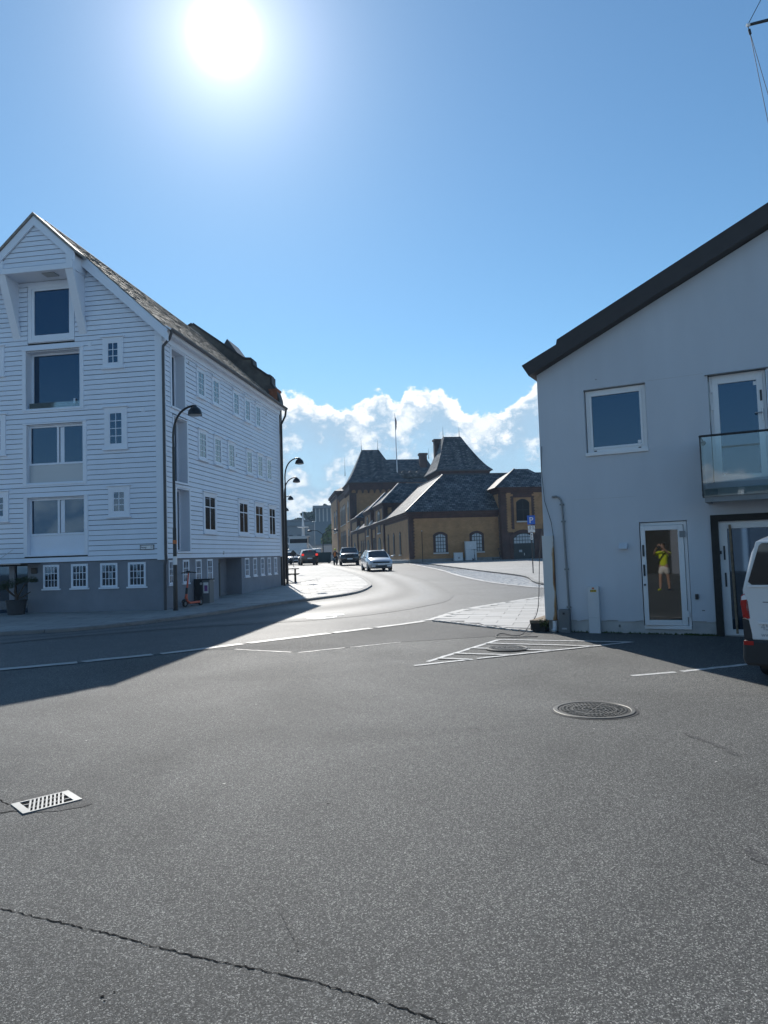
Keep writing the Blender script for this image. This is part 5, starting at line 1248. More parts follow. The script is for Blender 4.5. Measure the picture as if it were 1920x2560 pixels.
    for v0, v1 in ((8.3, 12.2), (3.2, 6.7)): arch_window(t, TF, 64.3, 67.2, v0, v1, 1.45, .3, 1, 1, glass='glass_deep')
    # --- body behind the tower and the end pavilion
    MB().box(0, 12, 71, 88, G0, 14.0).build('rear_wall', 'yellow_brick', t)
    b = MB(); eaves(b, 0, 12, 71, 88, 13.6, 14.6, .05, .35); b.build('eaves_band', 'red_brick', t)
    b = MB(); hip_roof(b, -.5, 12.5, 70, 88.5, 14.6, (5.5, 75, 19.5), (5.5, 86, 19.5), 'y'); b.build('rear_roof', 'slate', t)
    for k, y in enumerate((73.0, 76.2, 79.6, 83.2)):
        for v0, v1 in ((8.2, 12.1), (3.2, 6.7)): arch_window(t, LF, y, y + 2.0, v0, v1, 1.0, .25, 1, 1, glass='glass_deep')
    MB().box(-.4, 12, 88, 110, G0, 15.0).build('end_wall', 'yellow_brick', t)
    b = MB(); eaves(b, -.4, 12, 88, 110, 14.8, 16.2, .05, .6); quoin(b, lambda u, v, w: (-.4 - w, u, v), 88, G0, 14.8, 2.5, 1); b.build('eaves_band', 'red_brick', t)
    b = MB(); hip_roof(b, -1.1, 12.6, 87.4, 110.6, 16.2, (4.5, 96, 19.3), (4.5, 102, 19.3), 'y'); b.build('end_roof', 'slate', t)
    finial(t, 1.0, 83, 19.0, 4.2)
    for y in (91, 97): arch_window(t, lambda u, v, w: (-.4 - w, u, v), y, y + 2.6, 7.2, 12.0, 1.3, .3, 1, 1, glass='glass_deep')
    # rear ranges seen between the towers
    MB().box(8.5, 18, 66, 78, G0, 16).build('rear_wall', 'yellow_brick', t)
    b = MB(); hip_roof(b, 8, 18.5, 65.5, 78.5, 15.6, (4.0, 72, 21.0), (16.9, 72, 21.0), 'x'); b.build('rear_roof', 'slate', t)
    finial(t, 16.9, 70, 20.8, 2.2)
    b = MB(); b.box(15.0, 16.45, 69.5, 70.8, 15.5, 21.5); b.box(14.85, 16.6, 69.35, 70.95, 21.5, 21.9); b.build('chimney', 'red_brick', t)
    for k in range(4):
        b = MB(); b.prism([(9.9 + k * 1.45 + .62 * math.cos(math.pi * i / 8), 17.6 + .55 * math.sin(math.pi * i / 8)) for i in range(9)], lambda u, v, w: (u, -w, v), -68.0, -66.6); b.build('dormer', 'lead_grey', t)
    MB().box(9.2, 15.6, 66.3, 67.6, 16.7, 17.6).build('dormer_base', 'slate', t)
    b = MB(); b.box(9.0, 17.5, 62, 62.2, 14.3, 15.1); b.hexa([(8.8, 60.5, 14.3), (10.2, 60.5, 14.3), (10.2, 62, 15.1), (8.8, 62, 15.1), (8.8, 60.7, 14.2), (10.2, 60.7, 14.2), (10.2, 62.2, 14.2), (8.8, 62.2, 14.2)]); b.build('roof_hatch', 'sill_stone', t)
    MB().tube([(9.05, 62, 15), (9.05, 62, 18.4), (8.95, 62, 28.5)], [.12, .11, .05], 8).build('flagpole', 'sign_white', t, smooth=60)
    fl = MB(); n = 8
    for i in range(n):
        a, c = i / n, (i + 1) / n; f = lambda s: (8.98 + .42 * math.sin(math.pi * min(1, s * 1.15)) * (.8 + .2 * math.sin(9 * s)), 62 + .15 * math.sin(7 * s), 27.9 - 3.3 * s)
        p, q = f(a), f(c); e = lambda s: (8.98 + .02, 62, 27.9 - 3.3 * s); r0, r1 = e(a), e(c)
        fl.face([r0, r1, q, p])
    fl.build('flag', 'flag_cloth', t)
    # --- second steep tower
    x0, x1, y0, y1, ez = 12.2, 20.4, 40, 49, 15.0
    MB().box(x0, x1, y0, y1, G0, ez - 1.0).build('tower_wall', 'red_brick', t)
    b = MB(); eaves(b, x0, x1, y0, y1, ez - .9, ez - .15, .05, .3); b.build('eaves_band', 'red_brick', t)
    b = MB(); bell_roof(b, x0 - .55, x1 + .55, y0 - .55, y1 + .55, ez - .12, 14.05, 16.9, 43.5, 45.5, 20.85); b.build('tower_roof', 'slate', t)
    b = MB(); b.box(x0 - .56, x1 + .56, y0 - .56, y1 + .56, ez - .28, ez - .10); b.build('gutter', 'lead_grey', t)
    finial(t, 14.1, 44.3, 20.8, 1.9); finial(t, 16.85, 44.3, 20.8, 1.9)
    b = MB(); b.box(13.0, 14.2, 46, 47.2, 15, 20.6); b.box(12.85, 14.35, 45.85, 47.35, 20.6, 20.9); b.build('chimney', 'red_brick', t)
    b = MB()
    for k in range(7): b.prism(arch_pts(13.0 + k, 13.55 + k, 13.55, 13.95, .2), front(y0), .0, .04)
    b.build('vent_arches', 'yellow_brick', t)
    b = MB()
    for k in range(6): b.prism(arch_pts(40.8 + k * 1.2, 41.4 + k * 1.2, 12.6, 13.9, .3), lambda u, v, w: (x0 - w, u, v), .0, .04)
    b.build('vent_arches', 'black_paint', t)
    # --- two-storey pavilion on the right
    x0, x1, y0, y1, ez = 9.4, 15.4, -1.0, 7.0, 8.2; PF = front(y0)
    MB().box(x0, x1, y0, y1, G0, ez - .5).build('pavilion_wall', 'yellow_brick', t)
    b = MB(); eaves(b, x0, x1, y0, y1, ez - .55, ez, .05, .35); quoin(b, PF, x0, G0, ez - .5, .55, 1, course=.14); quoin(b, PF, x1, G0, ez - .5, .55, -1); quoin(b, lambda u, v, w: (x0 - w, u, v), y0, G0, ez - .5, .6, 1)
    fbox(b, PF, x0 + .55, x1 - .55, G0, 2.6, 0, .048); fbox(b, PF, x0 + .55, x0 + 1.2, 2.6, 3.6, 0, .047); fbox(b, PF, 12.9, x1 - .55, 2.6, 3.9, 0, .047)
    quoin(b, PF, 10.75, 3.9, ez - .5, .25, -1, course=.14, tooth=.08); fbox(b, PF, 10.75, 12.65, 7.15, ez - .5, 0, .046); quoin(b, PF, 12.65, 3.9, ez - .5, .25, 1, course=.14, tooth=.08); b.build('brick_quoin', 'red_brick', t)
    b = MB(); hip_roof(b, x0 - .62, x1 + .6, y0 - .5, y1 + .3, ez, (11.7, 1.15, 10.35), (13.2, 1.15, 10.35), 'x'); b.build('pavilion_roof', 'slate', t)
    MB().tube([(x0 - .62, y0 - .5, ez + .03), (11.7, 1.15, 10.38)], .07, 6).build('hip_cap', 'lead_grey', t)
    arch_window(t, PF, 11.0, 12.38, 4.75, 7.0, .35, .0, 2, 2, glass='glass_deep', w=.05, surround='red_brick')
    dr = MB().prism(arch_pts(10.2, 13.05, G0, 3.85, .75), PF, .05, .10).build('portal', 'red_brick', t)
    MB().prism(arch_pts(10.55, 12.75, G0, 3.5, .5), PF, .10, .108).build('door', 'door_green', dr)
    for i in range(7):
        for j in range(3):
            a, c = 10.62 + i * .30, 10.62 + i * .30 + .25; d, e = 2.45 + j * .34, 2.45 + j * .34 + .28
            lim = lambda x: 3.5 - (abs(x - 11.65) / 1.1) ** 2 * .5 - .06
            e1, e2 = min(e, lim(a)), min(e, lim(c))
            if max(e1, e2) < d + .06: continue
            MB().prism([(a, d), (c, d), (c, max(e2, d + .03)), (a, max(e1, d + .03))], PF, .108, .116).build('pane', 'glass_pale', dr)
    fbox(MB(), PF, 11.1, 11.42, 1.55, 1.78, .108, .13).build('door_plate', 'plastic_grey', dr); fbox(MB(), PF, 11.62, 11.66, 1.2, 1.45, .108, .15).build('door_handle', 'steel', dr)
    for xa, xb in ((9.98, 10.7), (12.72, 14.8)):
        fbox(MB(), PF, xa, xb, 7.3, 7.5, .0, .06).build('string_course', 'yellow_brick', t)
customs_house()

# ------------------------------------------------------------------ street furniture
LAMPS = [(-6.50, 22.28, 6.55, 'black gooseneck street lamp at the corner of the white house, with stickers', .69), (-4.97, 36.4, 6.75, 'black gooseneck street lamp beside the bench at the far end of the white house', .75),
         (-5.93, 43.0, 6.5, 'black gooseneck street lamp just past the bench, further along the pavement', .74), (-7.86, 55.0, 6.42, 'black gooseneck street lamp along the pavement, second past the bench', .74), (-9.82, 67.0, 6.35, 'black gooseneck street lamp nearest the parked cars and quay', .74)]
def lamp(x, y, h, label, arm, detail):
    z0 = gz(y) + PAVE_H
    t = thing('street_lamp', label, 'street lamp', (x, y, z0), 0, 'street lamps along the pavement'); h = h - z0
    MB().tube([(0, 0, -.02), (0, 0, .9), (0, 0, .95), (0, 0, 2.5), (0, 0, 2.56), (0, 0, h - 1.25)], [.068, .068, .060, .058, .046, .042], 12).build('pole', 'black_paint', t, smooth=50)
    P = [(0, 0, h - 1.25), (.0, 0, h - .85), (.06, 0, h - .5), (.2, 0, h - .22), (.4, 0, h - .05), (.6, 0, h + .02), (arm, 0, h + .02)]
    pp = [Vector(p) for p in P]; pp = [2 * pp[0] - pp[1]] + pp + [2 * pp[-1] - pp[-2]]; out = []
    for i in range(1, len(pp) - 2):
        for k in range(5):
            u = k / 5; a, b, c, d = pp[i - 1:i + 3]; out.append(.5 * (2 * b + (c - a) * u + (2 * a - 5 * b + 4 * c - d) * u * u + (3 * b - a - 3 * c + d) * u ** 3))
    out.append(pp[-2])
    MB().tube(out, .034, 10).build('arm', 'black_paint', t, smooth=60)
    sh = MB().lathe([(.045, .04), (.06, .02), (.075, -.01), (.13, -.045), (.185, -.11), (.215, -.19), (.222, -.27), (.212, -.27), (.20, -.19), (.16, -.10), (.05, -.03)], 24, (arm, 0, h), capb=True, capt=True).build('lamp_shade', 'black_paint', t, smooth=40)
    MB().lathe([(.19, -.262), (.16, -.29), (.08, -.305), (.0, -.31)], 20, (arm, 0, h), capb=True, capt=False).build('diffuser', 'plastic_grey', sh, smooth=60)
    if detail:
        MB().lathe([(.0665, 1.40), (.0665, 1.66)], 16, capb=False, capt=False).build('sticker', 'sign_white', t); MB().lathe([(.0635, 2.05), (.0635, 2.16)], 16, capb=False, capt=False).build('sticker', 'sticker_orange', t)
        MB().lathe([(.085, 0), (.085, .03), (.07, .05)], 16).build('base_collar', 'black_paint', t)
for k, (x, y, h, l, a) in enumerate(LAMPS): lamp(x, y, h, l, a, k == 0)

def scooter(loc, rz, label, body='scooter_coral', group='rental e-scooters'):
    t = thing('electric_scooter', label, 'scooter', loc, rz, group)
    # x forward
    for x, n in ((.43, 'wheel'), (-.43, 'wheel')):
        w = MB().lathe([(.06, -.02), (.105, -.03), (.115, 0), (.105, .03), (.06, .02)], 20).xf(lambda a, b, c: (x + a, c, .115 + b)).build(n, 'rubber', t, smooth=50)
        MB().lathe([(.062, -.022), (.062, .022)], 14).xf(lambda a, b, c: (x + a, c, .115 + b)).build('rim', 'cabinet_grey', w)
    MB().prism([(-.34, .10), (.26, .10), (.34, .17), (.30, .20), (.22, .165), (-.30, .165)], lambda u, v, w: (u, w, v), .075, -.075).build('deck', body, t, bevel=.01)
    MB().box(-.30, .22, -.065, .065, .166, .171).build('grip_mat', 'rubber', t)
    MB().tube([(.30, 0, .16), (.37, 0, .30), (.34, 0, .42)], [.045, .05, .04], 10).build('neck', body, t, smooth=60)
    MB().tube([(.36, 0, .30), (.22, 0, 1.10)], [.032, .024], 10).build('stem', body, t, smooth=60)
    MB().tube([(.345, 0, .42), (.315, 0, .62)], .04, 10).build('battery_sleeve', 'plastic_dark', t, smooth=60)
    MB().tube([(.20, -.28, 1.10), (.21, -.12, 1.12), (.22, 0, 1.12), (.21, .12, 1.12), (.20, .28, 1.10)], .016, 8).build('handlebar', 'rubber', t, smooth=60)
    MB().box(.17, .27, -.04, .04, 1.10, 1.17).build('display', 'plastic_dark', t, bevel=.01)
    b = MB(); b.prism([(.33 + .15 * math.cos(a), .115 + .15 * math.sin(a)) for a in [R(20 + 14 * k) for k in range(9)]] + [(.33 + .135 * math.cos(a), .115 + .135 * math.sin(a)) for a in [R(20 + 14 * k) for k in range(9)]][::-1], lambda u, v, w: (u + .1, w, v), .04, -.04); b.build('front_fender', 'plastic_dark', t)
    MB().prism([(-.36, .17), (-.50, .26), (-.54, .22), (-.53, .24), (-.49, .28), (-.35, .19)], lambda u, v, w: (u, w, v), .04, -.04).build('rear_fender', 'plastic_dark', t)
    MB().tube([(-.05, -.06, .11), (-.08, -.17, .0)], .01, 6).build('kickstand', 'steel', t)
    return t
g = ground(468, 1529); zp = PAVE_H
scooter((-6.36, 23.75, gz(23.7) + zp), R(250), 'coral pink e-scooter standing by the lamp post at the white house')
scooter((8.86, 72.3, gz(72) + zp), R(70), 'dark rental e-scooter by the yellow brick wall, beside the tall cabinet', 'cabinet_grey'); scooter((11.2, 72.5, gz(72) + zp), R(20), 'green and dark rental e-scooter in front of the brick wall, nearer the arched door', 'door_green')

def litter_bin():
    t = thing('litter_bin', 'dark grey steel litter bin with a poster, against the white house wall', 'litter bin', (-6.28, 24.95, gz(25) + zp), -R(8.5))
    MB().box(-.26, .0, -.20, .20, .0, .80).build('body', 'plastic_dark', t, bevel=.01); MB().box(.005, .27, -.20, .20, .0, .80).build('body', 'cabinet_grey', t, bevel=.01)
    MB().box(-.28, .29, -.22, .22, .80, .84).build('lid', 'plastic_dark', t, bevel=.008)
    MB().box(.05, .23, -.206, -.201, .35, .72).build('poster', 'sign_white', t); MB().box(.085, .20, -.209, -.206, .42, .62).build('poster_print', 'poster_purple' if 'poster_purple' in M else 'cloth_dark', t)
    MB().lathe([(.045, 0), (.045, .012)], 12).xf(lambda a, b, c: (-.03 + a, -.203 - c, .68 + b)).build('lock', 'steel', t)
litter_bin()

def planter():
    p = Vector((W0.x, W0.y, 0)) + Vector((math.cos(R(8.5)), -math.sin(R(8.5)), 0)) * -4.62 - Vector((math.sin(R(8.5)), math.cos(R(8.5)), 0)) * .62
    t = thing('potted_pine', 'small cloud-pruned pine in a dark round pot beside the glass entrance', 'potted plant', (p.x, p.y, gz(22) + zp))
    MB().lathe([(.20, 0), (.24, .02), (.30, .42), (.315, .46), (.28, .46), (.27, .40)], 24, capt=True).build('pot', 'pot', t, smooth=40)
    tr = [(0, 0, .38), (.03, 0, .55), (-.04, 0, .72), (-.02, .02, .88)]
    MB().tube(tr, [.055, .05, .04, .028], 8).build('trunk', 'bark', t, smooth=60)
    br = [[(.02, 0, .52), (.14, -.02, .70), (.26, -.02, .92), (.40, 0, 1.02)], [(.0, 0, .55), (-.16, 0, .66), (-.30, .02, .78), (-.40, .02, .90)], [(-.03, 0, .72), (-.06, .05, .9), (.05, .06, 1.0)], [(.03, 0, .5), (.2, .05, .56), (.42, .06, .70)], [(-.1, 0, .62), (-.22, -.1, .8), (-.25, -.1, .92)]]
    b = MB()
    for q in br: b.tube(q, [.028, .022, .016, .01][:len(q)], 6)
    b.build('branches', 'bark', t, smooth=60)
    b = MB(); rr = random.Random(21)
    for (cx, cy, cz, rx_, rz_) in ((.42, 0, 1.10, .26, .10), (.20, .03, 1.06, .22, .10), (-.05, .04, 1.02, .26, .12), (-.30, .02, .96, .26, .13), (-.45, .02, .86, .2, .10), (-.2, -.1, .9, .2, .1), (.55, .02, 1.04, .14, .06)):
        for k in range(420):
            while True:
                u = Vector((rr.uniform(-1, 1), rr.uniform(-1, 1), rr.uniform(-1, 1)))
                if u.length < 1: break
            c = Vector((cx + u.x * rx_, cy + u.y * rx_ * .8, cz + u.z * rz_)); d = Vector((rr.uniform(-1, 1), rr.uniform(-1, 1), rr.uniform(-.3, 1))).normalized() * rr.uniform(.03, .06); n = d.cross(Vector((rr.uniform(-1, 1), rr.uniform(-1, 1), rr.uniform(-1, 1)))).normalized() * .006
            b.face([c - n, c + n, c + d])
    b.build('foliage', 'needle', t)
planter()

def parking_sign():
    t = thing('parking_sign', 'blue parking sign with white time plates on a thin dark post', 'sign', (8.17, 40.1, gz(40) + zp))
    MB().tube([(0, 0, -.02), (0, 0, 3.2)], .03, 10).build('post', 'dark_metal', t, smooth=60)
    G = front(0); z = lambda v: v - gz(40) - zp
    P = fbox(MB(), G, -.22, .22, z(3.16), z(3.66), .035, .05).build('parking_plate', 'sign_blue', t, bevel=.012)
    b = MB(); fbox(b, G, -.205, .205, z(3.175), z(3.645), .0505, .0515); b.build('plate_face', 'sign_blue', P)
    text_mesh('letter', 'P', .46, 'sign_white', P, Matrix.Translation((0, -.054, z(3.245))) @ Matrix.Rotation(math.pi / 2, 4, 'X'), 'CENTER', depth=.001)
    Q = fbox(MB(), G, -.19, .19, z(2.72), z(3.09), .035, .048).build('time_plate', 'sign_white', t)
    for k, s in enumerate(('08-20', '(08-18)', 'Maks 2 t')): text_mesh('lettering', s, .125 if k < 2 else .085, 'sign_black', Q, Matrix.Translation((0, -.051, z(2.97 - k * .105))) @ Matrix.Rotation(math.pi / 2, 4, 'X'), 'CENTER', depth=.001)
    A = fbox(MB(), G, -.065, .065, z(2.31), z(2.68), .035, .048).build('arrow_plate', 'sign_white', t)
    b = MB(); fbox(b, G, -.014, .014, z(2.40), z(2.59), .048, .051)
    b.prism([(-.04, z(2.57)), (.04, z(2.57)), (0, z(2.655))], G, .048, .051); b.prism([(-.04, z(2.42)), (0, z(2.335)), (.04, z(2.42))], G, .048, .051); b.build('double_arrow', 'sign_black', A)
parking_sign()

def cabinets():
    Tm = Matrix.Translation((2.511, 73.156, 0)) @ Matrix.Rotation(R(8.1), 4, 'Z'); z0 = gz(72.5) + zp
    def cab(x0, x1, h, name, label, d=.5):
        p = Tm @ Vector(((x0 + x1) / 2, -.75, 0)); t = thing(name, label, 'cabinet', (p.x, p.y, z0), R(8.1)); w = (x1 - x0) / 2
        MB().box(-w, w, -d / 2, d / 2, .05, h).build('body', 'cabinet_white', t, bevel=.015); MB().box(-w + .04, w - .04, -d / 2 + .03, d / 2 - .03, -.02, .05).build('plinth', 'cabinet_grey', t)
        MB().box(-w - .02, w + .02, -d / 2 - .03, d / 2 + .02, h, h + .05).build('lid', 'cabinet_white', t); return t, w, d
    t, w, d = cab(5.55, 6.67, 1.92, 'utility_cabinet', 'tall white utility cabinet against the yellow brick wall')
    MB().box(-w, w, -d / 2 - .004, -d / 2, 1.12, 1.13).build('seam', 'cabinet_grey', t); MB().box(.28, .42, -d / 2 - .03, -d / 2, 1.05, 1.09).build('handle', 'black_paint', t); MB().lathe([(.07, 0), (.07, .004)], 14).xf(lambda a, b, c: (-.05 + a, -d / 2 - c, 1.5 + b)).build('badge', 'lamp_clear', t)
    t, w, d = cab(4.36, 5.24, .82, 'meter_cabinet', 'low white cabinet with two slots next to the tall one', .4)
    for x in (-.02, .1): MB().box(x - .025, x + .025, -d / 2 - .004, -d / 2, .25, .42).build('slot', 'black_paint', t)
    p = Tm @ Vector((14.0, -1.9, 0)); t = thing('sandwich_board', 'pale folding board leaning beside the arched brick portal', 'board', (p.x, p.y, z0), R(20))
    for s in (1, -1): MB().hexa([(-.3, s * .30, 0), (.3, s * .30, 0), (.3, s * .33, 0), (-.3, s * .33, 0), (-.3, s * .01, 1.0), (.3, s * .01, 1.0), (.3, s * .04, 1.0), (-.3, s * .04, 1.0)]).build('panel', 'sill_stone', t)
    p = Tm @ Vector((1.05, -1.2, 0)); t = thing('thin_post', 'thin reddish marker post in front of the brick corner', 'post', (p.x, p.y, z0)); MB().tube([(0, 0, -.02), (0, 0, 3.1)], .03, 8).build('post', 'timber_dark', t); MB().lathe([(.05, 3.1), (.06, 3.15), (.0, 3.2)], 10).build('cap', 'sill_stone', t)
    p = Tm @ Vector((-1.2, 1.0, 0)); t = tag(MB().box(-.3, .3, -1.6, 1.6, 0, .35).build('stone_kerb_block', 'granite', None, (p.x, p.y, gz(74)), bevel=.05), 'long pale granite block at the foot of the brick corner', 'stone block'); t.rotation_euler = (0, 0, R(95))
cabinets()

def bench():
    t = thing('picnic_bench', 'dark timber picnic bench by the lamp post on the sunlit pavement', 'bench', (-5.35, 38.2, gz(38) + zp), R(5))
    for y in (-.22, 0, .22): MB().box(-.75, .75, y - .10, y + .10, .70, .745).build('table_plank', 'timber_dark', t)
    for y in (-.72, .72): MB().box(-.75, .75, y - .13, y + .13, .42, .46).build('seat', 'timber_dark', t)
    for x in (-.55, .55):
        for s in (-1, 1): MB().hexa([(x - .035, s * .62 - .04, 0), (x + .035, s * .62 - .04, 0), (x + .035, s * .62 + .04, 0), (x - .035, s * .62 + .04, 0), (x - .035, s * .2 - .04, .70), (x + .035, s * .2 - .04, .70), (x + .035, s * .2 + .04, .70), (x - .035, s * .2 + .04, .70)]).build('leg', 'timber_dark', t)
        MB().box(x - .03, x + .03, -.8, .8, .36, .42).build('cross_bar', 'timber_dark', t)
    t = thing('rusty_post', 'rust-brown timber post at the far corner of the white house', 'post', (-5.33, 37.5, gz(37.5) + zp)); MB().box(-.06, .06, -.06, .06, -.02, 2.3).build('post', 'bark', t); MB().box(-.07, .07, -.07, .07, 2.3, 2.34).build('cap', 'black_paint', t)
bench()

# ------------------------------------------------------------------ vehicles
def car(loc, rz, label, paint, kind='estate', lights='clear', group=None, L_=4.77, W_=1.83, H_=1.50, grille='car_plastic', stripe=False):
    """x forward, origin on the ground under the middle"""
    t = thing('parked_car' if lights == 'off' else 'car', label, 'car', loc, rz, group)
    suv = kind == 'suv'; k = L_ / 4.77; hz = H_ / 1.5; w = W_ / 1.83
    if suv: S_ = [(-2.38, .40, .66, .95, 1.02, .80, .84, .82, .70), (-2.28, .30, .66, 1.02, 1.30, .85, .90, .88, .66), (-2.05, .26, .64, 1.05, 1.44, .87, .915, .90, .68), (-1.0, .24, .62, 1.03, 1.50, .87, .915, .905, .70), (0, .24, .62, 1.02, 1.50, .87, .915, .905, .70), (.45, .24, .62, 1.01, 1.46, .87, .915, .90, .70), (1.15, .24, .60, 1.0, 1.04, .87, .915, .90, .80), (1.85, .26, .60, .96, 1.0, .87, .91, .88, .74), (2.22, .28, .58, .90, .94, .84, .89, .85, .66), (2.38, .34, .55, .80, .83, .76, .82, .78, .58)]
    else: S_ = [(-2.38, .35, .6, .85, .9, .80, .82, .80, .70), (-2.25, .25, .6, .95, 1.25, .84, .88, .86, .62), (-1.95, .22, .6, 1.0, 1.44, .86, .91, .89, .64), (-1.0, .2, .6, .99, 1.5, .87, .915, .90, .66), (0, .2, .58, .96, 1.5, .87, .915, .90, .66), (.55, .2, .58, .95, 1.44, .87, .91, .90, .66), (1.25, .2, .56, .93, .97, .87, .91, .89, .78), (1.9, .22, .54, .84, .88, .86, .90, .86, .70), (2.25, .25, .5, .72, .76, .80, .86, .80, .60), (2.38, .32, .48, .62, .64, .70, .75, .70, .50)]
    secs = []
    for (x, zs, zm, zb, zr, ws, wm, wb, wr) in S_:
        zt = zr + (.05 if zr > 1.2 else .035)
        half = [(ws * .93, zs), (ws, zs + .12), (wm, zm), (wb, zb), (wr, zr), (wr * .62, zt - .012), (0, zt)]
        pts = [(x * k, a * w, b * hz) for a, b in half] + [(x * k, -a * w, b * hz) for a, b in half[-2::-1]]; secs.append(pts)
    n = len(secs[0]); body = MB(); glass = {'windscreen': MB(), 'rear_window': MB(), 'side_window': MB(), 'side_window2': MB()}
    for i in range(len(secs) - 1):
        for j in range(n - 1):
            q = [secs[i][j], secs[i + 1][j], secs[i + 1][j + 1], secs[i][j + 1]]; tgt = body
            top = j in (4, 5, 6, 7); sidew = j in (3, 8); xm = (S_[i][0] + S_[i + 1][0]) / 2
            if .4 < xm < 1.26 and top and i == 5: tgt = glass['windscreen']
            elif i == 1 and top: tgt = glass['rear_window']
            elif sidew and 2 <= i <= 4: tgt = glass['side_window' if j == 3 else 'side_window2']
            tgt.face(q)
    body.face([p for p in secs[0]][::-1] if False else secs[0]); body.face(secs[-1][::-1])
    for a, c in zip(secs, secs[1:]): body.face([a[0], a[-1], c[-1], c[0]])
    def fin(b, nm, mt, par=t):
        b.f = [f[::-1] for f in b.f]
        o = b.build(nm, mt, par, smooth=38)
        bm = bmesh.new(); bm.from_mesh(o.data); bmesh.ops.remove_doubles(bm, verts=bm.verts, dist=.0005); bmesh.ops.recalc_face_normals(bm, faces=bm.faces) if nm == 'body' else None; bm.to_mesh(o.data); bm.free(); return o
    bo = fin(body, 'body', paint)
    for nm, b in glass.items(): fin(b, nm.rstrip('2'), 'car_glass')
    X = 2.38 * k; zc = hz
    for sx, ax in ((1.42 * k, 0), (-1.36 * k, 0)):
        for s in (1, -1):
            r_ = .36 if suv else .325
            wh = MB().lathe([(.20, -.10), (r_ - .02, -.11), (r_, -.07), (r_, .07), (r_ - .02, .11), (.20, .10)], 22).xf(lambda a, b, c: (sx + a, s * (.80 * w) + c, r_ + b)).build('wheel', 'rubber', t, smooth=50)
            MB().lathe([(.205, -.112), (.205, .112)], 18).xf(lambda a, b, c: (sx + a, s * (.80 * w) + c, r_ + b)).build('rim', 'galvanised', wh)
            MB().lathe([(r_ + .05, -.02), (r_ + .05, .02)], 22).xf(lambda a, b, c: (sx + a, s * (.885 * w) + c, r_ + .02 + b)).build('wheel_arch', 'car_plastic', t)
    # nose
    zg = (.78 if suv else .64) * hz; 
    MB().box(X - .10, X + .012, -.42 * w if suv else -.62 * w, .42 * w if suv else .62 * w, zg - (.17 if suv else .06), zg + (.09 if suv else .045)).build('grille', grille, t, bevel=.02)
    for s in (1, -1):
        if suv: P = MB().hexa([(X - .30, s * .56 * w, zg + .0), (X - .02, s * .50 * w, zg + .01), (X - .02, s * .50 * w, zg + .085), (X - .30, s * .56 * w, zg + .10), (X - .34, s * .88 * w, zg + .02), (X - .14, s * .80 * w, zg + .02), (X - .14, s * .80 * w, zg + .095), (X - .34, s * .88 * w, zg + .11)])
        else: P = MB().hexa([(X - .26, s * .60 * w, zg - .03), (X - .03, s * .52 * w, zg - .02), (X - .03, s * .52 * w, zg + .05), (X - .26, s * .60 * w, zg + .08), (X - .40, s * .90 * w, zg + .0), (X - .20, s * .82 * w, zg - .01), (X - .20, s * .82 * w, zg + .07), (X - .40, s * .90 * w, zg + .11)])
        P.build('headlight', 'lit_white' if lights == 'on' else 'lamp_clear', t)
        MB().tube([(1.05 * k, s * .90 * w, 1.0 * hz), (1.02 * k, s * 1.0 * w, 1.03 * hz)], .03, 6).build('mirror_arm', 'car_plastic', t)
        MB().box(.94 * k, 1.06 * k, s * .97 * w, s * 1.13 * w, .98 * hz, 1.12 * hz).build('mirror', paint, t, bevel=.03)
        MB().box(-X - .01, -X + .22, s * .60 * w, s * .86 * w, (.86 if not suv else .92) * hz, (1.0 if not suv else 1.12) * hz).build('tail_light', 'lit_red' if lights == 'brake' else 'tail_red', t, bevel=.02)
        MB().box(X - .12, X + .005, s * .44 * w, s * .70 * w, .33 * hz, .43 * hz).build('fog_light', 'lamp_clear' if stripe else 'car_plastic', t)
    MB().box(X - .06, X + .008, -.42 * w, .42 * w, .30 * hz, .42 * hz).build('air_intake', 'car_plastic', t, bevel=.02)
    MB().box(X + .006, X + .022, -.26, .26, (.44 if not suv else .50) * hz, (.44 if not suv else .50) * hz + .11).build('number_plate', 'sign_white', t); MB().box(-X - .022, -X - .004, -.26, .26, .62 * hz, .62 * hz + .11).build('number_plate', 'sign_white', t)
    if stripe: MB().box(X - .02, X + .016, -.60 * w, .60 * w, zg + .046, zg + .058).build('blue_trim', 'ship_blue', t)
    MB().box(-X - .012, -X + .06, -.70 * w, .70 * w, .32 * hz, .46 * hz).build('rear_bumper', 'car_plastic', t, bevel=.02)
    for s in (1, -1): MB().tube([(-1.7 * k, s * .60 * w, 1.50 * hz), (-1.2 * k, s * .62 * w, 1.555 * hz), (.0, s * .62 * w, 1.555 * hz), (.35 * k, s * .60 * w, 1.50 * hz)], .018, 6).build('roof_rail', 'chrome', t)
    if lights == 'brake':
        MB().box(-X + .02, -X + .06, .40 * w, .58 * w, .98 * hz, 1.08 * hz).build('indicator', 'lit_amber', t); MB().box(-2.22 * k, -2.16 * k, -.18, .18, 1.36 * hz, 1.39 * hz).build('brake_lamp', 'lit_red', t)
    MB().box(-1.9 * k, 1.9 * k, -.62 * w, .62 * w, .18 * hz, .28 * hz).build('underbody', 'car_plastic', t)
    return t
def heading(az): return R(90 - az)                     # azimuth clockwise from +y -> rotation of the x axis
car((-.72, 54.8, gz(54.8) + .01), heading(170), 'silver estate car driving towards the yard with its windscreen in view', 'car_silver', 'estate', 'clear', 'cars on the road', stripe=True)
car((-3.75, 74.2, gz(74) + .01), heading(175), 'black SUV with roof rails and lit headlamps behind the silver car', 'car_black', 'suv', 'on', 'cars on the road', 4.95, 1.96, 1.77)
car((-8.55, 79.4, gz(79) + .01), heading(-12), 'bronze SUV seen from behind with brake light and indicator on', 'car_bronze', 'suv', 'brake', 'cars on the road', 4.5, 1.86, 1.66)
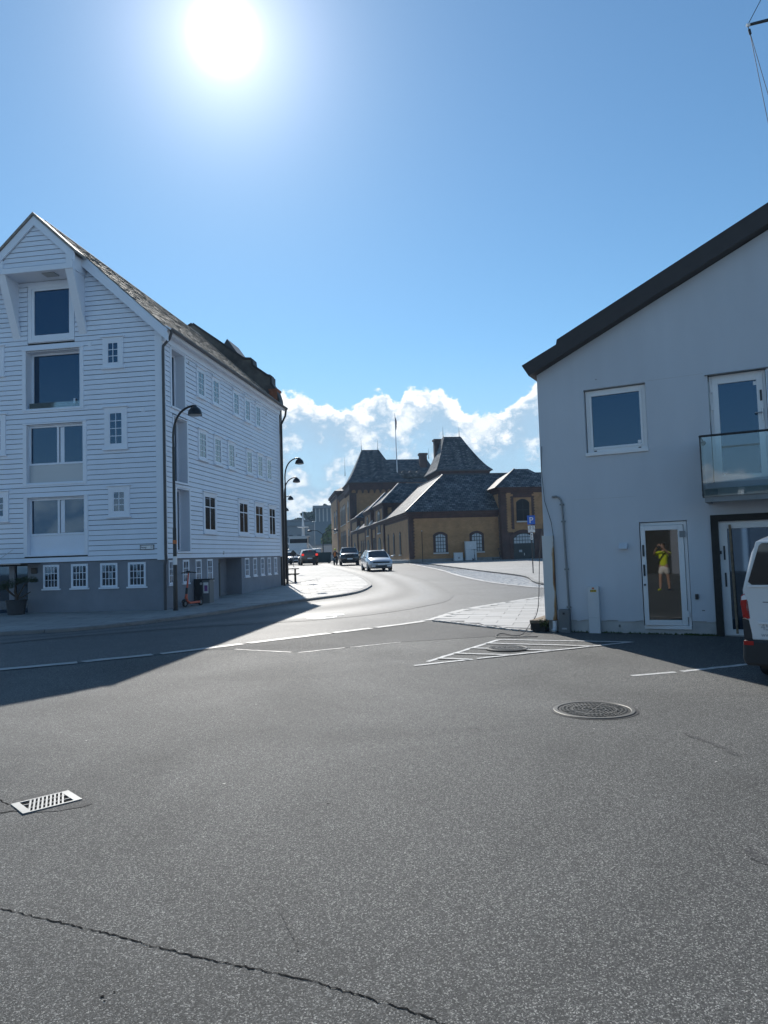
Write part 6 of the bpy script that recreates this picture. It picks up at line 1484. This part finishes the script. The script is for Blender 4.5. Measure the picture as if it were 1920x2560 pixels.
car((-11.6, 86.5, gz(85) + .01), heading(150), 'dark car half hidden behind the lamp post at the quay', 'car_black', 'estate', 'off', 'cars on the road', 4.5, 1.8, 1.46)

def white_van():
    # small delivery van seen from behind; x forward, origin under the rear bumper's middle
    az = R(40); rl = Vector((4.42, 9.02, 0)); fwd = Vector((math.sin(az), math.cos(az), 0)); rgt = Vector((math.cos(az), -math.sin(az), 0))
    o = rl + rgt * .90
    t = thing('delivery_van', 'white panel van with lettered tailgate parked in front of the glazed opening', 'van', (o.x, o.y, 0), math.pi / 2 - az)
    # sections along x: (x, z sill, z belt, z roof, half widths sill/belt/roof)
    S_ = [(.0, .38, 1.16, 1.70, .84, .875, .64), (.06, .30, 1.17, 1.80, .865, .90, .70), (.35, .26, 1.17, 1.83, .875, .905, .715), (1.2, .24, 1.16, 1.84, .88, .905, .72), (2.6, .24, 1.14, 1.82, .88, .905, .71), (3.0, .24, 1.12, 1.66, .88, .905, .70), (3.55, .24, 1.08, 1.12, .88, .90, .80), (4.1, .28, .96, 1.0, .86, .88, .74), (4.35, .34, .78, .80, .76, .78, .6)]
    secs = []
    for (x, zs, zb, zr, ws, wb, wr) in S_:
        zt = zr + .025; half = [(ws * .95, zs), (ws, zs + .10), ((ws + wb) / 2 + .01, (zs + zb) / 2), (wb, zb), ((wb * .38 + wr * .62), zb + (zr - zb) * .72), (wr, zr - .03), (wr * .86, zr + .008), (0, zt)]
        secs.append([(x, a, b) for a, b in half] + [(x, -a, b) for a, b in half[-2::-1]])
    n = len(secs[0]); b = MB(); g = MB(); sg = MB()
    for i in range(len(secs) - 1):
        for j in range(n - 1):
            q = [secs[i][j], secs[i][j + 1], secs[i + 1][j + 1], secs[i + 1][j]]
            if i == 5 and j in (5, 6, 7, 8): g.face(q)
            elif i in (3, 4) and j in (3, 4, 9, 10) and i == 4: sg.face(q)
            else: b.face(q)
    b.face(secs[0]); b.face(secs[-1][::-1])
    for a, c in zip(secs, secs[1:]): b.face([a[0], c[0], c[-1], a[-1]])
    bo = b.build('body', 'car_white', t, smooth=40)
    bm = bmesh.new(); bm.from_mesh(bo.data); bmesh.ops.remove_doubles(bm, verts=bm.verts, dist=.0005); bmesh.ops.recalc_face_normals(bm, faces=bm.faces); bm.to_mesh(bo.data); bm.free(); bo.data.shade_smooth(); bo.data.set_sharp_from_angle(angle=R(35))
    g.build('windscreen', 'car_glass', t); sg.build('side_window', 'car_glass', t)
    # tail end: y positive is the van's left
    RF = lambda u, v, w: (-w, u, v)                    # rear face: u to the left, v up
    tg = MB().prism([(-.80, .56), (.80, .56), (.86, .95), (.865, 1.20), (.70, 1.77), (-.70, 1.77), (-.865, 1.20), (-.86, .95)], RF, .0, .03).build('tailgate', 'car_white', t, bevel=.015)
    MB().prism([(-.77, 1.235), (.77, 1.235), (.81, 1.27), (.665, 1.715), (.63, 1.745), (-.63, 1.745), (-.665, 1.715), (-.81, 1.27)], RF, .026, .036).build('rear_window', 'car_glass', tg)
    MB().prism([(-.82, 1.205), (.82, 1.205), (.815, 1.232), (-.815, 1.232)], RF, .03, .048).build('window_ledge', 'upvc', tg, bevel=.004)
    MB().prism([(-.72, .755), (.72, .755), (.72, .79), (-.72, .79)], RF, .03, .05).build('moulding', 'upvc', tg, bevel=.005)
    MB().prism([(.58, .965), (.0, .955), (.0, .80), (.36, .80), (.46, .85)], RF, .0302, .033).build('blue_sticker', 'sticker_blue' if 'sticker_blue' in M else 'frosted_glass', tg)
    fb = MB(); fbox(fb, RF, .30, .66, 1.02, 1.028, .030, .034); fb.build('badge_line', 'car_plastic', tg)
    RT = Matrix(((0, 0, -1, 0), (-1, 0, 0, 0), (0, 1, 0, 0), (0, 0, 0, 1)))
    text_mesh('lettering', '454 93 717', .115, 'plastic_grey', tg, Matrix.Translation((-.033, .70, .685)) @ RT, sx=.9, depth=.0008)
    text_mesh('lettering', 'www.malerm', .075, 'plastic_grey', tg, Matrix.Translation((-.033, .70, .605)) @ RT, sx=.9, depth=.0008)
    for s in (1, -1):
        lp = MB().prism([(s * .80, .80), (s * .895, .83), (s * .915, 1.0), (s * .905, 1.10), (s * .86, 1.13), (s * .815, 1.03)][::s], RF, -.10, .03).build('tail_light', 'tail_red', t, bevel=.012)
        MB().prism([(s * .83, 1.055), (s * .90, 1.045), (s * .895, 1.09), (s * .862, 1.115)][::s], RF, .03, .036).build('reversing_lamp', 'lamp_clear', lp)
        MB().prism([(s * .80, .50), (s * .89, .50), (s * .905, .82), (s * .80, .79)][::s], RF, -.08, .028).build('corner_panel', 'car_plastic', t)
        MB().prism([(s * .78, .50), (s * .89, .50), (s * .89, .55), (s * .78, .55)][::s], RF, .06, .078).build('reflector', 'tail_red', t)
        MB().tube([(.25, s * .52, 1.87), (.3, s * .52, 1.90), (2.3, s * .52, 1.90), (2.4, s * .52, 1.86)], .018, 8).build('roof_bar', 'car_plastic', t)
        for x in (.86, 3.46):
            wh = MB().lathe([(.19, -.10), (.30, -.11), (.32, -.07), (.32, .07), (.30, .11), (.19, .10)], 22).xf(lambda a, b_, c: (x + a, s * .78 + c, .32 + b_)).build('wheel', 'rubber', t, smooth=50)
            MB().lathe([(.195, -.112), (.195, .112)], 18).xf(lambda a, b_, c: (x + a, s * .78 + c, .32 + b_)).build('rim', 'galvanised', wh)
    MB().prism([(-.88, .25), (.88, .25), (.91, .33), (.90, .56), (-.90, .56), (-.91, .33)], RF, -.15, .075).build('rear_bumper', 'car_plastic', t, bevel=.03)
    MB().box(.1, 4.2, -.75, .75, .2, .3).build('underbody', 'car_plastic', t)
white_van()

# ------------------------------------------------------------------ quay, ships, far shore
def foliage(b, rr, c, rx, ry, rz, n, s0, s1):
    for k in range(n):
        while True:
            u = Vector((rr.uniform(-1, 1), rr.uniform(-1, 1), rr.uniform(-1, 1)))
            if .35 < u.length < 1 or (u.length < 1 and rr.random() < .3): break
        p = Vector((c[0] + u.x * rx, c[1] + u.y * ry, c[2] + u.z * rz)); d = Vector((rr.uniform(-1, 1), rr.uniform(-1, 1), rr.uniform(-1, 1))).normalized() * rr.uniform(s0, s1); e = d.cross(Vector((rr.uniform(-1, 1), rr.uniform(-1, 1), rr.uniform(-1, 1)))).normalized() * rr.uniform(s0, s1) * .7
        b.face([p - d, p + e, p + d, p - e])
def tree(loc, h, w, label, matn, seed, poplar=False, clumps=9, leaf=(.25, .5), group='trees on the far shore'):
    t = thing('tree', label, 'tree', loc, 0, group); rr = random.Random(seed)
    MB().tube([(0, 0, -.3), (.05 * h * rr.uniform(-1, 1), 0, h * .3), (0, 0, h * .8)], [h * .035, h * .025, h * .008], 8).build('trunk', 'bark', t)
    b = MB()
    for k in range(6):
        a = rr.uniform(0, 6.3); z = h * rr.uniform(.3, .6); b.tube([(0, 0, z), (w * .3 * math.cos(a), w * .3 * math.sin(a), z + h * .2)], [h * .012, h * .004], 5)
    b.build('limb', 'bark', t)
    b = MB()
    for k in range(clumps):
        a = rr.uniform(0, 6.3); z = h * rr.uniform(.35, .95) if not poplar else h * (.2 + .78 * k / clumps); q = w * .5 * rr.uniform(.1, .8) * (1 if not poplar else .4); f = 1 - .5 * abs(z / h - .6)
        foliage(b, rr, (q * math.cos(a), q * math.sin(a), z), w * .3 * f, w * .3 * f, h * .13, 150, *leaf)
    b.build('crown', matn, t)

def ship(loc, rz, label, L_=26, B_=6.5, scale=1.0, mast_h=9.2, seed=1):
    t = thing('work_ship', label, 'ship', loc, rz, 'ships moored at the quay'); t.scale = (scale,) * 3; rr = random.Random(seed)
    b = MB(); n = 12; secs = []
    for i in range(n + 1):
        x = -L_ / 2 + L_ * i / n; f = i / n; hw = B_ / 2 * (1 - max(0, (f - .55) / .45) ** 2) * (.86 + .14 * min(1, f * 5)); sh = 1.9 + 1.3 * max(0, f - .6) / .4 + .3 * max(0, .2 - f)
        secs.append([(x, -hw * .8, -1.0), (x, -hw, .6), (x, -hw * 1.02, sh), (x, hw * 1.02, sh), (x, hw, .6), (x, hw * .8, -1.0)])
    for a, c in zip(secs, secs[1:]):
        for j in range(5): b.face([a[j], a[j + 1], c[j + 1], c[j]], flip=True)
        b.face([a[5], a[0], c[0], c[5]], flip=True)
    b.face(secs[0]); b.face(secs[-1][::-1]); b.build('hull', 'ship_white', t)
    b = MB()
    for s in (1, -1): b.box(-L_ / 2 + .2, L_ * .1, s * (B_ / 2 - .08), s * (B_ / 2 + .05), .3, .75)
    b.build('hull_stripe', 'ship_blue', t)
    hs = MB().box(-L_ * .12, L_ * .34, -B_ * .36, B_ * .36, 1.9, 4.3).build('deckhouse', 'ship_white', t, bevel=.1)
    wh = MB().box(L_ * .02, L_ * .20, -B_ * .30, B_ * .30, 4.3, 6.6).build('wheelhouse', 'ship_white', t, bevel=.1)
    for k in range(6):
        x = -L_ * .10 + k * L_ * .075
        for s in (1, -1): MB().box(x, x + .7, s * B_ * .36, s * (B_ * .36 + .03), 2.9, 3.6).build('window', 'glass_deep', hs)
    for k in range(5):
        x = L_ * .03 + k * L_ * .034
        for s in (1, -1): MB().box(x, x + .75, s * B_ * .30, s * (B_ * .30 + .03), 5.4, 6.2).build('window', 'glass_deep', wh)
    for k in range(4): MB().box(L_ * .02 - .03, L_ * .02, -B_ * .26 + k * B_ * .14, -B_ * .26 + k * B_ * .14 + .7, 5.4, 6.2).build('window', 'glass_deep', wh)
    MB().box(L_ * .0, L_ * .22, -B_ * .34, B_ * .34, 6.6, 6.75).build('wheelhouse_roof', 'ship_white', wh)
    m = MB().tube([(3, 0, 4.3), (3, 0, mast_h - 3), (3, 0, mast_h)], [.34, .24, .10], 8).build('mast', 'ship_white', t)
    MB().box(2.0, 4.0, -1.5, 1.5, mast_h - 3.1, mast_h - 2.95).build('crosstree', 'ship_white', m); MB().tube([(3.0, -.9, mast_h - 2.9), (3, -.9, mast_h - 2.2)], .08, 6).build('radar', 'ship_white', m)
    MB().tube([(2.7, .8, 4.3), (2.9, .1, mast_h - 3)], .08, 6).build('mast_stay', 'ship_white', m); MB().tube([(2.7, -.8, 4.3), (2.9, -.1, mast_h - 3)], .08, 6).build('mast_stay', 'ship_white', m)
    MB().box(-1.6, -.6, -.55, .55, 4.3, 7.4).build('funnel', 'ship_blue', t, bevel=.1)
    for x, dx in ((L_ * .28, -2.2), (-L_ * .42, 2.0)):
        MB().tube([(x, 0, 1.8), (x, 0, 3.6)], .25, 8).build('crane_post', 'ship_white', t); MB().tube([(x, 0, 3.6), (x + dx, .6, 6.2)], .14, 6).build('crane_jib', 'ship_white', t)
    b = MB()
    for s in (1, -1):
        for k in range(14): x = -L_ * .46 + k * L_ * .064; b.tube([(x, s * B_ * .46, 1.9), (x, s * B_ * .46, 2.9)], .03, 4)
        b.tube([(-L_ * .46, s * B_ * .46, 2.9), (L_ * .38, s * B_ * .46, 2.9)], .03, 4)
    b.build('railing', 'ship_white', t)
ship((-18.6, 138, -1.0), R(1), 'white work ship with tall mast and blue stripe moored beyond the quay', 19, 5.5, 1.0, 11.5, 1)
ship((-33.0, 160, -1.0), R(178), 'second white ship with crane jibs lying behind the tall-masted one', 30, 7.0, 1.05, 10.0, 3)
ship((-21.0, 178, -1.0), R(95), 'small white boat lying end-on by the green tree', 20, 6, .8, 8.0, 5)

def quay_things():
    p = at(808, 1405, 88); t = thing('skip_container', 'dark green steel skip container standing on the quay behind the cars', 'container', (p.x, 88, gz(88)), R(4))
    MB().box(-.95, .95, -1.2, 1.2, .08, 1.25).build('body', 'container_green', t)
    for k in range(6): MB().box(-.92 + k * .36, -.86 + k * .36, -1.25, -1.2, .1, 1.2).build('rib', 'container_green', t)
    MB().box(-1.0, 1.0, -1.25, 1.25, 1.25, 1.33).build('rim', 'container_green', t)
    for s in (-.7, .7): MB().lathe([(.09, -.1), (.09, .1)], 12).xf(lambda a, b, c: (s + c, -1.0 + a, .09 + b)).build('roller', 'rubber', t)
    p = at(733, 1384, 72); t = thing('priority_sign', 'dark diamond sign seen from behind on a thin post by the quay road', 'sign', (p.x, 72, gz(72) + zp)); h = p.z - gz(72) - zp
    MB().tube([(0, 0, 0), (0, 0, h + .2)], .03, 8).build('post', 'galvanised', t); MB().prism([(0, h - .36), (.36, h), (0, h + .36), (-.36, h)], front(0), .03, .045).build('plate', 'black_paint', t)
    MB().prism([(0, h - .33), (.33, h), (0, h + .33), (-.33, h)][::-1], lambda u, v, w: (u, w, v), -.028, -.024).build('plate_face', 'sticker_yellow', t)
    p = at(807, 1345, 118); t = thing('double_street_lamp', 'slim double-armed street lamp standing on the quay edge', 'street lamp', (p.x, 118, gz(118))); H = p.z - gz(118) + .6
    MB().tube([(0, 0, 0), (0, 0, H)], [.10, .06], 8).build('pole', 'dark_metal', t)
    for s in (1, -1):
        a = MB().tube([(0, 0, H), (s * .8, 0, H + .6), (s * 2.2, 0, H + .75)], .06, 6).build('arm', 'dark_metal', t); MB().lathe([(.1, .15), (.35, 0), (.42, -.22), (.36, -.22)], 12, (s * 2.2, 0, H + .7)).build('lamp_shade', 'dark_metal', a)
    # railing along the quay edge
    t = thing('quay_railing', 'white tubular railing running along the quay edge', 'railing', (0, 122.5, gz(122)))
    for x in range(-24, -10): MB().tube([(x, 0, 0), (x, 0, 1.1)], .04, 6).build('post', 'ship_white', t)
    for z in (.55, 1.1): MB().tube([(-24, 0, z), (-11, 0, z)], .035, 6).build('rail', 'ship_white', t)
    p = at(817, 1362, 175); t = thing('quay_shed', 'low pale flat-roofed shed across the basin', 'shed', (-11.5 - 4.0, 205, -1.2)); MB().box(-7, 6, 0, 8, 0, 6.0).build('wall', 'sill_stone', t); MB().box(-7.3, 6.3, -.3, 8.3, 6.0, 6.35).build('roof', 'concrete_far', t)
    for k in range(5): MB().box(-6 + k * 2.4, -4.6 + k * 2.4, -.05, 0, 2, 4).build('window', 'glass_deep', t)
quay_things()

def far_shore():
    b = MB(); n = 40; rr = random.Random(8)
    def h(x, y): return 6 + 11 * math.exp(-((x + 60) / 90) ** 2) + 1.2 * math.sin(x * .05) + 2.5 * math.sin(y * .02 + x * .013)
    g = [[(-420 + 700 * i / n, 345 + 260 * j / 8, -1.5 if j == 0 else h(-420 + 700 * i / n, 345 + 260 * j / 8) * min(1, .75 + j * .07)) for i in range(n + 1)] for j in range(9)]
    for j in range(8):
        for i in range(n): b.face([g[j][i], g[j][i + 1], g[j + 1][i + 1], g[j + 1][i]])
    struct(b.build('far_hill', 'hill_green', smooth=60))
    t = thing('terraced_block', 'long grey-blue flat-roofed building terraced along the far shore', 'building', (-46, 300, -1.2), R(-2))
    MB().box(-40, 17, 0, 20, 0, 16.0).build('lower_wall', 'concrete_far', t); MB().box(-42, 18, -1, 21, 16.0, 17.4).build('parapet', 'facade_far', t); MB().box(-34, 12, 4, 20, 17.4, 18.3).build('upper_wall', 'facade_far', t); MB().box(-35, 13, 3, 21, 18.3, 18.7).build('roof', 'concrete_far', t)
    for k in range(16): MB().box(-38 + k * 3.4, -36.4 + k * 3.4, -.08, 0, 10.5, 12.2).build('window', 'glass_deep', t)
    MB().box(-36, -20, -3.5, 0, 0, 8.0).build('annex', 'facade_far', t); MB().box(-8, 6, -4, 0, 0, 11).build('annex', 'facade_far', t)
    t = thing('slatted_hall', 'pale hall with vertical slats behind the brick building', 'building', (-16.3, 262, -1.2), R(6))
    MB().box(-9, 30, 0, 24, 0, 15.5).build('wall', 'facade_far', t); MB().box(-9.6, 30.6, -.6, 24.6, 20.4, 21.4).build('roof', 'concrete_far', t); MB().box(-8.6, 30, .4, 24, 15.5, 20.4).build('upper_wall', 'facade_far', t)
    for k in range(28): MB().box(-8.8 + k * 1.4, -8.4 + k * 1.4, .05, .4, 15.6, 20.3).build('slat', 'sill_stone', t)
    tree((-32.5, 318, 14), 7.5, 8, 'dark rounded tree on the roofline of the far shore', 'leaf_far', 3, leaf=(.4, .8))
    tree((-37.5, 322, 14), 5.5, 7, 'low dark bush beside the rounded tree on the far shore', 'leaf_far', 6, leaf=(.4, .8))
    tree((-24.4, 300, 12), 11, 4, 'slim dark poplar rising above the slatted hall', 'leaf_far', 4, True, 16, leaf=(.35, .7))
    tree((-14.6, 214, -1.2), 11.6, 7, 'bright green tree beside the brick building across the basin', 'leaf_light', 5, clumps=24, leaf=(.35, .7))
    tree((-47, 322, 14), 5, 8, 'dark tree at the edge of the terraced block', 'leaf_far', 9, leaf=(.4, .8))
far_shore()

# building behind the viewpoint (seen in the door and window glass)
def opposite_shed():
    t = thing('boat_shed', 'grey boarded boat shed across the yard, mirrored in the glass door', 'shed', (0, -17, 0), R(4))
    MB().box(-26, 22, -10, 0, -.2, 5.2).build('wall', 'plinth_grey', t); MB().box(-26.5, 22.5, -10.5, .5, 5.2, 5.6).build('roof', 'brown_metal', t)
    for x in (-18, -9, -1.5, 8, 15): d = MB().box(x, x + 3.2, 0, .06, 0, 3.4).build('gate', 'timber_dark', t); MB().box(x + 1.57, x + 1.63, .06, .08, 0, 3.4).build('gate_joint', 'black_paint', d)
    for x in (-11, -4.9, 3.2, 12.5): MB().box(x, x + .35, 0, .2, 0, 5.2).build('pillar', 'white_trim', t)
opposite_shed()

# ------------------------------------------------------------------ people
def skin_mesh(name, parent, matn, nodes, edges, root=0, sub=2):
    """nodes: (x, y, z, rx, ry)"""
    me = bpy.data.meshes.new(name); me.from_pydata([n[:3] for n in nodes], edges, []); me.materials.append(M[matn])
    o = bpy.data.objects.new(name, me); C.objects.link(o); o.parent = parent
    m = o.modifiers.new('skin', 'SKIN'); m.use_smooth_shade = True
    sv = me.skin_vertices[0].data
    for i, n in enumerate(nodes): sv[i].radius = (n[3], n[4]); sv[i].use_root = (i == root)
    s = o.modifiers.new('sub', 'SUBSURF'); s.levels = sub; s.render_levels = sub
    return o
def chain(nodes, edges, pts, start=None):
    prev = start
    for p in pts:
        nodes.append(p); i = len(nodes) - 1
        if prev is not None: edges.append((prev, i))
        prev = i
    return prev
def head_parts(t, c, matn_hair, tilt=0.0):
    """face looking along +y"""
    x, y, z = c
    b = MB().lathe([(.001, -.125), (.035, -.118), (.058, -.09), (.068, -.05), (.076, 0), (.078, .04), (.070, .08), (.045, .112), (.001, .122)], 20)
    b.xf(lambda a, d, e: (x + a, y + d * 1.18 + (.012 if d > 0 and e < 0 else 0), z + e)); hd = b.build('head', 'skin', t, smooth=180)
    MB().prism([(0, -.035), (.026, -.030), (.006, .02), (0, .02)], lambda u, v, w: (x + w, y + .085 + u, z + v), -.012, .012).build('nose', 'skin', hd)
    for s in (1, -1):
        MB().lathe([(.001, -.008), (.010, -.004), (.010, .004), (.001, .008)], 10).xf(lambda a, d, e: (x + s * .030 + a, y + .084 + e, z + .012 + d * .7)).build('eye', 'hair', hd)
        MB().lathe([(.001, -.03), (.016, -.018), (.018, .012), (.001, .03)], 8).xf(lambda a, d, e: (x + s * .078 + d * .5, y - .005 + a, z + e)).build('ear', 'skin', hd)
    MB().box(x - .024, x + .024, y + .082, y + .088, z - .066, z - .058).build('mouth', 'tail_red', hd)
    hr = MB().lathe([(.083, .01), (.085, .05), (.076, .09), (.05, .122), (.001, .134)], 20, capb=False, capt=False); hr.xf(lambda a, d, e: (x + a, y + d * 1.2 - .012, z + e)); hr.build('hair', matn_hair, hd, smooth=180)
    return hd
def hand(nodes, edges, wrist, d, side_, up, grip=.0):
    """palm and five fingers; d = pointing direction, side_ = towards the thumb, up = back of the hand"""
    w = Vector(nodes[wrist][:3]); d = Vector(d).normalized(); s = Vector(side_).normalized(); u = Vector(up).normalized()
    nodes.append((*(w + d * .045), .028, .016)); p = len(nodes) - 1; edges.append((wrist, p))
    for k, (off, ln) in enumerate(((.027, .062), (.009, .072), (-.009, .068), (-.026, .055))):
        b = w + d * .088 + s * off; m = b + d * ln * .5 * (1 - grip * .4) - u * ln * .35 * grip; e = m + d * ln * .3 * (1 - grip) - u * ln * .55 * grip
        chain(nodes, edges, [(*b, .0088, .0088), (*m, .008, .008), (*e, .007, .007)], p)
    b = w + d * .03 + s * .034; m = b + d * .03 + s * .022 - u * .01; e = m + d * .028 + s * .004 - u * .012
    chain(nodes, edges, [(*b, .011, .011), (*m, .0095, .0095), (*e, .008, .008)], p)
def photographer():
    t = thing('person', 'person in yellow top and pale shorts holding up a phone, mirrored in the glass door', 'person', (0, -.52, 0))
    n = []; e = []
    pel = chain(n, e, [(0, 0, .97, .15, .11)]); 
    neck = chain(n, e, [(0, 0, 1.10, .14, .10), (0, .01, 1.28, .155, .11), (0, .01, 1.43, .15, .10), (0, .005, 1.52, .07, .065), (0, .01, 1.60, .055, .055)], pel)
    sh = pel + 3
    for s in (1, -1):
        k = chain(n, e, [(s * .18, .0, 1.47, .065, .065), (s * .30, .10, 1.40, .052, .052), (s * .27, .20, 1.46, .045, .045), (s * .16, .32, 1.62, .036, .036), (s * .075, .395, 1.70, .028, .026)], sh)
        hand(n, e, k, (-s * .45, .35, .8), (0, .3, .95) if False else (-s * .3, -.2, .9), (s * .6, .7, 0), .7)
        fx = s * .13; fy = .10 if s < 0 else -.08
        chain(n, e, [(s * .10, 0, .90, .095, .10), (fx, fy * .5, .55, .065, .065), (fx, fy * .7, .48, .058, .058), (fx * 1.05, fy * .8 - .02, .30, .055, .06), (fx * 1.1, fy - .02, .09, .035, .038), (fx * 1.15, fy + .06, .035, .035, .025), (fx * 1.2, fy + .16, .025, .032, .02)], pel)
    skin_mesh('body', t, 'skin', n, e)
    head_parts(t, (0, .03, 1.735), 'hair')
    n = []; e = []
    c = chain(n, e, [(0, 0, .90, .18, .135), (0, 0, 1.10, .165, .125), (0, .01, 1.28, .175, .13), (0, .01, 1.43, .165, .115), (0, .005, 1.515, .09, .08)])
    for s in (1, -1): chain(n, e, [(s * .18, 0, 1.475, .085, .085), (s * .26, .06, 1.43, .08, .08), (s * .305, .11, 1.40, .075, .075)], 3)
    sh = skin_mesh('shirt', t, 'shirt_yellow', n, e)
    n = []; e = []
    chain(n, e, [(0, 0, .98, .17, .125), (0, 0, .90, .165, .125)])
    for s in (1, -1): fy = .10 if s < 0 else -.08; chain(n, e, [(s * .105, fy * .15, .78, .105, .11), (s * .125, fy * .4, .60, .105, .11)], 1)
    skin_mesh('shorts', t, 'shorts_white', n, e)
    for s in (1, -1):
        fy = .10 if s < 0 else -.08; n = []; e = []
        chain(n, e, [(s * .144, fy - .05, .05, .048, .042), (s * .15, fy + .06, .045, .05, .035), (s * .156, fy + .17, .035, .045, .026)]); skin_mesh('shoe', t, 'shirt_yellow' if s < 0 else 'cloth_dark', n, e)
    MB().tube([(-.19, .06, 1.0), (-.10, .155, 1.2), (.05, .15, 1.40), (.13, .06, 1.52), (.12, -.08, 1.48), (-.05, -.14, 1.2), (-.18, -.06, 1.0)], .02, 8).build('strap', 'cloth_dark', t)
    MB().box(-.08, .08, .44, .452, 1.66, 1.74).build('phone', 'black_paint', t, bevel=.005)
photographer()
def rider():
    p = at(838, 1412, 76); t = thing('person', 'rider in orange vest and yellow helmet on a dark moped beside the black SUV', 'person', (p.x, 76, gz(76)), R(-8)); n = []; e = []
    c = chain(n, e, [(0, 0, .82, .16, .13), (0, .06, 1.05, .16, .12), (0, .10, 1.28, .17, .12), (0, .12, 1.42, .07, .06), (0, .14, 1.5, .055, .055)])
    for s in (1, -1):
        k = chain(n, e, [(s * .18, .10, 1.33, .065, .065), (s * .26, .25, 1.12, .05, .05), (s * .28, .48, 1.03, .036, .036)], 2); hand(n, e, k, (0, 1, 0), (-s, 0, .2), (0, 0, 1), .8)
        chain(n, e, [(s * .12, .05, .78, .09, .09), (s * .16, .42, .72, .07, .07), (s * .16, .40, .32, .05, .05), (s * .16, .42, .2, .04, .04), (s * .16, .52, .18, .035, .03)], 0)
    skin_mesh('body', t, 'cloth_dark', n, e); n = []; e = []
    chain(n, e, [(0, .01, .85, .18, .15), (0, .06, 1.05, .18, .14), (0, .10, 1.28, .19, .14), (0, .12, 1.38, .1, .09)]); skin_mesh('vest', t, 'vest_orange', n, e)
    hd = head_parts(t, (0, .15, 1.60), 'hair'); MB().lathe([(.12, -.05), (.135, .02), (.12, .10), (.06, .15), (.001, .16)], 18, (0, .15, 1.62), capb=False, capt=False).build('helmet', 'helmet_yellow', t, smooth=180)
    m = thing('moped', 'dark moped carrying the rider in the orange vest', 'moped', (p.x, 76, gz(76)), R(-8))
    for y in (-.45, .78): w = MB().lathe([(.13, -.04), (.24, -.05), (.26, 0), (.24, .05), (.13, .04)], 18).xf(lambda a, b, c: (c, y + a, .26 + b)).build('wheel', 'rubber', m); MB().lathe([(.13, -.045), (.13, .045)], 12).xf(lambda a, b, c: (c, y + a, .26 + b)).build('rim', 'galvanised', w)
    MB().prism([(-.6, .45), (-.1, .28), (.35, .22), (.45, .30), (.15, .40), (.10, .72), (-.55, .78)], lambda u, v, w: (w, u, v), -.14, .14).build('fairing', 'car_black', m, bevel=.03)
    MB().prism([(.42, .25), (.62, .35), (.52, .95), (.44, .95)], lambda u, v, w: (w, u, v), -.2, .2).build('leg_shield', 'car_black', m, bevel=.02)
    MB().tube([(0, .78, .26), (0, .5, .98)], .03, 8).build('fork', 'galvanised', m); MB().tube([(-.32, .46, 1.02), (0, .5, 1.0), (.32, .46, 1.02)], .018, 8).build('handlebar', 'rubber', m); MB().box(-.09, .09, .55, .60, .80, .92).build('headlight', 'lamp_clear', m)
rider()

# ------------------------------------------------------------------ air
hz_ = MB().box(-520, 520, -82, 620, -2.6, 34).build('haze', 'white_trim'); hz_.data.materials.clear()
vm = bpy.data.materials.new('haze'); vm.use_nodes = True; nt = vm.node_tree; nt.nodes.remove(nt.nodes['Principled BSDF'])
pv = nt.nodes.new('ShaderNodeVolumePrincipled'); pv.inputs['Density'].default_value = .00042; pv.inputs['Color'].default_value = (.50, .74, 1.0, 1); pv.inputs['Anisotropy'].default_value = .0
nt.links.new(pv.outputs[0], nt.nodes['Material Output'].inputs['Volume']); hz_.data.materials.append(vm); struct(hz_, 'stuff')
